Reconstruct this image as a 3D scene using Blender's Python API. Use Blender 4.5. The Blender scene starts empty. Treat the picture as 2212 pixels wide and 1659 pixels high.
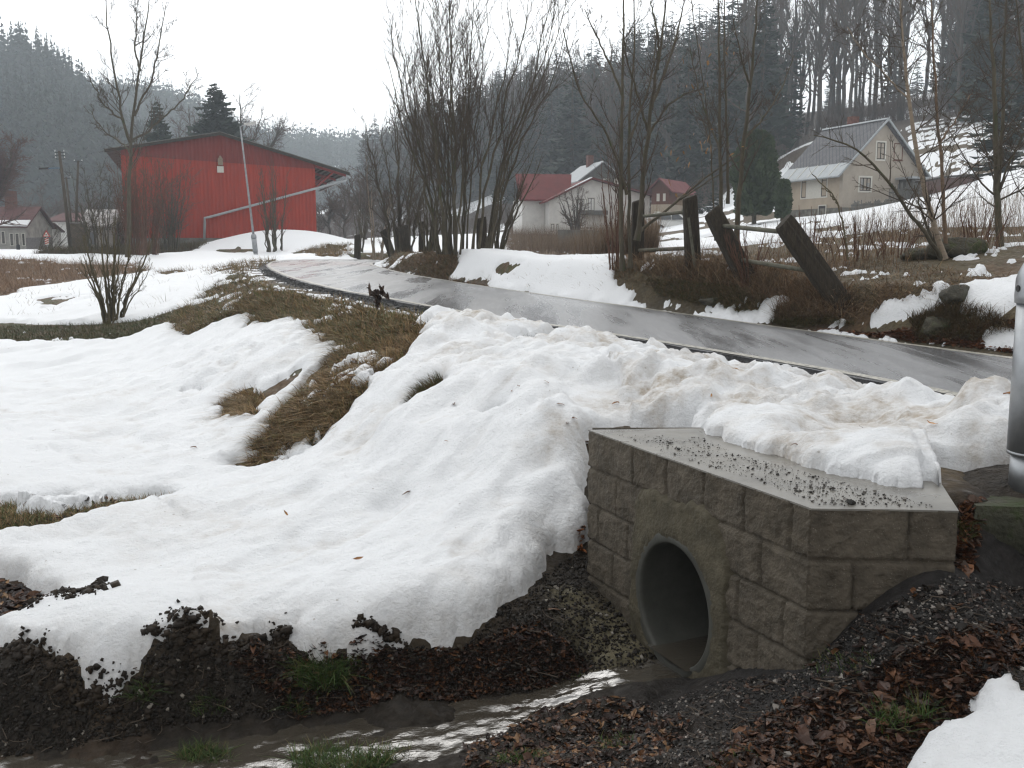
import bpy, math, random
import numpy as np
from mathutils import Vector, Matrix
R = math.radians
SC = bpy.context.scene
COL = SC.collection
# ------------------------------------------------------------------ camera, sky, sun, exposure
TILT = R(7.84)
FPX = 2171.0                       # focal length in units of a 2212 px wide picture
cam_d = bpy.data.cameras.new("camera"); cam = bpy.data.objects.new("camera", cam_d); COL.objects.link(cam)
cam.location = (0, 0, 0); cam.rotation_euler = (R(90) - TILT, 0, 0)
cam_d.sensor_fit = 'HORIZONTAL'; cam_d.sensor_width = 36.0; cam_d.lens = 36.0 * FPX / 2212.0
cam_d.clip_start = 0.05; cam_d.clip_end = 6000
SC.camera = cam
W = bpy.data.worlds.new("World"); SC.world = W; W.use_nodes = True
nt = W.node_tree; nt.nodes.clear()
sky = nt.nodes.new('ShaderNodeTexSky'); sky.sky_type = 'NISHITA'; sky.sun_disc = False
SUN_EL, SUN_AZ = R(38), R(-12)      # hidden sun ahead, slightly left
sky.sun_elevation = SUN_EL; sky.sun_rotation = SUN_AZ; sky.air_density = 1.0; sky.dust_density = 3.0
mix = nt.nodes.new('ShaderNodeMixRGB'); mix.inputs[0].default_value = 0.93
mix.inputs[2].default_value = (12.6, 12.7, 12.8, 1)      # cloud deck of an overcast winter day
bgn = nt.nodes.new('ShaderNodeBackground'); bgn.inputs[1].default_value = 0.1
outw = nt.nodes.new('ShaderNodeOutputWorld')
tcw = nt.nodes.new('ShaderNodeTexCoord'); dt = nt.nodes.new('ShaderNodeVectorMath'); dt.operation = 'DOT_PRODUCT'
_v = Vector((-.12, .86, .42)).normalized(); dt.inputs[1].default_value = _v; nt.links.new(tcw.outputs['Generated'], dt.inputs[0])
mrw = nt.nodes.new('ShaderNodeMapRange'); mrw.interpolation_type = 'SMOOTHSTEP'; mrw.inputs[1].default_value = -.3; mrw.inputs[2].default_value = 1.0; mrw.inputs[3].default_value = .72; mrw.inputs[4].default_value = 1.75
nt.links.new(dt.outputs['Value'], mrw.inputs[0]); mlw = nt.nodes.new('ShaderNodeVectorMath'); mlw.operation = 'SCALE'      # cloud glows around the veiled sun
nt.links.new(sky.outputs[0], mix.inputs[1]); nt.links.new(mix.outputs[0], mlw.inputs[0]); nt.links.new(mrw.outputs[0], mlw.inputs['Scale']); nt.links.new(mlw.outputs[0], bgn.inputs[0]); nt.links.new(bgn.outputs[0], outw.inputs[0])
sun_d = bpy.data.lights.new("sun", 'SUN'); sun_d.energy = 0.6; sun_d.angle = R(25); sun_d.color = (1, .97, .93)
sun = bpy.data.objects.new("sun", sun_d); COL.objects.link(sun)
sun.rotation_euler = (-(R(90) - SUN_EL), 0, -SUN_AZ)
SC.view_settings.view_transform = 'Standard'; SC.view_settings.look = 'None'
SC.view_settings.exposure = -0.12; SC.view_settings.gamma = 1.0
SC.render.engine = 'CYCLES'
SC.cycles.use_denoising = True
try: SC.cycles.denoiser = 'OPENIMAGEDENOISE'
except Exception: pass
SC.cycles.max_bounces = 6; SC.cycles.diffuse_bounces = 3; SC.cycles.glossy_bounces = 3
SC.cycles.transmission_bounces = 3; SC.cycles.volume_bounces = 2; SC.cycles.transparent_max_bounces = 6
SC.cycles.filter_width = 1.3

# ------------------------------------------------------------------ projection helpers (2212 x 1659 picture units)
cT, sT = math.cos(TILT), math.sin(TILT)
def ray(px, py):
    px = np.asarray(px, float); py = np.asarray(py, float)
    a = (px - 1106.0) / FPX; v = (py - 829.5) / FPX
    f = cT - v * sT
    return a / f, -(sT + v * cT) / f           # X/Y, Z/Y
def at(px, py, Y):
    a, h = ray(px, py); return np.array([float(a) * Y, Y, float(h) * Y])
def atz(px, py, z):
    a, h = ray(px, py); Y = z / float(h); return np.array([float(a) * Y, Y, z])
def topx(x, y, z):
    d = y * cT - z * sT; u = y * sT + z * cT
    return 1106 + FPX * x / d, 829.5 - FPX * u / d

# ------------------------------------------------------------------ noise
def _h(ix, iy, s):
    n = (ix.astype(np.int64) * 374761393 + iy.astype(np.int64) * 668265263 + s * 974711) & 0xffffffff
    n = ((n ^ (n >> 13)) * 1274126177) & 0xffffffff
    n = n ^ (n >> 16)
    return (n & 0xffff) / 32767.5 - 1.0
def vn(x, y, s=0):
    ix = np.floor(x); iy = np.floor(y); fx = x - ix; fy = y - iy
    fx = fx*fx*fx*(fx*(fx*6-15)+10); fy = fy*fy*fy*(fy*(fy*6-15)+10)
    a = _h(ix, iy, s); b = _h(ix+1, iy, s); c = _h(ix, iy+1, s); d = _h(ix+1, iy+1, s)
    return (a*(1-fx)+b*fx)*(1-fy) + (c*(1-fx)+d*fx)*fy
def fbm(x, y, sc, oct=4, s=0, gain=.5):
    x = np.asarray(x, float) / sc; y = np.asarray(y, float) / sc
    t = 0; a = 1; n = 0
    for k in range(oct):
        c, q = math.cos(.6+k), math.sin(.6+k)
        t = t + a * vn(x*c - y*q + 17.3*k, x*q + y*c - 9.1*k, s + k); n += a; a *= gain; x = x*2; y = y*2
    return t / n
def sstep(a, b, x):
    t = np.clip((x - a) / (b - a), 0, 1); return t*t*(3-2*t)
def rs(seed): return np.random.RandomState(seed)

# ------------------------------------------------------------------ object helpers
def clean(nm): return nm
def tag(o, label=None, cat=None, group=None, kind=None):
    if label: o["label"] = label
    if cat: o["category"] = cat
    if group: o["group"] = group
    if kind: o["kind"] = kind
    return o
def empty(name, loc, rz=0, label=None, cat=None, group=None):
    o = bpy.data.objects.new(name, None); COL.objects.link(o); o.location = [float(c) for c in loc]; o.rotation_euler = (0, 0, rz)
    o.empty_display_size = .2
    return tag(o, label, cat, group)
def link(name, me, mat, parent=None):
    o = bpy.data.objects.new(name, me); COL.objects.link(o)
    if mat is not None and len(me.materials) == 0: me.materials.append(mat)
    if parent is not None: o.parent = parent
    return o
def npmesh(name, V, Q=None, T=None, smooth=False, cols=None, attrs=None):
    V = np.asarray(V, np.float32).reshape(-1, 3)
    me = bpy.data.meshes.new(name)
    li = []; st = []; n = 0
    if Q is not None and len(Q):
        Q = np.asarray(Q, np.int32).reshape(-1, 4); li.append(Q.ravel()); st.append(np.arange(len(Q))*4); n = len(Q)*4
    if T is not None and len(T):
        T = np.asarray(T, np.int32).reshape(-1, 3); li.append(T.ravel()); st.append(n + np.arange(len(T))*3)
    li = np.concatenate(li).astype(np.int32); st = np.concatenate(st).astype(np.int32)
    me.vertices.add(len(V)); me.vertices.foreach_set('co', V.ravel())
    me.loops.add(len(li)); me.loops.foreach_set('vertex_index', li)
    me.polygons.add(len(st)); me.polygons.foreach_set('loop_start', st)
    me.update(calc_edges=True)
    if cols is not None:
        ca = me.color_attributes.new('Col', 'FLOAT_COLOR', 'POINT')
        c4 = np.ones((len(V), 4), np.float32); c4[:, :3] = cols; ca.data.foreach_set('color', c4.ravel())
    for k, a in (attrs or {}).items():
        at_ = me.attributes.new(k, 'FLOAT', 'POINT'); at_.data.foreach_set('value', np.asarray(a, np.float32))
    me.polygons.foreach_set('use_smooth', np.full(len(st), bool(smooth)))
    return me
def grid_quads(nr, nc):
    i = np.arange(nr*nc).reshape(nr, nc)
    return np.stack([i[:-1, :-1], i[:-1, 1:], i[1:, 1:], i[1:, :-1]], -1).reshape(-1, 4)

class MB:                      # collects boxes, prisms, tubes into one mesh (local coordinates)
    def __init__(s): s.v = []; s.f = []
    def add(s, vs, fs):
        n = len(s.v); s.v += [tuple(map(float, v)) for v in vs]; s.f += [tuple(i + n for i in f) for f in fs]; return s
    def box(s, x0, x1, y0, y1, z0, z1):
        return s.add([(x0,y0,z0),(x1,y0,z0),(x1,y1,z0),(x0,y1,z0),(x0,y0,z1),(x1,y0,z1),(x1,y1,z1),(x0,y1,z1)],
                     [(0,3,2,1),(4,5,6,7),(0,1,5,4),(1,2,6,5),(2,3,7,6),(3,0,4,7)])
    def hexa(s, p):            # 8 points: bottom 4 then top 4
        return s.add(p, [(0,3,2,1),(4,5,6,7),(0,1,5,4),(1,2,6,5),(2,3,7,6),(3,0,4,7)])
    def prism(s, poly, d):     # extrude polygon (list of 3d) by vector d
        n = len(poly); d = np.array(d, float)
        vs = [np.array(p, float) for p in poly] + [np.array(p, float) + d for p in poly]
        return s.add(vs, [tuple(range(n))[::-1], tuple(range(n, 2*n))] + [(i, (i+1) % n, (i+1) % n + n, i + n) for i in range(n)])
    def tube(s, pts, rad, n=8, cap=True):
        pts = [np.array(p, float) for p in pts]
        if not hasattr(rad, '__len__'): rad = [rad]*len(pts)
        base = len(s.v); prev = None
        for k, p in enumerate(pts):
            t = pts[min(k+1, len(pts)-1)] - pts[max(k-1, 0)]; t = t/(np.linalg.norm(t)+1e-9)
            ref = prev if prev is not None else (np.array([0, 0, 1.]) if abs(t[2]) < .9 else np.array([1., 0, 0]))
            a = ref - t*np.dot(ref, t); a /= np.linalg.norm(a)+1e-9; b = np.cross(t, a); prev = a
            for j in range(n):
                th = 2*math.pi*j/n; q = p + rad[k]*(a*math.cos(th)+b*math.sin(th)); s.v.append(tuple(map(float, q)))
        for k in range(len(pts)-1):
            for j in range(n):
                s.f.append((base+k*n+j, base+k*n+(j+1) % n, base+(k+1)*n+(j+1) % n, base+(k+1)*n+j))
        if cap:
            s.f.append(tuple(base+j for j in range(n))[::-1]); s.f.append(tuple(base+(len(pts)-1)*n+j for j in range(n)))
        return s
    def build(s, name, mat, parent=None, smooth=False, bevel=0):
        me = bpy.data.meshes.new(name); me.from_pydata(s.v, [], s.f); me.update()
        if smooth: me.polygons.foreach_set('use_smooth', np.full(len(me.polygons), True))
        o = link(name, me, mat, parent)
        if bevel:
            m = o.modifiers.new('bevel', 'BEVEL'); m.width = bevel; m.segments = 2
        return o

# ------------------------------------------------------------------ materials
def nmat(name, base, rough=.8, var=.25, scale=8.0, bump=.2, bscale=40.0, bdist=.01, spec=.3, detail=6, col_attr=False,
         dark=None, stretch=None, metallic=0.0, rough_var=0.0, spots=None):
    m = bpy.data.materials.new(name); m.use_nodes = True; t = m.node_tree; N = t.nodes; L = t.links
    b = N['Principled BSDF']; b.inputs['Roughness'].default_value = rough; b.inputs['Metallic'].default_value = metallic
    b.inputs['Specular IOR Level'].default_value = spec
    tc = N.new('ShaderNodeTexCoord'); mp = N.new('ShaderNodeMapping'); L.new(tc.outputs['Object'], mp.inputs[0])
    if stretch: mp.inputs['Scale'].default_value = stretch
    n1 = N.new('ShaderNodeTexNoise'); n1.inputs['Scale'].default_value = scale; n1.inputs['Detail'].default_value = detail
    n1.inputs['Roughness'].default_value = .65; L.new(mp.outputs[0], n1.inputs['Vector'])
    mr = N.new('ShaderNodeMapRange'); mr.inputs[1].default_value = .3; mr.inputs[2].default_value = .7
    mr.inputs[3].default_value = 1-var; mr.inputs[4].default_value = 1+var; L.new(n1.outputs[0], mr.inputs[0])
    mul = N.new('ShaderNodeVectorMath'); mul.operation = 'SCALE'
    if col_attr:
        ca = N.new('ShaderNodeVertexColor'); ca.layer_name = 'Col'; L.new(ca.outputs[0], mul.inputs[0])
    else:
        rgb = N.new('ShaderNodeRGB'); rgb.outputs[0].default_value = (*base, 1); L.new(rgb.outputs[0], mul.inputs[0])
    L.new(mr.outputs[0], mul.inputs['Scale'])
    last = mul.outputs[0]
    if dark is not None:       # second colour in blotches
        n2 = N.new('ShaderNodeTexNoise'); n2.inputs['Scale'].default_value = dark[1]; n2.inputs['Detail'].default_value = 8
        n2.inputs['Roughness'].default_value = .7; L.new(mp.outputs[0], n2.inputs['Vector'])
        r2 = N.new('ShaderNodeMapRange'); r2.inputs[1].default_value = dark[2]; r2.inputs[2].default_value = dark[2]+.12; L.new(n2.outputs[0], r2.inputs[0])
        mx = N.new('ShaderNodeMixRGB'); L.new(r2.outputs[0], mx.inputs[0]); L.new(last, mx.inputs[1]); mx.inputs[2].default_value = (*dark[0], 1); last = mx.outputs[0]
    if spots is not None:
        vo = N.new('ShaderNodeTexVoronoi'); vo.inputs['Scale'].default_value = spots[1]; L.new(mp.outputs[0], vo.inputs['Vector'])
        lt = N.new('ShaderNodeMath'); lt.operation = 'LESS_THAN'; lt.inputs[1].default_value = spots[2]; L.new(vo.outputs['Distance'], lt.inputs[0])
        mx = N.new('ShaderNodeMixRGB'); L.new(lt.outputs[0], mx.inputs[0]); L.new(last, mx.inputs[1]); mx.inputs[2].default_value = (*spots[0], 1); last = mx.outputs[0]
    L.new(last, b.inputs['Base Color'])
    if rough_var:
        n3 = N.new('ShaderNodeTexNoise'); n3.inputs['Scale'].default_value = scale*.6; n3.inputs['Detail'].default_value = 4; L.new(mp.outputs[0], n3.inputs['Vector'])
        r3 = N.new('ShaderNodeMapRange'); r3.inputs[1].default_value = .35; r3.inputs[2].default_value = .65
        r3.inputs[3].default_value = max(.02, rough-rough_var); r3.inputs[4].default_value = rough+rough_var
        L.new(n3.outputs[0], r3.inputs[0]); L.new(r3.outputs[0], b.inputs['Roughness'])
    if bump:
        nb = N.new('ShaderNodeTexNoise'); nb.inputs['Scale'].default_value = bscale; nb.inputs['Detail'].default_value = 6; L.new(mp.outputs[0], nb.inputs['Vector'])
        bp = N.new('ShaderNodeBump'); bp.inputs['Strength'].default_value = bump; bp.inputs['Distance'].default_value = bdist
        L.new(nb.outputs[0], bp.inputs['Height']); L.new(bp.outputs[0], b.inputs['Normal'])
    return m
def bsdf(m): return m.node_tree.nodes['Principled BSDF']

# ------------------------------------------------------------------ terrain control points
def Pz(*l): return [atz(*p) for p in l]
def Py(*l): return [at(*p) for p in l]
WA = atz(1272, 930, -.98); WB = atz(1753, 1100, -.98); WC = atz(2070, 1105, -.98)
near_pts = Pz((1450,1445,-1.99),(1250,1490,-2.06),(1000,1550,-2.12),(780,1590,-2.14),(500,1620,-2.17),(200,1650,-2.2),(0,1680,-2.2),
  (1106,1659,-2.05),(600,1700,-2.12),(1500,1659,-1.78),(1900,1659,-1.66),(2212,1659,-1.5),(1700,1550,-1.68),(1300,1570,-2.02),
  (1900,1500,-1.55),(2212,1450,-1.45),(1748,1440,-1.605),(1660,1447,-1.70),(1590,1450,-1.78),(1850,1330,-1.39),(2000,1215,-1.19),(2090,1235,-1.22),(2130,1245,-1.30),(2212,1262,-1.37),(2212,1350,-1.42),
  (1262,1240,-1.79),(1350,1330,-1.88),(1180,1215,-1.74),(1120,1330,-1.80),(1000,1400,-1.86),(700,1450,-1.92),(450,1480,-1.94),(250,1530,-1.98),(0,1500,-1.97),
  (1150,1430,-1.93),(900,1480,-1.98),(1200,1350,-1.85),(600,1530,-2.06),(300,1590,-2.1),
  (900,1250,-1.78),(600,1300,-1.87),(300,1300,-1.92),(0,1330,-1.94),(1080,1180,-1.66),(1230,1020,-1.42),(1000,1050,-1.55),(1200,950,-1.22),
  (1100,930,-1.25),(1250,850,-1.05),(1100,850,-1.08),(1000,850,-1.14),(900,850,-1.25),(1000,760,-1.02),(800,950,-1.55),(700,1050,-1.75),(560,1080,-1.86),
  (620,980,-1.80),(700,850,-1.38),(600,800,-1.4),(480,900,-1.8),(400,800,-1.78),(300,750,-1.82),(480,760,-1.45),(540,650,-.98),(450,625,-1.1),(380,672,-1.42),
  (0,740,-1.85),(150,745,-1.85),(240,700,-1.75),(0,690,-1.75),(100,640,-1.6),(0,600,-1.4),(0,1000,-1.87),(0,850,-1.87),(300,950,-1.87),(200,1090,-1.9),
  (100,1125,-1.84),(0,1120,-1.83),(0,1220,-1.93),(380,1090,-1.86),(300,1180,-1.9),(300,610,-1.25),(400,575,-.95),(500,560,-.76),(1300,820,-1.10),(1500,880,-1.10),
  (1500,800,-1.13),(1700,900,-1.13),(1900,950,-1.10),(2100,950,-1.12),(2212,1000,-1.06),(1900,880,-1.22),(2150,900,-1.24))
near_pts += Py((553,553,62),(300,552,62),(150,548,70),(75,546,60),(0,543,60),(320,524,69),(475,526,71),(640,514,72),(600,516,68),(740,530,68),(700,545,60),(450,545,60),(200,540,58),
  (1820,655,13.0),(1610,605,15),(1493,572,16.5),(1378,562,18),(1300,572,19.5),(1180,565,23),(1250,552,25),(1100,548,27),(1000,550,30),(900,545,38),(820,546,46),(760,546,52),
  (2212,722,11.2),(2212,660,12.2),(2212,600,13.5),(2000,600,14.5),(1900,640,13.2),(2050,548,17),(2165,530,18),(2212,505,22),(1900,530,21),(1900,488,35),(1700,520,27),(1700,495,45),
  (2212,418,34),(2100,440,34),(2000,460,36),(1600,502,45),(1500,503,60),(1400,520,40),(1850,462,62),(1700,472,62),(1960,440,64),(1500,490,88),(1300,500,90),(1150,505,92),
  (1780,600,16),(1500,540,22),(2212,405,50),(2080,395,62))
near_pts += [np.array(p, float) for p in [(0.5,30,-.75),(2,40,-.7),(4,52,-.5),(0,60,-.6),(-6,70,-.5),(-3.5,2.8,-2.2),(0,2.2,-2.0),(-3,.5,-2.0),(0,.3,-1.6),(3,1,-1.45),(3,2.5,-1.3),
  (3.2,3.6,-1.36),(2.6,3.75,-1.36),(4.2,5,-1.05),(5,7,-1.1),(-5,4,-2.1),(-8,7,-1.95),(-14,12,-1.9),(-20,18,-1.85),(-30,28,-1.7),(-45,45,-1.2),(-55,60,-.6),(12,12,-.4),(20,20,.6),(30,32,2.0),(45,50,5),
  (-.6,68,-.5),(0,90,-.3),(-35,90,-.4),(-12,90,-.4),(60,80,10),(38,78,6)]]
far_pts = Py((0,541,100),(100,541,105),(0,536,160),(300,535,110),(500,533,120),(700,531,130),(200,530,170),(450,525,200),(650,525,220),(600,512,320),(760,515,260),(560,500,450),
  (0,470,220),(0,330,280),(0,215,340),(60,200,345),(120,235,345),(200,295,345),(300,400,345),(100,400,250),(200,480,235),(0,260,420),(-200,180,340),(-200,400,200),
  (300,270,520),(420,278,540),(330,400,430),(480,320,560),(560,350,600),(420,400,450),(120,300,500),
  (600,338,720),(700,338,720),(800,340,720),(950,345,720),(1100,340,700),(650,430,560),(800,430,560),(600,350,900),(900,350,900),(300,330,900),(1300,330,900),
  (800,478,300),(800,440,400),(900,430,270),(900,368,340),(1000,440,220),(1020,350,300),(1150,450,180),(1150,335,255),(1150,345,330),(1300,455,150),(1300,400,180),(1320,320,235),
  (1490,440,130),(1490,375,165),(1490,300,205),(1490,310,280),(1400,310,220),(1650,430,105),(1650,330,140),(1650,270,175),(1700,400,92),(1720,330,112),(1800,268,150),(1800,300,220),
  (1950,262,150),(1950,300,220),(2000,372,78),(2000,275,110),(2140,255,108),(2212,240,108),(2140,370,75),(2212,330,78),(2212,180,150),(2100,230,140),(2212,160,200),(2400,200,110),(2400,100,200),
  (2400,380,50),(2500,330,60),(1106,505,100),(1250,498,115),(1400,488,110),(1500,480,105),(1600,460,95),(1900,455,66),(1106,480,180),(1000,505,140),(900,515,140),(900,490,200),
  (1500,260,400),(2000,240,400),(2500,200,400),(1700,250,800),(2500,200,900),(0,300,900),(-300,250,900),(-300,500,120),(-300,300,300),
  (1493,502,60),(1106,538,60),(600,535,66),(300,540,66),(0,542,66),(2212,400,50),(2400,360,50))

def tps_fit(A, z, lam):
    d = np.sqrt(((A[:, None]-A[None])**2).sum(-1)) + 1e-9
    K = d*d*np.log(d); n = len(A)
    P = np.c_[np.ones(n), A]
    M = np.zeros((n+3, n+3)); M[:n, :n] = K + lam*np.eye(n); M[:n, n:] = P; M[n:, :n] = P.T
    return np.linalg.solve(M, np.r_[z, 0, 0, 0])
def tps_eval(w, A, a, b):
    out = np.empty(a.shape); fa = a.ravel(); fb = b.ravel(); fo = out.ravel(); n = len(A)
    for i in range(0, len(fa), 40000):
        x = fa[i:i+40000, None]; y = fb[i:i+40000, None]
        d2 = (x-A[:, 0])**2 + (y-A[:, 1])**2 + 1e-12
        fo[i:i+40000] = (.5*d2*np.log(d2)) @ w[:n] + w[n] + w[n+1]*x[:, 0] + w[n+2]*y[:, 0]
    return fo.reshape(a.shape)
def wc(x, y): return x/(y+4.0), .9*np.log(np.maximum(y, -1)+2.5)
NP_ = np.array(near_pts); FP_ = np.array(far_pts)
An = np.c_[wc(NP_[:, 0], NP_[:, 1])]; wn = tps_fit(An, NP_[:, 2], 2e-4)
Af = np.c_[wc(FP_[:, 0], FP_[:, 1])]; wf = tps_fit(Af, FP_[:, 2]/FP_[:, 1], 1e-4)
def base_z(x, y):
    a, b = wc(x, y); zn = np.zeros(x.shape); zf = np.zeros(x.shape)
    m = y < 86; f = y > 54
    if m.any(): zn[m] = tps_eval(wn, An, a[m], b[m])
    if f.any(): zf[f] = tps_eval(wf, Af, a[f], b[f]) * y[f]
    k = sstep(55, 85, y)
    return zn*(1-k) + zf*k

# road: left (near) and right (far) edge lines
def resample(P, n):
    P = np.array(P, float); s = np.r_[0, np.cumsum(np.linalg.norm(np.diff(P, axis=0), axis=1))]
    # chaikin-like smooth first
    for _ in range(3):
        Q = [P[0]]
        for i in range(len(P)-1): Q += [.75*P[i]+.25*P[i+1], .25*P[i]+.75*P[i+1]]
        P = np.array(Q + [P[-1]])
    s = np.r_[0, np.cumsum(np.linalg.norm(np.diff(P, axis=0), axis=1))]
    t = np.linspace(0, s[-1], n)
    return np.stack([np.interp(t, s, P[:, k]) for k in range(3)], -1)
LE = [np.array([7.2, 4.6, -1.32])] + Pz((2350,935,-1.28),(2212,892,-1.27),(1920,828,-1.25),(1600,772,-1.15),(1300,722,-1.05),(1000,677,-.93),(850,650,-.86),(700,622,-.78),(620,600,-.73),(585,584,-.69),(572,574,-.66),(580,567,-.63),(600,563,-.61),(640,560.5,-.59)) + [np.array([-6.5,46,-.6]), np.array([-3.5,50,-.9])]
RE = [np.array([9.4, 7.0, -1.32])] + Pz((2350,795,-1.28),(2212,775,-1.27),(1920,738,-1.25),(1600,695,-1.15),(1400,667,-1.08),(1200,640,-1.0),(1000,611,-.88),(900,595,-.79),(840,582,-.71),(805,572,-.66)) + [np.array([-5.2,38,-.62]), np.array([-4.2,42,-.7]), np.array([-2.5,45.5,-.95])]
NR = 260
def pair(LE, RE):
    # pair by projecting: build centre line from symmetric parameter
    L = resample(LE, NR); Rr = resample(RE, NR); return L, Rr
RL, RR = pair(LE, RE)
RC = .5*(RL+RR)
tan = np.gradient(RC[:, :2], axis=0); tan /= np.linalg.norm(tan, axis=1)[:, None]
nrm = np.c_[-tan[:, 1], tan[:, 0]]                    # to the left of travel
def road_coord(x, y):
    """signed distance outside the left edge (dl), outside the right edge (dr), road height"""
    sh = x.shape; X = x.ravel(); Y = y.ravel()
    dl = np.full(X.shape, 1e3); dr = np.full(X.shape, 1e3); zr = np.zeros(X.shape)
    m = np.where((Y > 0) & (Y < 75) & (X > -40) & (X < 30))[0]
    def sdist(E, idx, sgn):
        x0 = X[idx][:, None]; y0 = Y[idx][:, None]
        E = E[::2]; a = E[:-1]; b = E[1:]; d = b-a; L2 = (d[:, :2]**2).sum(1)
        t = np.clip(((x0-a[:, 0])*d[:, 0]+(y0-a[:, 1])*d[:, 1])/L2, 0, 1)
        qx = a[:, 0]+t*d[:, 0]; qy = a[:, 1]+t*d[:, 1]; dd = (x0-qx)**2+(y0-qy)**2
        j = dd.argmin(1); ii = np.arange(len(idx)); r = np.sqrt(dd[ii, j])
        cr = d[j, 0]*(y0[:, 0]-a[j, 1]) - d[j, 1]*(x0[:, 0]-a[j, 0])
        return r*np.sign(cr)*sgn, a[j, 2]+t[ii, j]*d[j, 2]
    for i in range(0, len(m), 12000):
        idx = m[i:i+12000]
        d1, z1 = sdist(RL, idx, 1); d2, z2 = sdist(RR, idx, -1)
        dl[idx] = d1; dr[idx] = d2; w = np.abs(d2)/(np.abs(d1)+np.abs(d2)+1e-6); zr[idx] = z1*w+z2*(1-w)
    return dl.reshape(sh), dr.reshape(sh), zr.reshape(sh)

# stream centre line
ST = np.array([*Pz((1475,1440,-1.965),(1400,1452,-1.975),(1310,1468,-1.995),(1255,1480,-2.03),(1150,1512,-2.06),(1020,1540,-2.08),(880,1575,-2.10),(720,1600,-2.12),(520,1618,-2.14),(300,1650,-2.17),(60,1700,-2.18),(-400,1800,-2.2))])
SW = np.array([.13,.12,.10,.10,.15,.27,.33,.28,.20,.28,.45,.6])
_s = np.r_[0, np.cumsum(np.linalg.norm(np.diff(ST[:, :2], axis=0), axis=1))]
ST_ = resample(ST, 56); _t = np.r_[0, np.cumsum(np.linalg.norm(np.diff(ST_[:, :2], axis=0), axis=1))]
SW = np.interp(_t/_t[-1], _s/_s[-1], SW); ST = ST_
def stream_d(x, y):
    a = ST[:-1]; b = ST[1:]; d = b-a; L2 = (d[:, :2]**2).sum(1)
    X = x.ravel()[:, None]; Y = y.ravel()[:, None]
    t = np.clip(((X-a[:, 0])*d[:, 0]+(Y-a[:, 1])*d[:, 1])/L2, 0, 1)
    dd = (X-a[:, 0]-t*d[:, 0])**2+(Y-a[:, 1]-t*d[:, 1])**2; j = dd.argmin(1); ii = np.arange(len(X))
    tt = t[ii, j]
    return (np.sqrt(dd[ii, j]).reshape(x.shape), (a[j, 2]+tt*d[j, 2]).reshape(x.shape), (SW[j]*(1-tt)+SW[j+1]*tt).reshape(x.shape))

def poly_sd(x, y, poly):
    poly = np.asarray(poly, float)[:, :2]; out = np.full(x.shape, -1e3)
    mg = 3.0
    m = (x > poly[:, 0].min()-mg) & (x < poly[:, 0].max()+mg) & (y > poly[:, 1].min()-mg) & (y < poly[:, 1].max()+mg)
    if not m.any(): return out
    X = x[m]; Y = y[m]; best = np.full(X.shape, 1e9); ins = np.zeros(X.shape, bool)
    for i in range(len(poly)):
        a = poly[i]; b = poly[(i+1) % len(poly)]; d = b-a; L2 = (d*d).sum()+1e-12
        t = np.clip(((X-a[0])*d[0]+(Y-a[1])*d[1])/L2, 0, 1)
        best = np.minimum(best, (X-a[0]-t*d[0])**2+(Y-a[1]-t*d[1])**2)
        c = ((a[1] > Y) != (b[1] > Y)); ins ^= c & (X < (b[0]-a[0])*(Y-a[1])/((b[1]-a[1]) if b[1] != a[1] else 1e-9)+a[0])
    out[m] = np.sqrt(best)*np.where(ins, 1, -1); return out

# head wall footprint in plan
wdir = (WB-WA)[:2]; WLEN = np.linalg.norm(wdir); wdir = wdir/WLEN; wnrm = np.array([wdir[1], -wdir[0]])  # outward from the front
if wnrm[0] > 0: wnrm = -wnrm
WD = np.array([2.15, 5.45]); WA2 = np.array([WA[0], WA[1]])
FOOT = np.array([WA[:2], WB[:2], WC[:2], WD, WA[:2]+np.array([.05,.12])])
STEPU = .8
ys = [-2.2,-1.5,-.9,-.3,.2,.6,.95,1.2,1.4]
y = 1.6
while y < 60: ys.append(y); y *= 1.0056
while y < 950: ys.append(y); y *= 1.0135
YS = np.array(ys); NU = 660; US = np.linspace(-STEPU, STEPU, NU)
GY = np.repeat(YS[:, None], NU, 1); GX = US[None]*(GY+3.0)
GZ = base_z(GX, GY)
_, _, _ = 0, 0, 0
DL, DR, ZR = road_coord(GX, GY)
GZ = GZ + .75*np.exp(-((((GX+15.2)/4.6)**2+((GY-68.5)/3.2)**2)**1.5))      # snowy ramp before the hall
# blend terrain to the road
a_l = np.where((DL > 0) & (DL < 50), DL, 1e3); a_r = np.where((DR > 0) & (DR < 50), DR, 1e3)
on = (DL <= 0) & (DR <= 0)
a_out = np.minimum(a_l, a_r)
wl = np.where(GY > 15, 1.6, 1.2)
k = np.where(on, 0, np.where(a_l < a_r, sstep(.35, .35+1.7, a_l), sstep(.1, .1+.9, a_r)))
GZ = (ZR-.035)*(1-k) + GZ*k
GZ = GZ - np.where(on, .06*sstep(0, .15, -np.maximum(DL, DR)), 0)
SD, SZ, SWd = stream_d(GX, GY)
nearm = GY < 14
inf_ = poly_sd(GX, GY, FOOT)
FOOTSD = inf_
GB = GZ.copy()                                     # smooth ground for look-ups

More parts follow.
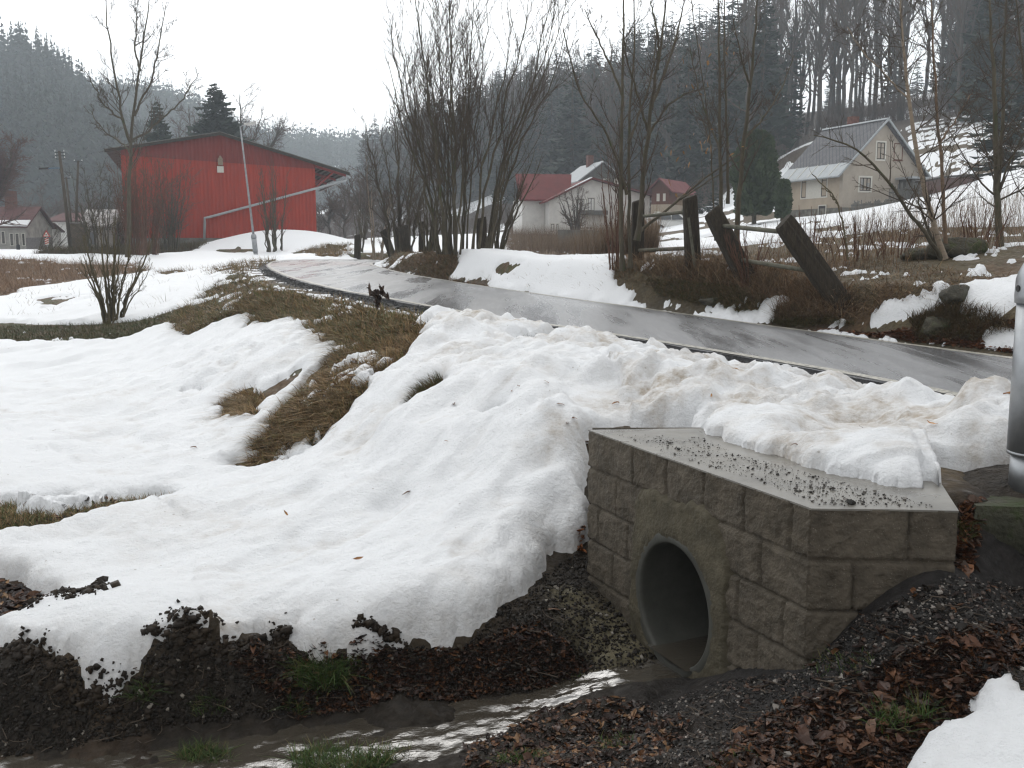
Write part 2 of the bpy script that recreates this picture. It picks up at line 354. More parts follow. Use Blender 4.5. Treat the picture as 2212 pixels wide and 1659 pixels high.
GB = np.where(inf_ > .04, GB*(1-sstep(.04, .16, inf_)) + (-1.0)*sstep(.04, .16, inf_), GB)
behind = np.maximum(((GY > 5.25) & (GX > WA[0]+.1))*1.0, sstep(3.75, 4.05, GY)*(GX > 1.6))
kb = behind*sstep(-.7, -.02, inf_); GB = GB*(1-kb)+(-1.0)*kb
nearbrook = (SD < 1.6) & (GY < 12) & (inf_ < 0)
rise = SZ+.02+.07*np.clip(SD-SWd*.9, 0, 2)
GB = np.where(nearbrook, np.maximum(GB, rise), GB)
carve = np.exp(-(SD/(SWd*1.0))**4)
GB = np.where(nearm & (inf_ < .0), np.minimum(GB, GB*(1-carve)+(SZ-.012)*carve), GB)
def zlook(x, y, G=None):
    G = GB if G is None else G
    x = np.asarray(x, float); y = np.asarray(y, float)
    fy = np.interp(y, YS, np.arange(len(YS))); iy = np.clip(fy.astype(int), 0, len(YS)-2); ty = fy-iy
    u = (x/(np.maximum(y, -2.2)+3.0)+STEPU)/(2*STEPU)*(NU-1); iu = np.clip(u.astype(int), 0, NU-2); tu = np.clip(u-iu, 0, 1)
    return (G[iy, iu]*(1-tu)+G[iy, iu+1]*tu)*(1-ty)+(G[iy+1, iu]*(1-tu)+G[iy+1, iu+1]*tu)*ty
YM = np.exp(np.linspace(math.log(1.7), math.log(930), 700))
def hit(px, py, G=None, y0=0.0):
    """where the picture rays meet the ground -> (n,3)"""
    px = np.atleast_1d(np.asarray(px, float)); py = np.atleast_1d(np.asarray(py, float))
    out = np.zeros((len(px), 3))
    for i in range(0, len(px), 4000):
        a, h = ray(px[i:i+4000], py[i:i+4000])
        X = a[:, None]*YM; g = zlook(X, np.broadcast_to(YM, X.shape), G) - h[:, None]*YM
        g[:, YM < y0] = -1
        s = g > 0; j = np.where(s.any(1), s.argmax(1), len(YM)-1); j = np.maximum(j, 1); ii = np.arange(len(a))
        g0 = g[ii, j-1]; g1 = g[ii, j]; t = np.clip(-g0/(g1-g0+1e-12), 0, 1); yy = YM[j-1]*(1-t)+YM[j]*t
        out[i:i+4000] = np.c_[a*yy, yy, zlook(a*yy, yy, G)]
    return out
def hp(pts): pts = np.array(pts, float); return hit(pts[:, 0], pts[:, 1])
# ------------------------------------------------------------------ bare and snowy patches (outlines laid on the ground)
BARE = [  # (outline, edge noise m, patchiness 0..1, kind)
 ([(1262,1150),(1240,1180),(1190,1180),(1172,1225),(1150,1290),(1095,1328),(1020,1382),(930,1402),(840,1428),(740,1420),(690,1440),(640,1412),(560,1395),(490,1432),(380,1412),(330,1442),(295,1470),(240,1492),(180,1482),(140,1452),(80,1430),(0,1402),(-150,1400),(-300,1800),(400,2100),(1500,2100),(1930,1800),(1985,1655),(2040,1610),(2110,1570),(2150,1510),(2180,1455),(2240,1420),(2330,1400),(2400,1052),(2212,1055),(2150,1062),(2120,1078),(2078,1100),(2000,1085),(1900,1060),(1830,1040),(1790,1035),(1720,1010),(1640,985),(1560,960),(1530,943),(1500,926),(1290,926),(1262,960),(1261,1060)], .05, 0, 'mud'),
 ([(-150,1095),(60,1090),(200,1086),(330,1078),(390,1080),(300,1112),(200,1132),(120,1150),(0,1172),(-150,1185)], .12, .25, 'grass'),
 ([(-120,1232),(30,1245),(100,1290),(130,1302),(90,1330),(30,1362),(-120,1400)], .08, .2, 'litter'),
 ([(465,890),(525,850),(570,868),(562,905),(500,912)], .15, .5, 'grass'),
 ([(538,1008),(545,955),(600,895),(680,820),(720,772),(790,752),(860,732),(910,705),(915,735),(870,790),(815,850),(750,915),(675,968),(600,1003)], .20, .64, 'grass'),
 ([(355,700),(400,662),(470,612),(520,585),(560,602),(600,622),(680,642),(780,662),(860,680),(925,690),(900,712),(850,742),(790,778),(730,778),(700,760),(715,722),(650,700),(580,700),(545,705),(520,720),(530,680),(470,700),(405,732),(372,725)], .25, .45, 'grass'),
 ([(880,877),(902,848),(962,815),(955,850),(905,878)], .03, 0, 'grass'),
 ([(1040,916),(1080,900),(1085,912),(1050,922)], .03, .4, 'grass'),
 ([(560,860),(600,830),(640,800),(660,810),(620,850),(590,880)], .15, .75, 'grass'),
 ([(400,850),(440,835),(450,845),(410,858)], .1, .5, 'grass'),
 ([(780,655),(1000,695),(1130,722),(1230,738),(1290,735),(1290,722),(1000,677),(800,645)], .1, .5, 'litter'),
 ([(1120,735),(1240,742),(1180,752),(1120,748)], .1, .2, 'litter'),
 ([(-200,703),(100,703),(220,696),(330,684),(400,662),(420,668),(380,692),(300,727),(200,737),(120,745),(-200,737)], .5, .25, 'grass'),
 ([(-200,560),(150,562),(300,572),(335,585),(200,602),(120,612),(0,642),(-200,650)], 1.2, .35, 'reed'),
 ([(60,655),(110,640),(170,645),(120,668)], .5, .3, 'grass'),
 ([(430,590),(480,575),(560,560),(600,560),(540,590),(470,600)], .6, .6, 'grass'),
 ([(330,590),(400,580),(420,590),(360,600)], .6, .3, 'grass'),
 ([(70,551),(120,536),(200,524),(330,520),(440,524),(450,530),(400,546),(300,553),(150,552)], .8, .15, 'grass'),
 ([(460,538),(520,534),(545,540),(540,546),(480,547)], .5, .0, 'grass'),
 ([(640,545),(700,530),(760,528),(770,545),(740,558),(690,556)], .8, .45, 'grass'),
 # right-hand bank
 ([(770,556),(860,538),(1000,546),(1110,546),(1000,580),(965,600),(1010,612),(1060,622),(1000,617),(900,598),(830,580),(800,566)], .5, .3, 'grass'),
 ([(1100,547),(1330,556),(1400,558),(1420,552),(1420,470),(1100,480)], .4, .2, 'reed'),
 ([(1265,602),(1310,578),(1335,560),(1400,556),(1480,545),(1700,520),(1900,500),(2212,470),(2500,440),(2600,800),(2212,775),(1920,738),(1600,695),(1420,669),(1410,655),(1390,625),(1340,608),(1290,612)], .35, .5, 'bank'),
 ([(1500,520),(1700,500),(1900,492),(1960,480),(1900,470),(1700,480),(1500,500),(1400,510),(1400,530)], .8, .6, 'bank'),
 ([(1060,585),(1090,570),(1115,578),(1095,595)], .25, .4, 'grass'),
]
SNOWP = [
 ([(1418,658),(1500,668),(1600,684),(1700,700),(1712,690),(1600,672),(1500,655),(1440,650)], .2, 1),
 ([(1720,690),(1850,682),(1960,655),(2060,625),(2212,600),(2400,590),(2400,630),(2212,640),(2100,665),(2000,690),(1900,712),(1800,712)], .25, 1),
 ([(2090,745),(2130,722),(2212,715),(2300,712),(2300,752),(2212,755)], .2, 1),
 ([(2100,650),(2212,645),(2212,665),(2130,675)], .2, 1),
 ([(1640,655),(1700,640),(1740,655),(1690,668)], .2, 1),
 ([(1790,480),(1960,452),(2212,410),(2500,370),(2500,440),(2212,486),(2080,492),(1900,500)], .8, 1),
 ([(1960,375),(2000,285),(2150,250),(2330,235),(2400,370),(2212,385),(2060,385)], 1.5, 1),
 ([(1660,500),(1670,340),(1700,315),(1745,305),(1745,500)], 2., 1),
 ([(1300,540),(1500,515),(1660,500),(1640,488),(1500,492),(1380,500)], .8, 1),
]
wb = [(np.array(hp(p)), n, q, kd) for p, n, q, kd in BARE]
ws = [(np.array(hp(p)), n, q) for p, n, q in SNOWP]
def edge_noise(x, y, amp):
    s = max(amp*2.2, .12)
    return amp*1.6*fbm(x, y, s*1.6, 5, 5, .6)
F = np.full(GX.shape, 1.0)
KW = {k: np.zeros(GX.shape) for k in ('mud', 'grass', 'reed', 'litter', 'bank')}
streak = fbm(GX*1.0+GY*.35, GY*.45, .5, 5, 3, .65)
patch = fbm(GX, GY, .55, 6, 9, .72) + .35*streak
for P, n, q, kd in wb:
    sd = poly_sd(GX, GY, P)
    m = sd > -3
    if not m.any(): continue
    s2 = sd[m] + edge_noise(GX[m], GY[m], n)
    f = -s2
    if q > 0:      # patches of thin snow remaining inside
        th = .60 - .55*q
        pf = (patch[m]-th)*.35
        f = np.maximum(f, np.minimum(pf, .06+.0*pf))
    F[m] = np.minimum(F[m], f)
    w = sstep(-.25, .15, s2); KW[kd][m] = np.maximum(KW[kd][m], w)
for P, n, q in ws:
    sd = poly_sd(GX, GY, P); m = sd > -3
    if not m.any(): continue
    s2 = sd[m] + edge_noise(GX[m], GY[m], n) + .15*patch[m]
    F[m] = np.maximum(F[m], np.minimum(s2, .5))
# road and its crumbling edge keep free of snow; thin broken snow along the verge
rl = np.where((DL > -9) & (DL < 6), DL, 99); rr = np.where((DR > -9) & (DR < 6), DR, 99)
en = fbm(GX, GY, .35, 5, 21, .6)
dedge = np.where(on, -1, np.minimum(np.where(rl > 0, rl, 99), np.where(rr > 0, rr, 99)))
isleft = np.where(rl > 0, rl, 99) < np.where(rr > 0, rr, 99)
F = np.minimum(F, np.where(dedge < 30, dedge-np.where(isleft, .26, .10)+.22*en, 9))
verge = isleft & (dedge < 1.0) & (GY > 6.6)
F = np.where(verge, np.minimum(F, -.01+.10*patch + .25*sstep(.5, 1.0, dedge)), F)
T_low = sstep(.2, 1.1, np.where(isleft, dedge, 9))
# forest floor and far hills: little snow
forest = np.zeros(GX.shape)
HX, HYp = topx(GX, np.maximum(GY, 1.7), GZ)
hill = (GY > 95) & (GZ > 3.0 + .004*GY)
fsn = fbm(GX, GY, 14, 4, 31)
F = np.where(hill & ~((HX > 1960) & (GY < 116)) & ~((HX > 1660) & (HX < 1750) & (GY < 118)), np.minimum(F, (fsn-.42)*.6), F)
F = np.where((GY > 110) & ~hill, np.minimum(F, (fsn-.05)*.4), F)
# farther snow slope with grass showing through
sl = (GY > 66) & (GY < 118) & (HX > 1900)
F = np.where(sl, np.minimum(F, (fbm(GX+GY*.3, GY*2.5, 1.6, 5, 44, .75)+.03)*.5), F)
F = np.where((FOOTSD < 0) & (GX > 1.66) & (GY > 2.5) & (GY < 5.2), np.minimum(F, GY-4.50+.10*en), F)
F = np.where((GY > 58) & (GY < 118) & (HX > 1380) & (HX < 1960), np.minimum(F, (fbm(GX, GY*1.6, 3.2, 5, 46, .7)-.02)*.6), F)
F = np.where((GY < 1.3), 1.0, F)
F = np.where((GY < 2.7) & (GX < 1.2), -1, F)

# snow thickness: ploughed bank along the road, lumpy; melting lip at the brook
bank = np.exp(-((np.where(rl > 0, rl, 99)-1.5)/1.3)**2)*(1-sstep(13, 17, GY))
bank = bank*sstep(-1.2, -.6, GX)
bank = np.maximum(bank, np.where((GY > 4.2) & (GY < 9) & (GX > .8) & (rl > 0), sstep(0, .7, rl), 0)*(rl < 90))
T = .09 + .05*bank + .05*(GY < 9)*(DL > 1.6)
lump = .6*np.abs(fbm(GX, GY, .9, 4, 61, .5)) + .45*fbm(GX, GY, .35, 4, 62, .55)
T = T + bank*.16*(lump-.12) + bank*.05*fbm(GX, GY, .16, 3, 68) + .035*fbm(GX, GY, 1.4, 3, 63)*np.clip(8/np.maximum(GY, 4), 0, 1)
slope_l = (1-sstep(.0, 1., np.abs(rl-4.2)/4.0))
rid = fbm(GX*.9-GY*.45, GX*.45*.3+GY*.27, .38, 4, 64, .55)    # ridges running down the slope
T = T + .10*rid*slope_l*(1-bank) + .020*fbm(GX, GY, .14, 4, 66)*(GY < 14) + .022*fbm(GX-GY*.5, GY, .42, 4, 67)*(GY < 22)
T = T + (.13*np.abs(fbm(GX-GY*.4, GY, .62, 4, 167, .5))+.07*np.abs(fbm(GX, GY, .22, 3, 168, .5))+.02*fbm(GX, GY, .09, 2, 169)-.04)*np.where(GY < 14, 1, .5)*(.14+.86*np.where(DL > 0, 1-sstep(2.2, 5.0, np.minimum(DL, 20)), .3))
kf = sstep(-.45, -.05, FOOTSD)*(GX > .5); T = T*(1-kf)+np.minimum(T, .085+.42*np.clip(T-.085, 0, 1))*kf
T = np.maximum(T, .03)
# big soft hollows and foot prints
rr_ = rs(5)
for (px, py, rad, dp) in [(850,1120,.16,.07),(1000,1190,.14,.05),(230,960,.35,.10),(290,975,.3,.08),(520,1000,.2,.05),(640,1110,.14,.04),(150,1180,.2,.05),(330,1240,.2,.04),(1290,850,.32,.16),(1330,900,.3,.14),(1180,990,.18,.1),(1850,940,.25,.16),(1760,970,.15,.08),(2060,900,.22,.1),(830,1010,.2,.09),(770,985,.22,.1),(980,880,.25,.1),(1480,820,.2,.08)]:
    c = hit(px, py)[0]; T = T - dp*np.exp(-(((GX-c[0])**2+((GY-c[1])*.8)**2)/rad**2)**1.3)
for (px, py, rad, dp) in [(1300,730,.13,.16),(1290,830,.11,.1),(1355,860,.1,.1),(2130,850,.14,.13),(1620,800,.12,.07),(1930,880,.09,.06),(1700,850,.14,.06),(1120,850,.15,.08),(1180,820,.2,.1),(305,700,.16,.28),(268,718,.2,.3),(660,715,.15,.25),(1000,740,.25,.14),(930,760,.2,.1),(2120,960,.16,.1),(2010,860,.12,.07),(2080,1000,.12,.08),(480,1010,.06,.05),(830,950,.1,.06),(1245,990,.1,.05)]:
    c = hit(px, py)[0]; T = T + dp*np.exp(-(((GX-c[0])**2+((GY-c[1]))**2)/rad**2)**1.6)
T = np.maximum(T*np.where(GY > 6, .25+.75*T_low, 1), .02)
lipw = np.where(GY < 7, .09, .16); lipw = lipw*(1-kf)+.24*kf
SN = np.where(F > 0, T*np.sqrt(1-np.exp(-(F/lipw)*1.6)), np.maximum(F*.6, -.07))
# ground relief
mudn = .055*fbm(GX, GY, .28, 5, 71, .6) + .02*np.abs(fbm(GX, GY, .07, 3, 72))
coarse = .05*fbm(GX, GY, .8, 4, 73)
near_w = 1-sstep(9, 30, GY)
wall_w = 1-np.exp(-(np.maximum(-FOOTSD, 0)/.12)**2)
G = GB + np.where(on, 0, (KW['mud']*mudn*(1-.35*carve)*wall_w + (1-KW['mud'])*coarse*.6*near_w*sstep(0, .6, np.where(on, 0, dedge)) + .03*(KW['bank']+KW['grass'])*fbm(GX, GY, .25, 4, 74)*near_w*sstep(0, .3, np.maximum(dedge, 0))))
G = np.where((SD > SWd*1.0) & (SD < 1.5) & (GY < 12) & (FOOTSD < 0), np.maximum(G, SZ+.010+.05*(SD-SWd)), G)
G = np.where(FOOTSD > .03, -2.3, G)
# dug earth ridge along the melting edge on the left
for (px, py, rad, h) in [(400,1425,.17,.16),(60,1445,.2,.12),(150,1475,.12,.06),(520,1455,.2,.09),(560,1470,.16,.08),(420,1470,.2,.06),(800,1408,.14,.06),(620,1412,.07,.07),(700,1470,.22,.05),(150,1340,.12,.05),(30,1350,.15,.06),(1900,1560,.2,.03),(1520,1560,.25,.04),(1900,1600,.2,.04),(860,1545,.14,.07),(930,1555,.12,.07),(1250,1560,.2,.03)]:
    c = hit(px, py)[0]; d2 = ((GX-c[0])**2+((GY-c[1])*1.3)**2)/rad**2
    G = G + h*np.exp(-d2**1.2)*(.75+.6*fbm(GX, GY, .08, 4, 75, .7))
SNZ = G*(1-.0) + SN
# snow hides small ground relief
SNZ = np.where(F > 0, GB + coarse*.6*near_w*0 + SN + (G-GB)*np.exp(-np.maximum(F, 0)/.05), G+np.maximum(F*.6, -.07)-.012)
SNZ = np.where((FOOTSD > -.02) & (GY > 5.15) & (GX > WA[0]+.2), np.maximum(SNZ, np.where(F > 0, -.985+SN, -1.03)), SNZ)
SNZ = np.where((FOOTSD > .07), np.where(F > 0, -.985+SN, -1.03), SNZ)
hasS = F > .02
# ------------------------------------------------------------------ ground colours by what grows or lies there
def c3(*c): return np.array(c)
nz = fbm(GX, GY, 1.1, 5, 81, .6)[..., None]; nz2 = fbm(GX, GY, .3, 4, 82, .6)[..., None]; nzf = fbm(GX, GY, 9, 4, 83)[..., None]
base = c3(.085,.062,.036)*(1+.4*nz)
gc = np.where(nz2 > .05, c3(.055,.055,.022), c3(.085,.055,.03))*(1+.35*nz)
mud = np.where(nz > .12, c3(.036,.026,.018), c3(.022,.018,.014))*(1+.4*nz2)
gravelA = sstep(0, 1, (np.clip((GX-.2)*1.2, 0, 1))*np.clip((7-GY), 0, 1))
gravel = c3(.020,.018,.017)*(1+.35*nz2)
C = base*np.ones_like(nz)
lit = c3(.035,.021,.013)*(1+.4*nz2)
for kd, cc in (('reed', c3(.12,.075,.04)*(1+.3*nz2)), ('grass', gc), ('bank', np.where(nz > .1, c3(.085,.055,.030), c3(.078,.060,.033))*(1+.4*nz2)), ('litter', lit), ('mud', mud)):
    w = KW[kd][..., None]; C = C*(1-w) + cc*w
w = (KW['mud']*gravelA)[..., None]; C = C*(1-w)+gravel*w
edgew = (np.where(dedge < 30, 1-sstep(.2, .5, dedge+.12*en), 0)*np.where(isleft, 1, .35))[..., None]; C = C*(1-edgew)+c3(.028,.027,.027)*edgew
hw = sstep(90, 120, GY)[..., None]; C = C*(1-hw) + c3(.06,.045,.033)*(1+.3*nzf)*hw
# silt fan by the pipe
c = hit(1330, 1410)[0]; silt = np.exp(-(((GX-c[0]-.05)/.30)**2+((GY-c[1]-.1)/.33)**2)**2)
silt = np.maximum(silt, .9*np.exp(-(((GX-hit(1235,1300)[0][0])/.13)**2+((GY-hit(1235,1300)[0][1])/.13)**2)**2))
silt = np.clip(silt*(1.1+1.1*nz2[..., 0]), 0, 1)[..., None]
C = C*(1-.8*silt) + c3(.115,.10,.062)*.8*silt
G = G - .0*silt[..., 0]
wet = np.clip(KW['mud']+KW['litter'], 0, 1)

m_ground = nmat('ground_soil', (.1,.1,.1), rough=.72, var=.45, scale=22, bump=.75, bscale=28, bdist=.03, col_attr=True, detail=10, rough_var=.22, spec=.14)
ground = link('ground', npmesh('ground', np.stack([GX, GY, G], -1), Q=grid_quads(*GX.shape), smooth=True, cols=np.clip(C, .004, 1).reshape(-1, 3)), m_ground)
tag(ground, 'muddy, grassy valley ground with brook bed and road banks', kind='structure')
# snow sheet
crease = np.clip(.14-np.abs(fbm(GX-GY*.4, GY, .62, 4, 167, .5)), 0, .14)/.14
dirt = np.clip(bank*(.30+1.1*fbm(GX, GY, .30, 5, 91, .62)) + .30*crease*(GY < 14)*np.where((DL > 0) & (DL < 6), 1, .2)*(.6+1.2*fbm(GX, GY, .5, 4, 94)) + .55*np.clip(fbm(GX, GY, .8, 5, 92, .6)-.28, 0, 1)*(GY < 14) , 0, 1)
for (px, py, rad, a) in [(1850,925,.2,.55),(1800,950,.15,.5),(1300,880,.22,.45),(1830,960,.2,.3),(2030,975,.15,.35),(760,990,.15,.3),(1160,985,.14,.35),(1230,970,.1,.35),(1000,800,.25,.35),(1120,830,.3,.3),(1400,880,.3,.25),(2100,1040,.2,.3)]:
    c = hit(px, py)[0]; dirt = dirt + a*np.exp(-(((GX-c[0])**2+(GY-c[1])**2)/rad**2))*(.7+1.2*fbm(GX, GY, .1, 4, 93))
lipd = (GY < 6.5)*np.exp(-np.maximum(F, 0)/.10)*.30*(GX < .9); dirt = np.clip(dirt+lipd, 0, .95)
def build_snow():
    keep = (F > -.25) | (GY > 900)
    i = np.arange(GX.size).reshape(GX.shape)
    q = grid_quads(*GX.shape); k = keep.ravel()[q].any(1); q = q[k]
    used = np.unique(q); remap = np.full(GX.size, -1); remap[used] = np.arange(len(used))
    V = np.stack([GX, GY, SNZ], -1).reshape(-1, 3)[used]
    return npmesh('snow', V, Q=remap[q], smooth=True, attrs={'dirt': dirt.ravel()[used]})
def snow_mat():
    m = bpy.data.materials.new('old_snow'); m.use_nodes = True; t = m.node_tree; N = t.nodes; L = t.links; b = N['Principled BSDF']
    tc = N.new('ShaderNodeTexCoord')
    at_ = N.new('ShaderNodeAttribute'); at_.attribute_name = 'dirt'
    n1 = N.new('ShaderNodeTexNoise'); n1.inputs['Scale'].default_value = 14; n1.inputs['Detail'].default_value = 9; n1.inputs['Roughness'].default_value = .72
    L.new(tc.outputs['Object'], n1.inputs['Vector'])
    mr = N.new('ShaderNodeMapRange'); mr.inputs[1].default_value = .38; mr.inputs[2].default_value = .68; mr.inputs[3].default_value = .35; mr.inputs[4].default_value = 1.35; L.new(n1.outputs[0], mr.inputs[0])
    mu = N.new('ShaderNodeMath'); mu.operation = 'MULTIPLY'; mu.use_clamp = True; L.new(at_.outputs['Fac'], mu.inputs[0]); L.new(mr.outputs[0], mu.inputs[1])
    mx = N.new('ShaderNodeMixRGB'); mx.inputs[1].default_value = (.79,.80,.81,1); mx.inputs[2].default_value = (.40,.34,.27,1); L.new(mu.outputs[0], mx.inputs[0])
    # specks of grit and needles
    vo = N.new('ShaderNodeTexVoronoi'); vo.inputs['Scale'].default_value = 16; L.new(tc.outputs['Object'], vo.inputs['Vector'])
    n2 = N.new('ShaderNodeTexNoise'); n2.inputs['Scale'].default_value = 5; L.new(tc.outputs['Object'], n2.inputs['Vector'])
    th = N.new('ShaderNodeMapRange'); th.inputs[1].default_value = .45; th.inputs[2].default_value = .75; th.inputs[3].default_value = 0; th.inputs[4].default_value = .16; L.new(n2.outputs[0], th.inputs[0])
    lt = N.new('ShaderNodeMath'); lt.operation = 'LESS_THAN'; L.new(vo.outputs['Distance'], lt.inputs[0]); L.new(th.outputs[0], lt.inputs[1])
    sc = N.new('ShaderNodeMath'); sc.operation = 'MULTIPLY'; sc.inputs[1].default_value = .45; L.new(lt.outputs[0], sc.inputs[0])
    mx2 = N.new('ShaderNodeMixRGB'); mx2.inputs[2].default_value = (.22,.17,.12,1); L.new(sc.outputs[0], mx2.inputs[0]); L.new(mx.outputs[0], mx2.inputs[1])
    L.new(mx2.outputs[0], b.inputs['Base Color'])
    b.inputs['Roughness'].default_value = .55; b.inputs['Specular IOR Level'].default_value = .25
    nb = N.new('ShaderNodeTexNoise'); nb.inputs['Scale'].default_value = 26; nb.inputs['Detail'].default_value = 9; nb.inputs['Roughness'].default_value = .7; L.new(tc.outputs['Object'], nb.inputs['Vector'])
    bp = N.new('ShaderNodeBump'); bp.inputs['Strength'].default_value = .8; bp.inputs['Distance'].default_value = .045; L.new(nb.outputs[0], bp.inputs['Height']); L.new(bp.outputs[0], b.inputs['Normal'])
    return m
m_snow = snow_mat()
snow = link('snow', build_snow(), m_snow); tag(snow, 'melting, partly dirty snow lying over the banks and field', kind='structure')

# ------------------------------------------------------------------ road, edge lines, asphalt
NC = 24
rt = np.linspace(0, 1, NC)
RV = RL[:, None]*(1-rt)[None, :, None] + RR[:, None]*rt[None, :, None]
RVz = RV[..., 2] + .035*np.sin(rt*math.pi)[None] + .008*fbm(RV[..., 0], RV[..., 1], 1.6, 3, 101)
RVz[:, 0] -= .0; RV = np.stack([RV[..., 0], RV[..., 1], RVz], -1)
jl = .05*fbm(RV[:, 0, 0], RV[:, 0, 1], .25, 4, 102)[:, None]*nrm
RV[:, 0, :2] += jl
V = RV.reshape(-1, 3); q = grid_quads(NR, NC)
lo = RV[:, 0].copy(); lo[:, 2] -= .08; lo[:, :2] += nrm*.05; n0 = len(V); V = np.r_[V, lo]
sq = np.stack([np.arange(NR-1)*NC, n0+np.arange(NR-1), n0+1+np.arange(NR-1), (np.arange(NR-1)+1)*NC], -1)
def road_mat():
    m = bpy.data.materials.new('wet_asphalt'); m.use_nodes = True; t = m.node_tree; N = t.nodes; L = t.links; b = N['Principled BSDF']
    tc = N.new('ShaderNodeTexCoord'); mp = N.new('ShaderNodeMapping'); L.new(tc.outputs['Object'], mp.inputs[0])
    mp.inputs['Rotation'].default_value = (0, 0, R(-27)); mp.inputs['Scale'].default_value = (1.3, .13, 1)
    n1 = N.new('ShaderNodeTexNoise'); n1.inputs['Scale'].default_value = 1.5; n1.inputs['Detail'].default_value = 5; n1.inputs['Roughness'].default_value = .55; L.new(mp.outputs[0], n1.inputs['Vector'])
    r = N.new('ShaderNodeMapRange'); r.inputs[1].default_value = .38; r.inputs[2].default_value = .62; r.inputs[3].default_value = .46; r.inputs[4].default_value = .18; L.new(n1.outputs[0], r.inputs[0])
    L.new(r.outputs[0], b.inputs['Roughness'])
    n2 = N.new('ShaderNodeTexNoise'); n2.inputs['Scale'].default_value = 60; n2.inputs['Detail'].default_value = 4; L.new(tc.outputs['Object'], n2.inputs['Vector'])
    cr = N.new('ShaderNodeMapRange'); cr.inputs[1].default_value = .3; cr.inputs[2].default_value = .7; cr.inputs[3].default_value = .6; cr.inputs[4].default_value = 1.5; L.new(n2.outputs[0], cr.inputs[0])
    mx0 = N.new('ShaderNodeMixRGB'); mx0.inputs[1].default_value = (.115,.115,.118,1); mx0.inputs[2].default_value = (.10,.055,.05,1)
    sep = N.new('ShaderNodeVectorMath'); sep.operation = 'DISTANCE'; sep.inputs[1].default_value = (-7.6, 35.5, -.66); L.new(tc.outputs['Object'], sep.inputs[0])
    rd = N.new('ShaderNodeMapRange'); rd.inputs[1].default_value = 4.5; rd.inputs[2].default_value = 1.2; L.new(sep.outputs['Value'], rd.inputs[0]); L.new(rd.outputs[0], mx0.inputs[0])
    ml = N.new('ShaderNodeVectorMath'); ml.operation = 'SCALE'; L.new(mx0.outputs[0], ml.inputs[0]); L.new(cr.outputs[0], ml.inputs['Scale']); L.new(ml.outputs[0], b.inputs['Base Color'])
    b.inputs['Specular IOR Level'].default_value = .9
    bs = N.new('ShaderNodeMapRange'); bs.inputs[1].default_value = .42; bs.inputs[2].default_value = .62; bs.inputs[3].default_value = 1.0; bs.inputs[4].default_value = .15; L.new(n1.outputs[0], bs.inputs[0])
    n3 = N.new('ShaderNodeTexNoise'); n3.inputs['Scale'].default_value = 110; n3.inputs['Detail'].default_value = 3; L.new(tc.outputs['Object'], n3.inputs['Vector'])
    bp = N.new('ShaderNodeBump'); bp.inputs['Distance'].default_value = .004; L.new(bs.outputs[0], bp.inputs['Strength']); L.new(n3.outputs[0], bp.inputs['Height']); L.new(bp.outputs[0], b.inputs['Normal'])
    return m
road = link('road', npmesh('road', V, Q=np.r_[q, sq], smooth=True), road_mat()); tag(road, 'narrow wet asphalt road curving up the valley', kind='structure')
m_line = nmat('worn_white_paint', (.36,.34,.29), rough=.4, var=.3, scale=9, bump=.3, bscale=90, bdist=.003, dark=((.07,.068,.066), 22, .50))
def edge_line(t0, t1):
    w = np.linspace(t0, t1, 3)
    P = RL[:, None]*(1-w)[None, :, None]+RR[:, None]*w[None, :, None]
    P[..., 2] += .035*np.sin(w*math.pi)[None]+.006+.008*fbm(P[..., 0], P[..., 1], 1.6, 3, 101)
    return P
wl_ = np.linalg.norm(RL-RR, axis=1)
def line_mesh(side):
    d = (RR-RL)/wl_[:, None]
    t = np.array([.06, .13, .19]); P = (RL[:, None]+d[:, None]*t[None, :, None]) if side == 0 else (RR[:, None]-d[:, None]*t[::-1][None, :, None])
    f = t[None]/wl_[:, None]; P[..., 2] += .035*np.sin(f*math.pi)+.0065+.008*fbm(P[..., 0], P[..., 1], 1.6, 3, 101)
    return npmesh('edge_line', P.reshape(-1, 3), Q=grid_quads(NR, 3), smooth=True)
for sd_, lb in ((0, 'worn white edge line along the brook side of the road'), (1, 'worn white edge line along the fence side of the road')):
    o = link('road_marking', line_mesh(sd_), m_line); tag(o, lb, kind='structure')

# ------------------------------------------------------------------ brook water
def water_mat():
    m = bpy.data.materials.new('brook_water'); m.use_nodes = True; t = m.node_tree; N = t.nodes; L = t.links; b = N['Principled BSDF']
    b.inputs['Base Color'].default_value = (.055,.047,.036,1); b.inputs['Roughness'].default_value = .10; b.inputs['Specular IOR Level'].default_value = .7
    b.inputs['IOR'].default_value = 1.45; b.inputs['Coat Weight'].default_value = 1; b.inputs['Coat IOR'].default_value = 1.5; b.inputs['Coat Roughness'].default_value = .14
    tc = N.new('ShaderNodeTexCoord'); mp = N.new('ShaderNodeMapping'); mp.inputs['Scale'].default_value = (1, 1.7, 1); L.new(tc.outputs['Object'], mp.inputs[0])
    n = N.new('ShaderNodeTexNoise'); n.inputs['Scale'].default_value = 20; n.inputs['Detail'].default_value = 4; n.inputs['Distortion'].default_value = 1.2; L.new(mp.outputs[0], n.inputs['Vector'])
    bp = N.new('ShaderNodeBump'); bp.inputs['Strength'].default_value = .13; bp.inputs['Distance'].default_value = .03; L.new(n.outputs[0], bp.inputs['Height']); L.new(bp.outputs[0], b.inputs['Normal']); L.new(bp.outputs[0], b.inputs['Coat Normal'])
    return m
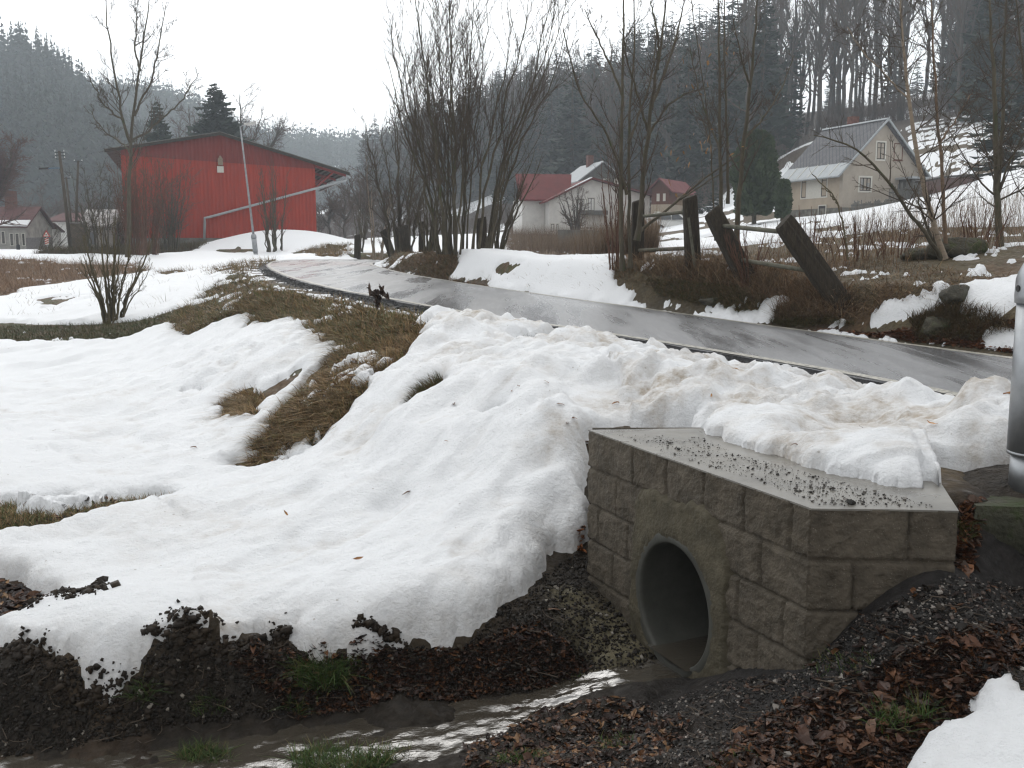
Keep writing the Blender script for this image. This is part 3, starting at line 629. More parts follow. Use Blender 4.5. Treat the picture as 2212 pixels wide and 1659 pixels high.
def water_mesh():
    u_ = np.linspace(0, 1, 260); k_ = np.linspace(0, 1, len(SW)); S = np.stack([np.interp(u_, k_, ST[:, j]) for j in range(3)], -1); wv = np.interp(u_, k_, SW)
    tg = np.gradient(S[:, :2], axis=0); tg /= np.linalg.norm(tg, axis=1)[:, None]; nn = np.c_[-tg[:, 1], tg[:, 0]]
    c = np.linspace(-1.35, 1.35, 60)
    P = np.zeros((260, 60, 3)); P[..., :2] = S[:, None, :2]+nn[:, None]*c[None, :, None]*wv[:, None, None]; P[..., 2] = S[:, 2][:, None]+.004
    P[..., 2] += .009*fbm(P[..., 0], P[..., 1]*1.5, .09, 3, 120)
    return npmesh('water', P.reshape(-1, 3), Q=grid_quads(260, 60), smooth=True)
water = link('water', water_mesh(), water_mat()); tag(water, 'shallow rippling brook water reflecting the pale sky', kind='structure')
def zg(x, y): return zlook(x, y, G)
ZS = np.maximum(G, np.where(F > 0, SNZ, G))
def ztop(x, y): return zlook(x, y, ZS)
# ------------------------------------------------------------------ culvert head wall
m_block = nmat('split_face_concrete', (.086,.073,.056), spec=.12, rough=.75, var=.4, scale=9, bump=1.0, bscale=60, bdist=.012, spots=((.2,.18,.15), 70, .11), detail=10, rough_var=.15)
m_slab = nmat('wet_concrete_top', (.14,.13,.11), rough=.34, var=.3, scale=6, bump=.25, bscale=120, bdist=.002, rough_var=.12, spec=.6, dark=((.05,.045,.04), 38, .62))
m_mortar = nmat('rough_mortar', (.078,.068,.047), spec=.12, rough=.75, var=.35, scale=11, bump=.9, bscale=55, bdist=.01, detail=9)
m_pipe = nmat('concrete_pipe', (.06,.06,.052), rough=.5, spec=.15, var=.35, scale=5, bump=.3, bscale=60, bdist=.004, rough_var=.15, dark=((.05,.05,.035), 3, .58))
culvert = empty('culvert_headwall', (float(WB[0]), float(WB[1]), -1.75), 0, 'grey split-block culvert head wall with round concrete pipe above the brook', 'culvert')
bpy.context.view_layer.update()
inv = np.array([WB[0], WB[1], -1.75])
def wall_panel(name, P0, dr, length, ztop_, zbot, joints, rows, seed, hole=None, mat=None, parent=None, coll=None):
    ds = .0085; ns = int(length/ds)+1; nzn = int((ztop_-zbot)/ds)+1
    s = np.linspace(0, length, ns); z = np.linspace(zbot, ztop_, nzn); S, Z = np.meshgrid(s, z)
    n_out = np.array([dr[1], -dr[0]]);
    if n_out[1] > 0: n_out = -n_out
    jd = np.full(S.shape, 9.)
    for r in range(len(rows)-1):
        zt, zb = rows[r], rows[r+1]; m = (Z <= zt) & (Z >= zb)
        if r > 0: jd = np.minimum(jd, np.abs(Z-zt))
        wob = .004*fbm(Z*3+r, S*0, .1, 2, seed)
        for j in joints[r]: jd = np.where(m, np.minimum(jd, np.abs(S-j+wob)), jd)
    D = .006*fbm(S, Z, .07, 5, seed, .7) + .007*fbm(S, Z, .03, 3, seed+5)
    # each block sits slightly differently
    D = D - .020*np.exp(-(jd/.0055)**2) - .003*np.exp(-(jd/.012)**2)
    keep = np.ones(S.shape, bool)
    if hole is not None: keep = ((S-hole[0])**2+(Z-hole[1])**2) > (hole[2]+.01)**2
    if coll is not None:                  # hand-thrown mortar, a separate skin over the blocks
        D = coll(S, Z)
    X = P0[0]+dr[0]*S+n_out[0]*D; Y = P0[1]+dr[1]*S+n_out[1]*D
    V = np.stack([X, Y, Z], -1).reshape(-1, 3)-inv
    q = grid_quads(nzn, ns); q = q[keep.ravel()[q].all(1)]
    back = -np.array([n_out[0], n_out[1]])*.12
    # close the rim so the wall has thickness
    rim = np.r_[np.arange(ns), np.arange(nzn)*ns+ns-1, (nzn-1)*ns+np.arange(ns)[::-1], (np.arange(nzn)*ns)[::-1]]
    Vb = V[rim].copy(); Vb[:, 0] += back[0]; Vb[:, 1] += back[1]; n0 = len(V)
    k = np.arange(len(rim)-1); rq = np.stack([rim[:-1], n0+k, n0+k+1, rim[1:]], -1)
    return link(name, npmesh(name, np.r_[V, Vb], Q=np.r_[q, rq], smooth=True), mat, parent)
def s_at(px, py):            # distance along the front wall from A for a picture point
    a, _ = ray(px, py); # A + t*(B-A): x = a*y
    d = (WB-WA)[:2]; t = (a*WA[1]-WA[0])/(d[0]-a*d[1]); return float(t*WLEN)
PC = (s_at(1460, 1300), -1.655, .288)
rowsz = [-.98, -1.18, -1.38, -1.58, -1.78, -2.05]
J = [[s_at(1366,1000), s_at(1437,1050), s_at(1518,1080), s_at(1605,1100), s_at(1706,1150)],
     [s_at(1330,1060), s_at(1642,1210), s_at(1395,1120)], [s_at(1293,1150), s_at(1355,1160), s_at(1592,1300), s_at(1690,1330)],
     [s_at(1322,1230), s_at(1632,1400)], [s_at(1380,1300), s_at(1700,1420)]]
front_len = WLEN-.006
wall_panel('block_wall', WA[:2], wdir, front_len, -.979, -2.05, J, rowsz, 200, PC, m_block, culvert)
rd = (WC-WB)[:2]; rl_ = np.linalg.norm(rd); rd = rd/rl_
def s2(px): 
    a, _ = ray(px, 1200); t = (a*WB[1]-WB[0])/((WC-WB)[0]-a*(WC-WB)[1]); return float(t*rl_)
wall_panel('block_wall', WB[:2], rd, rl_, -.979, -1.9, [[s2(1962)], [s2(1847)], [s2(1740), s2(1950)], [s2(1850)], []], rowsz, 230, None, m_block, culvert)
# side walls (left end and right end), plain block ends
mb = MB(); 
def pt(p, z): return (p[0]-inv[0], p[1]-inv[1], z-inv[2])
def thickwall(p, q, th, z0, z1):
    p = np.array(p); q = np.array(q); d = (q-p)/np.linalg.norm(q-p); n = np.array([-d[1], d[0]])*th
    mb.hexa([pt(p, z0), pt(q, z0), pt(q+n, z0), pt(p+n, z0), pt(p, z1), pt(q, z1), pt(q+n, z1), pt(p+n, z1)])
thickwall(WD, np.array(WA[:2])+[.03,.14], .02, -2.0, -.99); thickwall(np.array(WC[:2])+[-.004,.01], WD, .06, -1.9, -.99)
mb.build('block_wall', m_block, culvert)
# cast top slab
def slab():
    poly = np.array([WA[:2]-wnrm*.0+wnrm*.003, WB[:2]+wnrm*.001+np.array([-.001, -.002]), WC[:2]+np.array([.002,-.002]), WD, WA[:2]+np.array([.02,.14])])
    n = 60; V = []; 
    A_, B_, C_, D_ = poly[0], poly[1], poly[2], poly[3]
    # patch: left edge A->B, right edge D->C
    t = np.linspace(0, 1, n); L = A_[None]*(1-t)[:, None]+B_[None]*t[:, None]; Rr = D_[None]*(1-t)[:, None]+C_[None]*t[:, None]
    P = L[:, None]*(1-t)[None, :, None]+Rr[:, None]*t[None, :, None]
    Z = -.977+.0035*fbm(P[..., 0], P[..., 1], .5, 3, 301)
    V = np.stack([P[..., 0], P[..., 1], Z], -1)
    V = V.reshape(-1, 3); q = grid_quads(n, n); i = np.arange(n*n).reshape(n, n)
    rim = np.r_[i[0], i[1:, -1], i[-1, ::-1][1:], i[::-1, 0][1:]]
    Vb = V[rim].copy(); Vb[:, 2] -= .007; n0 = len(V); k = np.arange(len(rim)-1)
    return npmesh('top_slab', np.r_[V, Vb]-inv, Q=np.r_[q, np.stack([rim[:-1], n0+k, n0+k+1, rim[1:]], -1)], smooth=False)
link('top_slab', slab(), m_slab, culvert)
# mortar collar
def collar_D(S, Z):
    dx = S-PC[0]; dz = Z-PC[1]-.0
    ux = np.abs(dx)/.41; uz = np.where(dz > 0, dz/.50, -dz/.50)
    r = (ux**5+np.clip(uz, 0, 9)**5)**.2 + .10*fbm(S, Z, .12, 4, 401)
    rp = np.sqrt(dx**2+dz**2)
    return .016+.006*fbm(S, Z, .07, 5, 402, .65) - .05*sstep(.93, 1.06, r) + .010*np.exp(-((rp-.36)/.05)**2)
wall_panel('mortar_collar', WA[:2], wdir, front_len, -1.10, -2.04, [[], [], [], [], []], rowsz, 0, (PC[0], PC[1], PC[2]+.0), m_mortar, culvert, collar_D)
pc = np.array([WA[0]+wdir[0]*PC[0], WA[1]+wdir[1]*PC[0]]); nin = -wnrm
def pipe():
    prof = [(.0, .338), (-.018, .336), (-.022, .330), (-.022, .298), (-.018, .290), (0, .286), (.4, .286), (1.2, .286), (5.2, .286), (5.21, .01)]
    nseg = 72; V = []
    for off, r in prof:
        for k in range(nseg):
            th = 2*math.pi*k/nseg; rr = r+(.004*math.sin(3*th+1)+.003*math.sin(7*th) if off < 0.1 and r > .3 else 0)
            c = np.array([pc[0]+nin[0]*off, pc[1]+nin[1]*off, PC[1]]); V.append(c+np.array([wdir[0]*math.cos(th)*rr, wdir[1]*math.cos(th)*rr, math.sin(th)*rr]))
    i = np.arange(len(prof)*nseg).reshape(len(prof), nseg); j = np.roll(i, -1, 1)
    q = np.stack([i[:-1], j[:-1], j[1:], i[1:]], -1).reshape(-1, 4)
    return npmesh('pipe', np.array(V)-inv, Q=q, smooth=True)
link('pipe', pipe(), m_pipe, culvert)
# thin film of water lying in the pipe
wv = []
for off in np.linspace(-.05, 3.0, 20):
    for w in (-.17, .17): wv.append(np.array([pc[0]+nin[0]*off+wdir[0]*w, pc[1]+nin[1]*off+wdir[1]*w, -1.905+.01*off])-inv)
i = np.arange(40).reshape(20, 2)
link('pipe_water', npmesh('pipe_water', wv, Q=grid_quads(20, 2)), water.data.materials[0], culvert)

# ------------------------------------------------------------------ scattered stones, leaves, blades: numpy builders
def frames(n, rng): 
    q = rng.normal(size=(n, 4)); q /= np.linalg.norm(q, axis=1)[:, None]; w, x, y, z = q.T
    return np.stack([1-2*(y*y+z*z), 2*(x*y-z*w), 2*(x*z+y*w), 2*(x*y+z*w), 1-2*(x*x+z*z), 2*(y*z-x*w), 2*(x*z-y*w), 2*(y*z+x*w), 1-2*(x*x+y*y)], -1).reshape(n, 3, 3)
OCT = np.array([[1,0,0],[-1,0,0],[0,1,0],[0,-1,0],[0,0,1],[0,0,-1]], float); OCTF = np.array([[0,2,4],[2,1,4],[1,3,4],[3,0,4],[2,0,5],[1,2,5],[3,1,5],[0,3,5]])
CUB = np.array([[a, b, c] for a in (-1, 1) for b in (-1, 1) for c in (-1, 1)], float)*.62
CUBF = np.array([[0,1,3,2],[4,6,7,5],[0,4,5,1],[2,3,7,6],[0,2,6,4],[1,5,7,3]])
def stones(name, P, size, cols, rng, mat, flat=.7, cube=.5):
    n = len(P); Rm = frames(n, rng); sc = size[:, None, None]*rng.uniform(.6, 1.3, (n, 1, 3))
    V = CUB[None]*sc*(1+.45*rng.uniform(-1, 1, (n, 8, 3))); V = np.einsum('nij,nkj->nki', Rm, V); V[..., 2] *= flat; V += P[:, None]
    Q = (CUBF[None]+(np.arange(n)*8)[:, None, None]).reshape(-1, 4)
    return link(name, npmesh(name, V.reshape(-1, 3), Q=Q, smooth='clod' in name, cols=np.repeat(cols, 8, 0)), mat)
def leaves(name, P, size, cols, rng, mat, curl=.5, long=1.8, tilt=.5):
    """small curled leaves: 3 x 3 patch with a pointed outline"""
    n = len(P); u = np.linspace(-1, 1, 5); prof = np.array([.05, .8, 1., .7, .02])
    a = rng.uniform(0, 2*np.pi, n); U = np.repeat(u, 3); Wv = np.tile([-1, 0, 1], 5)*np.repeat(prof, 3)
    L = np.zeros((n, 15, 3)); L[..., 0] = U*long; L[..., 1] = Wv*.8
    cu = rng.uniform(-curl, curl, (n, 1))*1.2; cv = rng.uniform(0, curl, (n, 1))
    L[..., 2] = cu*U[None]**2 + cv*np.abs(Wv)[None] + .12*rng.normal(size=(n, 15))
    tx = rng.normal(0, tilt, n); ty = rng.normal(0, tilt, n)
    x, y, z = L[..., 0], L[..., 1], L[..., 2]
    z2 = z+x*tx[:, None]*.5+y*ty[:, None]*.6; ca, sa = np.cos(a)[:, None], np.sin(a)[:, None]
    V = np.stack([x*ca-y*sa, x*sa+y*ca, z2], -1)*size[:, None, None]
    V += P[:, None]; g = grid_quads(5, 3); Q = (g[None]+(np.arange(n)*15)[:, None, None]).reshape(-1, 4)
    return link(name, npmesh(name, V.reshape(-1, 3), Q=Q, cols=np.repeat(cols, 15, 0)), mat)
def blades(name, P, h, lean, width, cols, mat, rng, seg=3, droop=1.0):
    """P base, h length, lean (n,2) horizontal drift relative to the length"""
    n = len(P); t = np.linspace(0, 1, seg+1); a = rng.uniform(0, np.pi, n); wx, wy = np.cos(a)*width, np.sin(a)*width
    lx = lean[:, 0][:, None]*(t+.8*t*t)[None]*h[:, None]*.6; ly = lean[:, 1][:, None]*(t+.8*t*t)[None]*h[:, None]*.6
    ll = np.clip(np.hypot(lean[:, 0], lean[:, 1]), 0, 2.2)[:, None]
    lz = h[:, None]*(t[None]*(1-.25*ll) - droop*.18*ll*(t**2.5)[None])
    C0 = np.stack([P[:, 0][:, None]+lx, P[:, 1][:, None]+ly, P[:, 2][:, None]+lz], -1)
    tw = (1-t**1.5*.9)[None, :, None]; off = np.stack([wx, wy, np.zeros(n)], -1)[:, None]*tw*.5
    V = np.stack([C0-off, C0+off], 2).reshape(n, -1, 3)
    g = grid_quads(seg+1, 2); Q = (g[None]+(np.arange(n)*2*(seg+1))[:, None, None]).reshape(-1, 4)
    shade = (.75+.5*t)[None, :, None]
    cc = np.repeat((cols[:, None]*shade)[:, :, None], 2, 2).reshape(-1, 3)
    return link(name, npmesh(name, V.reshape(-1, 3), Q=Q, cols=cc), mat)
def fill(name, pl, n, rng, y0=0., G_=None):
    """n random spots inside an outline on the ground (outline in picture units); even over the outline seen from the path"""
    pl = np.array(pl, float); lo = pl.min(0); hi = pl.max(0); out = []
    while sum(map(len, out)) < n:
        q = rng.uniform(lo, hi, (n*2, 2)); out.append(q[poly_sd(q[:, 0], q[:, 1], pl) > 0])
    q = np.concatenate(out)[:n]; return hit(q[:, 0], q[:, 1], G_ if G_ is not None else GB, y0)
m_scatter = nmat('stone_bits', (1,1,1), rough=.6, var=.2, scale=60, bump=.6, bscale=120, bdist=.003, col_attr=True, spec=.15)
m_leaf = nmat('dead_leaf', (1,1,1), rough=.4, var=.3, scale=60, bump=0, col_attr=True, spec=.22)
m_blade = nmat('grass_blade', (1,1,1), rough=.7, var=.15, scale=20, bump=0, col_attr=True, spec=.2)
def pick(pal, n, rng, var=.25):
    pal = np.array(pal); return pal[rng.randint(0, len(pal), n)]*(1+var*rng.uniform(-1, 1, (n, 1)))
def setz(P, dz=0., fn=None): P = P.copy(); P[:, 2] = (fn or zg)(P[:, 0], P[:, 1])+dz; return P
def inF(P): return zlook(P[:, 0], P[:, 1], F)
def notroad(P, m=.05): return (zlook(P[:, 0], P[:, 1], DL) > m) | (zlook(P[:, 0], P[:, 1], DR) > m)

rng = rs(11)
# gravel on the right-hand side of the brook
pl = [(1540,1480),(1740,1450),(1850,1340),(2060,1240),(2212,1270),(2330,1300),(2330,1600),(2100,1640),(1950,1800),(1100,1800),(1180,1640),(1300,1560)]
P = fill('g', pl, 26000, rng); P = P[(inF(P) < .0) & (poly_sd(P[:, 0], P[:, 1], FOOT) < -.01)]; P = setz(P, .002)
sz = rng.lognormal(math.log(.0042), .5, len(P)); sz = np.clip(sz, .002, .02)
cl = pick([(.02,.018,.017),(.03,.027,.025),(.014,.013,.012),(.045,.042,.038),(.018,.017,.016),(.022,.02,.018),(.20,.18,.16),(.08,.06,.05)], len(P), rng)
k = rng.rand(len(P)); cl[k > .94] *= 1.6; cl = np.clip(cl, 0, .5)
tag(stones('gravel', P, sz, cl, rng, m_scatter), 'dark loose gravel with pale specks beside the culvert', kind='stuff')
pl = [(1000,1390),(1180,1240),(1262,1180),(1400,1400),(1500,1440),(1300,1480),(900,1530),(300,1600),(0,1640),(0,1480),(500,1440)]
P = fill('g', pl, 12000, rng); P = P[(inF(P) < -.01) & (poly_sd(P[:, 0], P[:, 1], FOOT) < -.01)]; P = setz(P, .001)
sz = np.clip(rng.lognormal(math.log(.0055), .45, len(P)), .003, .016)
cl = pick([(.014,.011,.008),(.02,.015,.011),(.011,.009,.007),(.03,.026,.022)], len(P), rng); cl[rng.rand(len(P)) > .985] = (.22,.2,.17)
tag(stones('soil_clods', P, sz, cl, rng, m_scatter, 1.0), 'crumbly dark clods of soil along the brook', kind='stuff')
# clods pushed onto the snow on the left
spots = [(30,1450,60,22),(110,1470,50,20),(60,1440,50,20),(400,1420,60,40),(420,1450,50,30),(600,1410,35,20),(220,1320,22,12),(140,1335,40,14),(50,1350,40,18),(190,1330,20,8),(470,1460,60,30),(330,1430,20,14),(820,1405,60,12),(560,1450,60,22),(250,1520,150,30)]
PP = []
for x, y_, rx, ry in spots:
    n = int(rx*2.2); q = rng.normal(size=(n, 2))*.5; PP.append(hit(x+q[:, 0]*rx, y_+q[:, 1]*ry))
P = np.concatenate(PP); P = setz(P, .0, ztop); sz = np.clip(rng.lognormal(math.log(.009), .5, len(P)), .004, .026); P[:, 2] += sz*.3
tag(stones('soil_clods', P, sz, pick([(.02,.015,.011),(.03,.022,.015)], len(P), rng), rng, m_scatter, .9), 'wet black clods of dug soil lying on the snow edge', kind='stuff')
# asphalt crumbs along the road edge
k = rng.randint(10, 150, 4200); off = np.abs(rng.normal(0, .14, 4200)); P = RL[k]+np.c_[nrm[k]*off[:, None], np.zeros(4200)]+rng.normal(0, .05, (4200, 3))*[1, 1, 0]
P = setz(P, .004, ztop); tag(stones('asphalt_crumbs', P, np.clip(rng.lognormal(math.log(.011), .5, len(P)), .004, .04), pick([(.03,.03,.03),(.02,.02,.02),(.05,.05,.05)], len(P), rng), rng, m_scatter), 'black asphalt crumbs along the broken road edge', kind='stuff')
# grit on the top slab
pl = [(1330,938),(1520,945),(1600,985),(1720,1015),(1830,1045),(2040,1098),(1770,1092),(1640,1040),(1450,985)]
P = np.array(pl, float); 
q = rng.uniform(P.min(0), P.max(0), (9000, 2)); q = q[poly_sd(q[:, 0], q[:, 1], P) > 0][:1500]
a, h = ray(q[:, 0], q[:, 1]); Y = -.974/h; P = np.c_[a*Y, Y, np.full(len(Y), -.972)]
sz = np.clip(rng.lognormal(math.log(.0019), .65, len(P)), .0010, .009); sz[:3] = [.016, .013, .012]; P[:3] = [atz(1838,1085,-.968), atz(1800,1055,-.968), atz(1828,1080,-.968)]
tag(stones('slab_grit', P, sz, pick([(.03,.028,.025),(.05,.045,.04),(.12,.11,.1)], len(P), rng), rng, m_scatter), 'dark grit and small stones on the wet slab', kind='stuff')

# leaf litter in the lower right, along the brook, beside the road
def litter(pl, n, size, pal, nm, lab, dz=.006, snow_ok=False, y0=0.):
    P = fill('l', pl, n, rng, y0)
    if not snow_ok: P = P[inF(P) < .02]
    P = P[poly_sd(P[:, 0], P[:, 1], FOOT) < -.02]; P = P[notroad(P)]; P = setz(P, dz, ztop)
    s = np.clip(rng.lognormal(math.log(size), .35, len(P)), size*.4, size*2.2)
    return tag(leaves(nm, P, s, pick(pal, len(P), rng, .35), rng, m_leaf, .7), lab, kind='stuff')
PALR = [(.042,.022,.015),(.028,.016,.012),(.022,.012,.009),(.065,.030,.016),(.018,.011,.009),(.020,.015,.011),(.10,.045,.02)]
litter([(1480,1690),(1600,1590),(1680,1545),(1830,1490),(1980,1420),(2100,1370),(2230,1330),(2260,1420),(2130,1480),(2090,1560),(1990,1610),(1940,1700),(1700,1760),(1350,1740)], 7500, .0078, PALR, 'leaf_litter', 'wet reddish brown leaves rotting on the gravel bank')
litter([(560,1440),(800,1430),(1000,1390),(1160,1350),(1280,1440),(1230,1480),(900,1530),(640,1560),(500,1500)], 4200, .008, PALR, 'leaf_litter', 'matted brown leaves on the mud bank below the snow')
litter([(1100,1540),(1350,1520),(1500,1580),(1350,1700),(1000,1690),(1000,1600)], 2000, .008, PALR+[(.16,.09,.045)], 'leaf_litter', 'sodden leaves between the brook channels', y0=0)
litter([(-20,1250),(110,1300),(40,1370),(-20,1400)], 500, .012, PALR+[(.2,.12,.06)], 'leaf_litter', 'brown leaves and stalks by the left edge snow')
litter([(0,1150),(240,1085),(370,1085),(250,1120),(0,1172)], 400, .012, PALR, 'leaf_litter', 'brown leaves on the grassy hump in the snow field')
litter([(2080,1090),(2130,1080),(2110,1180),(2100,1240),(2060,1230)], 300, .012, [(.12,.05,.02),(.08,.035,.02),(.05,.03,.02)], 'leaf_litter', 'orange leaves in the gap beside the mossy footing')
litter([(1230,1170),(1262,1150),(1262,1195)], 45, .012, [(.14,.05,.015)], 'leaf_litter', 'orange leaves by the left foot of the head wall')
litter([(1700,715),(1900,718),(2080,700),(2212,690),(2212,765),(2100,752),(1900,730)], 2600, .02, [(.16,.06,.025),(.11,.045,.02),(.07,.035,.02)], 'leaf_litter', 'rusty leaves strewn along the far road edge')
litter([(720,780),(860,690),(900,690),(860,750),(640,940),(560,1000),(560,960)], 1500, .022, [(.10,.05,.02),(.07,.035,.02)], 'leaf_litter', 'brown leaves caught in the grass of the road bank')
litter([(1640,1580),(1830,1500),(1980,1440),(2100,1390),(2210,1350),(2220,1420),(2130,1470),(2060,1560),(1960,1640),(1750,1700),(1500,1700)], 200, .014, PALR[:1]+[(.075,.035,.02),(.10,.05,.028)], 'leaf_litter', 'larger wet maple leaves on top of the litter by the snow', dz=.015)
litter([(1560,1480),(1740,1450),(1850,1340),(2060,1240),(2200,1280),(2100,1370),(1830,1490),(1600,1590)], 160, .011, PALR, 'leaf_litter', 'scattered leaves lying on the gravel beside the wall', dz=.008)
# single fallen leaves on the snow
P = []
for (x, y_) in [(965,1013),(775,1276),(2070,938),(1585,848),(1632,800),(1625,808),(1535,920),(1715,1000),(1860,985),(1210,930),(1225,972),(1240,970),(1105,887),(1120,883),(980,882),(2175,985),(2010,985),(1330,880),(1195,1330),(1270,960),(420,1000),(590,1030),(1180,880),(880,1100),(620,1180)]:
    P.append(hit(x, y_)[0])
P = setz(np.array(P), .012, ztop)
sz = np.full(len(P), .014)
for i in range(len(P)):
    pass
tag(leaves('fallen_leaves', P, .75*sz*rng.uniform(.6, 1.5, len(P)), pick([(.22,.10,.035),(.3,.15,.05),(.12,.06,.03)], len(P), rng), rng, m_leaf, .8, 2.6), 'single orange brown leaves scattered over the snow', kind='stuff')

# ------------------------------------------------------------------ grasses
def grass(nm, lab, pl, n, h, lean, wid, pal, jit=.5, minF=-9, maxF=.03, y0=0., seg=3, dr=1.0, tuft=0):
    P = fill('b', pl, n if not tuft else max(8, n//tuft), rng, y0)
    if tuft:
        P = np.repeat(P, tuft, 0); P[:, :2] += rng.normal(0, 1, (len(P), 2))*h*.22
    f = inF(P); P = P[(f < maxF) & (f > minF)]; P = P[notroad(P, .03)]
    P = P[poly_sd(P[:, 0], P[:, 1], FOOT) < -.02]
    P = setz(P, -.005, zg); m = len(P); H = h*rng.uniform(.45, 1.3, m)
    if tuft: pass
    cn = fbm(P[:, 0], P[:, 1], .8, 2, 500)
    ln = np.array(lean)[None]+rng.normal(0, jit, (m, 2)); 
    c = pick(pal, m, rng, .3)
    o = blades(nm, P, H, ln, wid*rng.uniform(.6, 1.4, m), c, m_blade, rng, seg, dr)
    return tag(o, lab, kind='stuff')
DEAD = [(.26,.17,.085),(.19,.12,.055),(.14,.09,.045),(.34,.24,.13),(.11,.075,.04),(.13,.12,.05)]
GREEN = [(.075,.095,.03),(.09,.10,.035)]
BRN = [(.19,.125,.072),(.15,.095,.055),(.25,.17,.10),(.11,.08,.05),(.30,.215,.13),(.19,.105,.055)]
RUST = [(.17,.08,.035),(.13,.06,.03),(.10,.05,.028),(.20,.12,.06)]
GREEN = [(.075,.095,.03),(.06,.085,.025),(.035,.055,.018)]
bk = (-.55, -.45)      # down the road bank
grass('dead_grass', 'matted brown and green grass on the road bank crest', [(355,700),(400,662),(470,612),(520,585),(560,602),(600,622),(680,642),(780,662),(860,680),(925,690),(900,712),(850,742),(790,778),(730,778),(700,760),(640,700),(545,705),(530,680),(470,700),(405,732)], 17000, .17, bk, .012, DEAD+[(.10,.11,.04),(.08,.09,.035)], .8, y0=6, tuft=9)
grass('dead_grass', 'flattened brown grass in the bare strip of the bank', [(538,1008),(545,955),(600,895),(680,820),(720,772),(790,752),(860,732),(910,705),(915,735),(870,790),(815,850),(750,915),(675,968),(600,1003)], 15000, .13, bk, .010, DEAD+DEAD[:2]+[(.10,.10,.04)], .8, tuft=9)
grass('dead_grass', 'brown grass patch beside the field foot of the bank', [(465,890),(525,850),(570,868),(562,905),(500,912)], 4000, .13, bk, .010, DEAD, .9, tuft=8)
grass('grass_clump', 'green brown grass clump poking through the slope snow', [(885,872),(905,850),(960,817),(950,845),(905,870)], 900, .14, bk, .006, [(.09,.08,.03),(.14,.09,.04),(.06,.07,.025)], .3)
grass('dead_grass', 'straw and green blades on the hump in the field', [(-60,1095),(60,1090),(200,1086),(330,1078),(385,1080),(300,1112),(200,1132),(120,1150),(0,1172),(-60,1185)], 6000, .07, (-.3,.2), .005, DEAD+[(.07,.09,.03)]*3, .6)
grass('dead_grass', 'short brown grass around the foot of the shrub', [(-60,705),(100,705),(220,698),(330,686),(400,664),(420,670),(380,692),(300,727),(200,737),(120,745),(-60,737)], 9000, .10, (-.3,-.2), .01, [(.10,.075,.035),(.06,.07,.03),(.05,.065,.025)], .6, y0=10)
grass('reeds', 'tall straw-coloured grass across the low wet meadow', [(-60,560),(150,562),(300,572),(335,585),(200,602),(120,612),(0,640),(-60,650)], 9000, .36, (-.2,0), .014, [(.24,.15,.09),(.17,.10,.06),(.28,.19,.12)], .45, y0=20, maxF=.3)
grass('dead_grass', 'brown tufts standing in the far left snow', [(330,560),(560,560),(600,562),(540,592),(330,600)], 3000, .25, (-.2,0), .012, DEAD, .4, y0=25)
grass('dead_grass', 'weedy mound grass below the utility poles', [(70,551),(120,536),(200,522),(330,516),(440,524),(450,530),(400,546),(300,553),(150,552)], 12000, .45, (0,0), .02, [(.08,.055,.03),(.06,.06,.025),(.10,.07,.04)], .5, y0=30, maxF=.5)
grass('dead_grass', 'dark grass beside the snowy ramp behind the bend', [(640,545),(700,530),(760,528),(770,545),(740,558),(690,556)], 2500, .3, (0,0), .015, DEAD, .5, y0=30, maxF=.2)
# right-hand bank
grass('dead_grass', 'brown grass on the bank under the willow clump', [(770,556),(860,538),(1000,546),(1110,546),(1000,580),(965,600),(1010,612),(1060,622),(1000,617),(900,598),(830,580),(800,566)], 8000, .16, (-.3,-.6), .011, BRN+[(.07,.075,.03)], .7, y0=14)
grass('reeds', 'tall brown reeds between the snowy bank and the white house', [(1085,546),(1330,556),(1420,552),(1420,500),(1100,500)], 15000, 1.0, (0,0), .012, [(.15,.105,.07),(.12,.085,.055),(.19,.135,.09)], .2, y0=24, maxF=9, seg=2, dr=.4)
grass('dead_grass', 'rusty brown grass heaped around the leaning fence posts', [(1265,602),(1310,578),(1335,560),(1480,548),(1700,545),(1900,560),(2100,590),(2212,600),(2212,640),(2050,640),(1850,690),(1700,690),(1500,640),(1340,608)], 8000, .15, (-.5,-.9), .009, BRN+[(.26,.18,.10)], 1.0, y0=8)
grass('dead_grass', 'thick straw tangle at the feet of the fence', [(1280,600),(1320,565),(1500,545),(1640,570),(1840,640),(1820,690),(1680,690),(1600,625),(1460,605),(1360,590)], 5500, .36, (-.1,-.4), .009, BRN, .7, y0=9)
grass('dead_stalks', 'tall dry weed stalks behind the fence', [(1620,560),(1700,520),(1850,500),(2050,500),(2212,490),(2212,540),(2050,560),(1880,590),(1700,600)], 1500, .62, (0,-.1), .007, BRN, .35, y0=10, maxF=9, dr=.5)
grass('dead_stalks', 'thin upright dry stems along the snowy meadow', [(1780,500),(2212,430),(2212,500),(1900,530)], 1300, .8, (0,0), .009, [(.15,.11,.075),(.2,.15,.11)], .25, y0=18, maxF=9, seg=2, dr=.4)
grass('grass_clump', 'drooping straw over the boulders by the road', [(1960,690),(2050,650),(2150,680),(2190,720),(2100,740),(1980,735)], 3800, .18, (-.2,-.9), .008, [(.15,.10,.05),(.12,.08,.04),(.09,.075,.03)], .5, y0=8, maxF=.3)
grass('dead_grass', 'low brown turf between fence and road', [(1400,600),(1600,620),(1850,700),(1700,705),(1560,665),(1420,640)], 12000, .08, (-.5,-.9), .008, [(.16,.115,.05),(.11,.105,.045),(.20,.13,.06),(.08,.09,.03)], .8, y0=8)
grass('dead_grass', 'sparse stems poking out of the roadside snow', [(960,605),(1100,560),(1300,560),(1400,640),(1200,630)], 260, .16, (-.2,-.2), .009, DEAD, .5, y0=12, maxF=9, tuft=6)
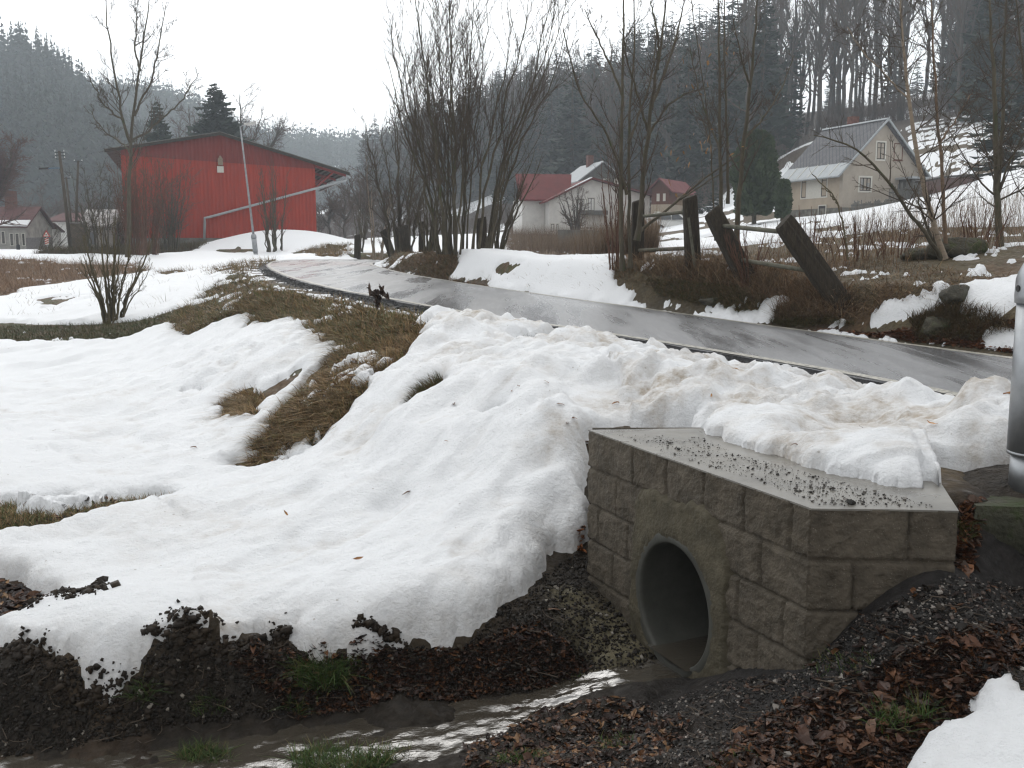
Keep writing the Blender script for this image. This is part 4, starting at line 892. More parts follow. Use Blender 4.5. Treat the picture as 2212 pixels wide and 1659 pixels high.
grass('dead_grass', 'sparse stems poking out of the snow field', [(0,640),(250,600),(560,600),(450,640),(250,690),(0,690)], 420, .28, (0,-.1), .010, [(.2,.15,.09),(.14,.1,.06)], .5, y0=18, maxF=9, tuft=5)
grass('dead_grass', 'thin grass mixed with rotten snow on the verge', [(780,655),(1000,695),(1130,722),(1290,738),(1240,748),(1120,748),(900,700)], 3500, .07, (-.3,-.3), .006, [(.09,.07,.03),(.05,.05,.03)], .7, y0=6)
# green tufts by the brook
for i, (x, y_, rx, ry, n, hh) in enumerate([(690,1480,60,28,900,.11),(740,1455,40,14,260,.06),(310,1525,25,14,120,.10),(450,1560,40,16,160,.06),(640,1540,20,10,120,.07),(740,1650,110,26,1800,.085),(440,1640,60,16,500,.07),(860,1625,30,20,200,.05),(1240,1470,30,15,60,.04),(1130,1645,60,14,250,.05),(1330,1600,40,20,120,.05),(1600,1650,60,16,60,.04),(1920,1590,40,22,160,.09),(1990,1560,25,16,60,.10),(1800,1440,90,25,150,.05),(2080,1150,20,20,80,.07),(2170,1045,15,10,80,.06)]):
    t_ = rng.rand(n)*2*np.pi; q = np.sqrt(rng.rand(n)); P = hit(x+rx*q*np.cos(t_), y_+ry*q*np.sin(t_)); P = setz(P, -.004, zg)
    o = blades('green_grass', P, hh*rng.uniform(.4, 1.2, n), rng.normal(0, .6, (n, 2)), np.full(n, .0045), pick([(.04,.075,.018),(.055,.09,.022),(.03,.055,.015),(.10,.09,.035)], n, rng), m_blade, rng)
    tag(o, 'fresh green grass tuft growing at the muddy brook', None, 'green grass tufts by the brook', 'stuff')
# ------------------------------------------------------------------ objects: posts, lamps, footing, boulders
def lbox(o): return o
m_galv = nmat('galvanised_steel', (.30,.31,.32), rough=.42, var=.22, scale=5, bump=.15, bscale=30, bdist=.004, metallic=.75, rough_var=.1, dark=((.12,.12,.125), 4, .6))
m_black = nmat('black_rubber', (.02,.02,.02), rough=.6, var=.2)
m_oldconc = nmat('old_mossy_concrete', (.045,.045,.03), rough=.85, var=.5, scale=7, bump=1, bscale=40, bdist=.02, dark=((.03,.045,.012), 6, .52), detail=10)
m_wood = nmat('weathered_dark_wood', (.035,.027,.018), rough=.85, var=.55, scale=6, bump=1.0, bscale=24, bdist=.015, stretch=(6, 6, .8), dark=((.12,.115,.095), 5, .60), detail=10)
m_endwood = nmat('mossy_wood_top', (.075,.08,.045), rough=.9, var=.5, scale=12, bump=1, bscale=50, bdist=.01)
m_rail = nmat('old_pipe_rail', (.11,.105,.08), spec=.15, rough=.8, var=.35, scale=6, bump=.3, bscale=40, bdist=.004, dark=((.05,.05,.03), 9, .55))
m_white = nmat('white_render', (.48,.47,.45), rough=.85, var=.12, scale=1.2, bump=.2, bscale=20)
def street_lamp(px, pybase, Y, lean, label, s=1.0, headdir=(1, 0), full=True, basez=None, htop=7.6):
    b = at(px, pybase, Y); 
    if basez is not None: b[2] = basez
    o = empty('street_lamp', b, 0, label, 'street lamp', 'tubular steel street lamps')
    c = MB(); c.tube([(0,0,0),(0,0,.17*s)], .098*s, 28); c.tube([(0,0,.17*s),(0,0,.185*s)], .112*s, 28); c.build('base_collar', m_galv, o, True)
    c = MB(); c.tube([(0,0,.186*s),(0,0,.80*s)], .113*s, 32); c.build('base_tube', m_galv, o, False).data.polygons.foreach_set('use_smooth', [False]*34) if False else c.build('base_tube', m_galv, o, True)
    pr = [(.80, .121), (.83, .123), (.90, .121), (.93, .112), (.965, .095), (.99, .075), (1.0, .055)]
    c = MB(); c.tube([(0,0,z*s) for z, r in pr], [r*s for z, r in pr], 32); cap = c.build('base_cap', m_galv, o, True)
    c = MB(); c.tube([(-.125*s,0.0,.86*s),(-.112*s,-.0,.86*s)], .014*s, 10); c.build('bolt', m_black, cap)
    c = MB(); c.box(-.108*s, -.085*s, -.05*s, .05*s, .84*s, .885*s); c.build('slot', m_black, cap)
    top = htop
    lx, ly = lean
    pts = [(lx*t*top, ly*t*top, .98*s+t*(top-.98*s)) for t in (0, .33, .66, 1)]
    c = MB(); c.tube(pts, [.052*s, .048*s, .036*s, .032*s], 20); c.build('pole', m_galv, o, True)
    e = np.array(pts[-1]); hx, hy = headdir
    c = MB(); c.tube([e-[0,0,.05], e+[hx*.15, hy*.15, .05], e+[hx*.3, hy*.3, .07]], .025, 8); c.build('arm', m_galv, o, True)
    hd = MB(); a = e+[hx*.25, hy*.25, .05]; bb = e+[hx*.95, hy*.95, .12]; n = np.array([-hy, hx, 0])*.17
    hd.hexa([a-n*.6, bb-n, bb+n, a+n*.6, a-n*.5+[0,0,.10], bb-n*.7+[0,0,.17], bb+n*.7+[0,0,.17], a+n*.5+[0,0,.14]]); h = hd.build('lamp_head', m_white, o)
    hd = MB(); a = e+[hx*.45, hy*.45, .03]; bb = e+[hx*.9, hy*.9, .08]; n = n*.75
    hd.hexa([a-n*.8, bb-n*.8, bb+n*.8, a+n*.8, a-n+[0,0,.045], bb-n+[0,0,.045], bb+n+[0,0,.045], a+n+[0,0,.045]])
    hd.build('lamp_glass', nmat('lamp_glass', (.75,.76,.75), rough=.2, var=.05, bump=0), h)
    return o
zc = at(2232, 1067, 4.12)
street_lamp(2232, 1067, 4.12, (0, 0), 'galvanised lamp post with fat tubular base on the mossy footing at the right', 1.0)
zb = hit(553, 553)[0]
sl = street_lamp(553, 553, zb[1], (-.0, .0), 'leaning grey street lamp at the bend before the red hall', 1.32, (.85, .5))
t0_ = at(519, 292, zb[1]); b0 = zb
ang = math.atan2(t0_[0]-b0[0], 7.8)
sl.rotation_euler = (0, ang, 0)

def rough_block(name, mat, cx, cy, z0, z1, hx, hy, seed, rot=0, amp=.03, parent=None, label=None, cat=None):
    n = 22; V = []; Q = []
    def face(o_, u, v, nn):
        g = np.linspace(-1, 1, n); U, W_ = np.meshgrid(g, g); P = o_[None, None]+u[None, None]*U[..., None]+v[None, None]*W_[..., None]
        k = sum(len(a) for a in V); V.append(P.reshape(-1, 3)); Q.append(grid_quads(n, n)+k)
    H = (z1-z0)/2
    X, Y_, Z = np.array([hx, 0, 0.]), np.array([0, hy, 0.]), np.array([0, 0, H])
    face(X, Y_, Z, 0); face(-X, -Y_, Z, 0); face(Y_, -X, Z, 0); face(-Y_, X, Z, 0); face(Z, X, Y_, 0)
    V = np.concatenate(V); nv = V/np.array([hx, hy, H]); 
    rr = np.maximum(np.linalg.norm(nv, axis=1), 1)**.10; V = V/rr[:, None]
    d = amp*(fbm(V[:, 0]*1+V[:, 2]*.7, V[:, 1]+V[:, 2]*1.1, .25, 5, seed, .6)); V = V*(1+d/np.linalg.norm(V, axis=1))[:, None]
    V[:, 2] += H
    return link(name, npmesh(name, V, Q=np.concatenate(Q), smooth=True), mat, parent)
mf = empty('lamp_footing', (zc[0]+.14, zc[1]+.10, zc[2]-.62), R(-8), 'dark mossy stepped concrete footing carrying the lamp post', 'footing')
rough_block('upper_block', m_oldconc, 0, 0, 0, .2, .43, .35, 610, parent=mf).location = (0, 0, .42)
rough_block('lower_block', m_oldconc, 0, 0, 0, .45, .41, .33, 611, parent=mf).location = (.02, -.02, -.02)
# earth and twigs on top of the footing
def earth_cap():
    g = np.linspace(-1, 1, 60); U, V_ = np.meshgrid(g, g); r = np.sqrt(U**2+V_**2)
    Z = .10*np.clip(1-r**2, 0, 1)+.03*fbm(U, V_, .3, 5, 615); return npmesh('earth_cap', np.stack([U*.42, V_*.33, Z-.01], -1).reshape(-1, 3), Q=grid_quads(60, 60), smooth=True)
m_dark = nmat('dark_soil', (.03,.024,.018), rough=.85, var=.5, scale=12, bump=1, bscale=50, bdist=.03)
ec = link('earth_cap', earth_cap(), m_dark, mf); ec.location = (0, .05, .61)

def boulder(label, px, py, Y, rx, ry, rz, seed, mat, name='boulder', sink=.3):
    b = hit(px, py)[0]; b[2] = zg(np.array([b[0]]), np.array([b[1]]))[0]
    nu, nv_ = 40, 24; th = np.linspace(0, 2*np.pi, nu, endpoint=False); ph = np.linspace(-math.pi/2, math.pi/2, nv_); TH, PH = np.meshgrid(th, ph)
    D = np.stack([np.cos(PH)*np.cos(TH), np.cos(PH)*np.sin(TH), np.sin(PH)], -1)
    r = rs(seed); Pn = r.normal(size=(11, 3)); Pn /= np.linalg.norm(Pn, axis=1)[:, None]
    rad = np.min(np.where((D@Pn.T) > .2, r.uniform(.72, 1.0, 11)/np.maximum(D@Pn.T, .2), 9), -1); rad = np.minimum(rad, 1.15)
    rad = rad*(1+.10*fbm(D[..., 0]+D[..., 2], D[..., 1]-D[..., 2]*.6, .5, 5, seed))
    V = D*rad[..., None]*[rx, ry, rz]; V[..., 2] += rz*(1-sink)*.55
    i = np.arange(nu*nv_).reshape(nv_, nu); j = np.roll(i, -1, 1); q = np.stack([i[:-1], j[:-1], j[1:], i[1:]], -1).reshape(-1, 4)
    o = link(name, npmesh(name, V.reshape(-1, 3), Q=q, smooth=True), mat); o.location = b
    return tag(o, label, 'boulder')
m_moss = nmat('mossy_rock', (.05,.045,.03), rough=.9, var=.5, scale=4, bump=1, bscale=20, bdist=.03, dark=((.04,.05,.012), 3.2, .50), detail=10)
m_rock = nmat('grey_rock', (.06,.055,.042), rough=.8, var=.4, scale=6, bump=1, bscale=22, bdist=.03, dark=((.05,.05,.03), 5, .5))
boulder('long moss-covered boulder below the birch on the right bank', 2070, 552, 16.2, .46, .35, .22, 701, m_moss)
boulder('mossy stone half buried at the birch foot', 1985, 556, 16, .34, .3, .13, 705, m_moss)
boulder('grey angular boulder standing above the road edge', 2068, 652, 12.6, .20, .16, .15, 702, m_rock)
boulder('low mossy boulder under drooping grass near the road', 2025, 712, 11.6, .22, .2, .12, 703, m_moss)
boulder('small pale stone slab in the roadside turf below the fence', 1535, 655, 14.6, .17, .14, .07, 704, m_rock)
boulder('flat dark stone in the verge grass behind the bend', 1175, 690, 14.5, .06, .06, .04, 706, m_rock) if False else None

# ------------------------------------------------------------------ old timber fence with pipe rails
def post_mesh(name, w, h, seed, parent, loc, axis):
    """squared weathered post along 'axis' (unit vector, from foot to top)"""
    nr_, per = 26, 32; ax = np.array(axis, float); ax /= np.linalg.norm(ax)
    side = np.array([1, 0, 0.])-ax*ax[0]; side /= np.linalg.norm(side); up2 = np.cross(ax, side)
    a = np.linspace(0, 2*np.pi, per, endpoint=False)+math.pi/4; sq = 1/np.maximum(np.abs(np.cos(a-math.pi/4)), np.abs(np.sin(a-math.pi/4)))
    sq = np.minimum(sq, 1.3); V = []
    for k, t in enumerate(np.linspace(0, 1, nr_)):
        f = 1.06-.12*t; 
        if k == nr_-1: f *= .9
        r = .5*w*f*sq*(1+.07*fbm(np.cos(a)*1.5+seed, np.sin(a)*1.5+t*.6, .35, 3, seed)+.05*fbm(a*3, a*0+t*2, .5, 3, seed+1))
        c = np.array(loc)+ax*h*t
        topd = .035*np.cos(a-1)*(t > .99) if k >= nr_-2 else 0
        V.append(c[None]+side[None]*(np.cos(a-math.pi/4)*r)[:, None]+up2[None]*(np.sin(a-math.pi/4)*r)[:, None]+ax[None]*(np.zeros(per)+topd)[:, None])
    V = np.concatenate(V); i = np.arange(nr_*per).reshape(nr_, per); j = np.roll(i, -1, 1)
    q = np.stack([i[:-1], j[:-1], j[1:], i[1:]], -1).reshape(-1, 4)
    n0 = len(V); V = np.r_[V, [np.array(loc)+ax*(h+.012)]]; T = np.stack([i[-1], j[-1], np.full(per, n0)], -1)
    o = link(name, npmesh(name, V, Q=q, T=T, smooth=False), m_wood, parent)
    return o
def fence_post_px(bx, by, tx, ty, Y, dY=0):
    b = at(bx, by, Y); t = at(tx, ty, Y+dY); return b, t
F1 = [((1815,655),(1692,478),13.0,0.1,.27), ((1610,598),(1537,455),14.6,.2,.26), ((1497,570),(1490,425),16.4,0,.25), ((1375,562),(1379,433),18.0,0,.25)]
PYS = [hit(*f[0])[0][1] for f in F1]; PYS = list(PYS)
org = hit(1610, 598)[0]
fence = empty('old_fence', org, 0, 'rotting timber fence with pipe rails, two of its four posts leaning', 'fence')
ends = []
for i, (b_, t_, Y, dY, w) in enumerate(F1):
    hb_ = hit(*b_)[0]; Y = hb_[1]; b = hb_-org; t = at(*t_, Y+dY)-org; ax = t-b; L_ = np.linalg.norm(ax); ax /= L_
    b2 = b-ax*.35; post_mesh('post', w*(1.0 if i > 1 else 1.08), L_+.35, 800+i, fence, b2, ax)
    ends.append((b, t))
def rail(p, q, r, par, bow=.0, nm='rail'):
    p = np.array(p); q = np.array(q); mid = (p+q)/2+[0, 0, -bow]
    c = MB(); c.tube([p, (p+mid)/2, mid, (mid+q)/2, q], r, 10); return c.build(nm, m_rail, par, True)
def rp(px, py, Y): return at(px, py, Y)-org
rail(rp(1700, 502, PYS[0]+.05), rp(1553, 487, PYS[1]+.2), .034, fence)
rail(rp(1748, 585, PYS[0]+.03), rp(1590, 560, PYS[1]+.1), .034, fence)
rail(rp(1490, 457, PYS[2]), rp(1379, 468, PYS[3]), .032, fence)
rail(rp(1495, 536, PYS[2]), rp(1377, 541, PYS[3]), .036, fence)
# broken pale stub by the third post
c = MB(); c.tube([rp(1502, 580, PYS[2]-.25), rp(1487, 470, PYS[2]-.18)], [.03, .022], 6); c.build('splinter', m_rail, fence)
c = MB(); c.tube([rp(1735, 560, 13.0), rp(1737, 558, 12.8)], .035, 12); 
# farther posts along the bend
def lone_post(bx, by, tx, ty, Y, w, label, seed, top_mat=None):
    b = at(bx, by, Y); t = at(tx, ty, Y); o = empty('fence_post', b, 0, label, 'fence post', 'old timber fence posts along the road bend')
    ax = t-b; L_ = np.linalg.norm(ax); ax /= L_; post_mesh('post', w, L_+.5, seed, o, -ax*.5, ax); return o
lone_post(1041, 548, 1040, 470, 29, .30, 'thick fence post standing inside the willow clump', 820)
lone_post(845, 545, 828, 497, 41, .30, 'fence post leaning left at the far bend', 821)
lone_post(861, 545, 855, 492, 41.8, .26, 'short upright post just right of the leaning one', 824)
lone_post(772, 545, 772, 507, 47, .28, 'last small fence post at the end of the bend', 822)
lone_post(878, 545, 873, 487, 38, .34, 'broad grey post between two thin trees', 823)
pf = at(924, 540, 40); fp = empty('old_fence', pf, 0, 'pair of squat fence posts joined by a sagging pipe rail', 'fence')
for (bx, by, tx, ty, s) in ((912, 545, 911, 479, 830), (939, 545, 938, 475, 831)):
    b = at(bx, by, 40)-pf; t = at(tx, ty, 40)-pf; ax = t-b; L_ = np.linalg.norm(ax); post_mesh('post', .26, L_+.3, s, fp, b-ax/L_*.3, ax/L_)
c = MB(); c.tube([at(911, 494, 39.95)-pf, at(925, 499, 39.9)-pf, at(939, 493, 39.95)-pf], .04, 8); c.build('rail', m_rail, fp)
c = MB(); c.tube([at(911, 535, 39.95)-pf, at(939, 535, 39.95)-pf], .04, 8); c.build('rail', m_rail, fp)
# little white marker post
o = MB().tube([(0, 0, 0), (0, 0, .55)], .05, 8).build('marker_post', nmat('white_plastic', (.7,.7,.7), rough=.4, var=.05, bump=0)); o.location = at(752, 544, 55); tag(o, 'short white roadside marker beyond the bend', 'marker post')

# ------------------------------------------------------------------ buildings
m_white = nmat('white_render', (.48,.47,.45), rough=.85, var=.12, scale=1.2, bump=.2, bscale=20)
m_cream = nmat('cream_render', (.40,.335,.26), rough=.88, var=.14, scale=1.0, bump=.25, bscale=18, detail=9)
m_creamg = nmat('greyed_cream_render', (.38,.335,.28), rough=.88, var=.14, scale=1.1, bump=.25, bscale=18, detail=9)
m_plinth = nmat('rubble_plinth', (.15,.145,.125), rough=.9, var=.5, scale=2.5, bump=1, bscale=8, bdist=.06)
m_redroof = nmat('red_sheet_roof', (.115,.020,.018), spec=.15, rough=.7, var=.2, scale=1.5, bump=.1)
m_redtrim = nmat('red_trim', (.22,.035,.03), rough=.6, var=.2)
m_pinkroof = nmat('faded_red_roof', (.17,.06,.06), spec=.15, rough=.7, var=.2, scale=1.5, bump=.1)
m_frame = nmat('white_frame', (.6,.58,.52), rough=.6, var=.08, bump=0)
m_dframe = nmat('dark_frame', (.03,.025,.022), rough=.5, var=.1, bump=0)
m_glass = nmat('window_glass', (.06,.065,.07), rough=.08, var=.3, scale=2, bump=0, spec=.6)
m_brownw = nmat('brown_boards', (.12,.045,.03), rough=.75, var=.3, scale=3, bump=.6, bscale=8, stretch=(8, 8, .5))
m_tanw = nmat('tan_boards', (.22,.14,.08), rough=.8, var=.3, scale=3, bump=.5, bscale=8, stretch=(8, 8, .5))
m_greyw = nmat('grey_boards', (.12,.12,.11), rough=.85, var=.35, scale=3, bump=.6, bscale=8, stretch=(8, 8, .5))
m_zinc = nmat('zinc_sheet', (.33,.35,.36), rough=.6, spec=.2, var=.12, scale=3, bump=.05)
m_brick = nmat('dark_brick', (.13,.055,.04), rough=.85, var=.4, scale=6)
m_conc = nmat('pale_concrete', (.16,.155,.14), rough=.9, var=.35, scale=1.5, bump=.5, bscale=8, dark=((.07,.06,.04), 2, .6))
def slate_mat():
    m = nmat('slate_roof', (.125,.125,.13), spec=.1, rough=.85, var=.25, scale=2.2, bump=0); t = m.node_tree; N = t.nodes; L = t.links
    uv = N.new('ShaderNodeUVMap'); mp = N.new('ShaderNodeMapping'); mp.inputs['Rotation'].default_value = (0, 0, R(45)); L.new(uv.outputs[0], mp.inputs[0])
    ch = N.new('ShaderNodeTexBrick'); ch.offset = 0; ch.inputs['Scale'].default_value = 4.2; ch.inputs['Brick Width'].default_value = 1; ch.inputs['Row Height'].default_value = 1; ch.inputs['Mortar Size'].default_value = .07; ch.inputs['Mortar Smooth'].default_value = .2
    L.new(mp.outputs[0], ch.inputs['Vector'])
    ch.inputs['Color1'].default_value = (.17,.17,.175,1); ch.inputs['Color2'].default_value = (.13,.13,.135,1); ch.inputs['Mortar'].default_value = (.065,.065,.07,1); L.new(ch.outputs[0], bsdf(m).inputs['Base Color'])
    bp = N.new('ShaderNodeBump'); bp.inputs['Distance'].default_value = .03; bp.inputs['Strength'].default_value = .8; bp.invert = True; L.new(ch.outputs[1], bp.inputs['Height']); L.new(bp.outputs[0], bsdf(m).inputs['Normal'])
    return m
def plane_uv(name, A, B, C_, D_, mat, parent, th=.06):
    A, B, C_, D_ = [np.array(p, float) for p in (A, B, C_, D_)]; n = np.cross(B-A, D_-A); n /= np.linalg.norm(n)
    V = [A, B, C_, D_] + [p-n*th for p in (A, B, C_, D_)]
    me = bpy.data.meshes.new(name); me.from_pydata([tuple(map(float, v)) for v in V], [], [(0,1,2,3),(7,6,5,4),(0,4,5,1),(1,5,6,2),(2,6,7,3),(3,7,4,0)]); me.update()
    uvl = me.uv_layers.new(name='UVMap'); e1 = (B-A)/np.linalg.norm(B-A); e2 = np.cross(n, e1)
    for lp in me.loops:
        p = V[lp.vertex_index]-A; uvl.data[lp.index].uv = (float(np.dot(p, e1)), float(np.dot(p, e2)))
    return link(name, me, mat, parent)
def window(par, org, ex, ez, n, w, h, frame=m_frame, inner=m_dframe, sash=2, surround=.10, name='window', bars=0, curtain=False):
    """window at org (lower left corner) on a wall with horizontal ex and outward normal n (all local)"""
    org, ex, ez, n = map(lambda a: np.array(a, float), (org, ex, ez, n))
    def slab_(u0, u1, v0, v1, d0, d1, mbx):
        P = []
        for v in (v0, v1):
            for (u, d) in ((u0, d1), (u1, d1), (u1, d0), (u0, d0)): P.append(org+ex*u+ez*v+n*d)
        return mbx.hexa(P)
    m = MB(); s = surround
    if s:
        slab_(-s, 0, -s, h+s, -.02, .03, m); slab_(w, w+s, -s, h+s, -.02, .03, m); slab_(0, w, h, h+s, -.02, .03, m); slab_(0, w, -s, 0, -.02, .045, m)
    else: slab_(-.03, w+.03, -.05, -.0, -.02, .05, m)
    wo = m.build(name, frame, par)
    f = MB(); t = .055
    slab_(0, t, 0, h, -.05, .012, f); slab_(w-t, w, 0, h, -.05, .012, f); slab_(t, w-t, 0, t, -.05, .012, f); slab_(t, w-t, h-t, h, -.05, .012, f)
    for k in range(1, sash): slab_(w*k/sash-.03, w*k/sash+.03, t, h-t, -.05, .012, f)
    if bars: slab_(t, w-t, h*.68-.02, h*.68+.02, -.05, .008, f)
    f.build('frame', inner, wo)
    g = MB(); slab_(t*.5, w-t*.5, t*.5, h-t*.5, -.012, -.004, g); g.build('pane', m_glass, wo)
    if curtain:
        cgl = MB(); slab_(w*.12, w*.4, .1, h-.1, -.003, .002, cgl); slab_(w*.6, w*.9, .1, h*.6, -.003, .002, cgl); cgl.build('curtain', nmat('lace_curtain', (.3,.3,.29), rough=.9, bump=.3), wo)
    return wo

# cream house -------------------------------------------------------------
K = at(1817, 472, 62); bx_ = np.array([.94, .33]); bx_ /= np.linalg.norm(bx_); rz = math.atan2(bx_[1], bx_[0])
house = empty('cream_house', (K[0], K[1], 1.0), rz, 'cream rendered house with grey diamond slate roof on the slope', 'house')
Wd, Ln = 5.7, 5.4; ze = 4.75-1.0; zr = 7.62-1.0; zp = 2.3-1.0
g = MB(); g.prism([(0, 0, zp), (Wd, 0, zp), (Wd, 0, ze), (Wd/2, 0, zr-.12), (0, 0, ze)], (0, .3, 0)); g.build('gable_wall', m_creamg, house)
g = MB(); g.box(0, .3, .3, Ln, zp, ze); g.build('eave_wall', m_cream, house)
g = MB(); g.box(Wd-.3, Wd, .3, Ln, zp, ze); g.prism([(0, Ln, zp), (Wd, Ln, zp), (Wd, Ln, ze), (Wd/2, Ln, zr-.12), (0, Ln, ze)], (0, .3, 0)); g.build('back_wall', m_cream, house)
g = MB(); g.box(-.06, Wd+.06, -.06, Ln+.36, -2.5, zp); g.build('plinth', m_plinth, house)
ms = slate_mat(); ov = .55; sl_ = (zr-ze)/(Wd/2)
def rz_(x): return zr - abs(x-Wd/2)*sl_
el = -ov; er = Wd+ov; y0_, y1_ = -.35, Ln+.65
zst = .78
roof = plane_uv('roof', (el+zst, y1_, rz_(el+zst)), (el+zst, y0_, rz_(el+zst)), (Wd/2, y0_, zr), (Wd/2, y1_, zr), ms, house, .1)
plane_uv('roof', (Wd/2, y1_, zr), (Wd/2, y0_, zr), (er, y0_, rz_(er)), (er, y1_, rz_(er)), ms, house, .1)
plane_uv('eave_sheet', (el, y1_, rz_(el)), (el, y0_, rz_(el)), (el+zst, y0_, rz_(el+zst)), (el+zst, y1_, rz_(el+zst)), m_zinc, house, .07)
seam = MB()
for k in range(1, 6):
    yy = y0_+(y1_-y0_)*k/6; seam.hexa([(el, yy-.02, rz_(el)), (el, yy+.02, rz_(el)), (el+zst, yy+.02, rz_(el+zst)), (el+zst, yy-.02, rz_(el+zst)), (el, yy-.02, rz_(el)+.04), (el, yy+.02, rz_(el)+.04), (el+zst, yy+.02, rz_(el+zst)+.04), (el+zst, yy-.02, rz_(el+zst)+.04)])
seam.build('seam', m_frame, house)
g = MB(); g.hexa([(Wd/2-.12, y0_, zr-.02), (Wd/2+.12, y0_, zr-.02), (Wd/2+.12, y1_, zr-.02), (Wd/2-.12, y1_, zr-.02), (Wd/2-.05, y0_, zr+.08), (Wd/2+.05, y0_, zr+.08), (Wd/2+.05, y1_, zr+.08), (Wd/2-.05, y1_, zr+.08)]); g.build('ridge_cap', m_zinc, house)
g = MB()      # verge boards on the gable
for s_, xe in ((1, el), (-1, er)):
    g.hexa([(xe, y0_-.06, rz_(xe)-.08), (Wd/2, y0_-.06, zr-.08), (Wd/2, y0_, zr-.08), (xe, y0_, rz_(xe)-.08), (xe, y0_-.06, rz_(xe)+.07), (Wd/2, y0_-.06, zr+.07), (Wd/2, y0_, zr+.07), (xe, y0_, rz_(xe)+.07)])
g.build('verge_board', m_zinc, house)
g = MB(); g.tube([(el-.03, y0_, rz_(el)-.06), (el-.03, y1_, rz_(el)-.1)], .07, 8); g.tube([(el-.03, y1_-.3, rz_(el)-.1), (-.1, y1_-.5, ze-.7), (-.1, y1_-.5, zp)], .045, 8); g.build('gutter', m_zinc, house)
g = MB(); g.box(Wd/2+.2, Wd/2+.75, Ln*.62, Ln*.62+.5, zr-.9, zr+.6); g.build('chimney', m_brick, house)
ez = (0, 0, 1)
# eave-side windows and the boarded pale panel between them
def on_left(px, py):  # point on the eave wall plane (local coordinates)
    a, h = ray(px, py); a = float(a); h = float(h); dx, dy = -bx_[1], bx_[0]
    t = (a*K[1]-K[0])/(dx-a*dy); Yy = K[1]+dy*t; return t, h*Yy-1.0
def on_gab(px, py):
    a, h = ray(px, py); a = float(a); h = float(h); t = (a*K[1]-K[0])/(bx_[0]-a*bx_[1]); Yy = K[1]+bx_[1]*t; return t, h*Yy-1.0
(t0, z0), (t1, z1) = on_left(1731, 428), on_left(1741, 386); (t2, z2), (t3, z3) = on_left(1774, 424), on_left(1787, 382)
window(house, (0, t0, z0), (0, -1, 0), ez, (-1, 0, 0), max(.5, t0-t1), 1.45, surround=.08, sash=1, bars=1)
window(house, (0, t2, z0), (0, -1, 0), ez, (-1, 0, 0), max(.5, t2-t3), 1.45, surround=.08, sash=1, bars=1)
g = MB(); g.box(-.02, .0, t2+.1, t1-.1, z0-.08, z0+1.53)
for k in range(16): g.box(-.028, -.02, t2+.1, t1-.1, z0-.08+.1*k, z0-.02+.1*k)
g.build('pale_panel', m_frame, house)
(s0, zz0), (s1, zz1) = on_gab(1856, 412), on_gab(1881, 384)
window(house, (s0, 0, zz0), (1, 0, 0), ez, (0, -1, 0), s1-s0, zz1-zz0, surround=.1, sash=3, curtain=True)
(s0, zz0), (s1, zz1) = on_gab(1893, 344), on_gab(1912, 308)
window(house, (s0, 0, zz0), (1, 0, 0), ez, (0, -1, 0), s1-s0, zz1-zz0, surround=.09, sash=2, bars=1)
(s0, zz0), (s1, zz1) = on_gab(1930, 346), on_gab(1951, 310)
window(house, (s0, 0, zz0), (1, 0, 0), ez, (0, -1, 0), s1-s0, zz1-zz0, surround=0, sash=1, frame=m_brownw, inner=m_brownw, name='shuttered_window')
(t0, z0), (t1, z1) = on_left(1770, 466), on_left(1780, 452)
window(house, (-.06, t0, z0), (0, -1, 0), ez, (-1, 0, 0), .7, .6, surround=.06, sash=1, name='cellar_window')
# lean-to at the right of the house
(s0, zz0) = on_gab(1938, 470); g = MB(); g.box(s0, s0+3.6, -1.2, 1.8, -2, zz0+2.3); la = g.build('lean_to', nmat('shed_dark', (.09,.085,.08), rough=.8), house)
g = MB(); g.box(s0-.3, s0+4.0, -1.5, 2.0, zz0+2.3, zz0+2.42); g.build('lean_to_roof', m_zinc, la)
g = MB(); g.box(s0+1.9, s0+2.9, -1.215, -1.2, zz0+.9, zz0+2.0); g.build('pale_boards', m_frame, la)
g = MB(); g.box(s0+.4, s0+1.0, -1.22, -1.2, zz0+1.1, zz0+1.8); g.build('window', m_glass, la)
# picket fence below the house, garden wall with red diamonds
def picket(x0px, x1px, ypx, Y0, Y1, h, label, mat, n=40):
    a = at(x0px, ypx[0], Y0); b = at(x1px, ypx[1], Y1); o = empty('picket_fence', a, 0, label, 'fence'); d = b-a; L_ = np.linalg.norm(d[:2]); e = d/L_; nx = np.array([-e[1], e[0], 0])*.015
    m = MB(); r = rs(int(x0px))
    for k in range(n):
        p = d*k/n; w = e*(L_/n*.55); hh = h*r.uniform(.85, 1.08); m.hexa([p-nx, p+w-nx, p+w+nx, p+nx, p-nx+[0,0,hh], p+w-nx+[0,0,hh], p+w+nx+[0,0,hh], p+nx+[0,0,hh]])
    m.build('picket_row', mat, o); m = MB()
    for hz in (.25, .75): m.hexa([nx+[0,0,h*hz], d+nx+[0,0,h*hz], d+nx*3+[0,0,h*hz], nx*3+[0,0,h*hz], nx+[0,0,h*hz+.08], d+nx+[0,0,h*hz+.08], d+nx*3+[0,0,h*hz+.08], nx*3+[0,0,h*hz+.08]])
    m.build('rail', mat, o); return o
picket(1838, 1938, (474, 468), 56, 57, .95, 'low crooked picket fence in front of the cream house gable', m_greyw)
picket(1918, 1985, (470, 462), 58, 58, 1.8, 'tall dark board fence at the right corner of the cream house', m_greyw, 22)
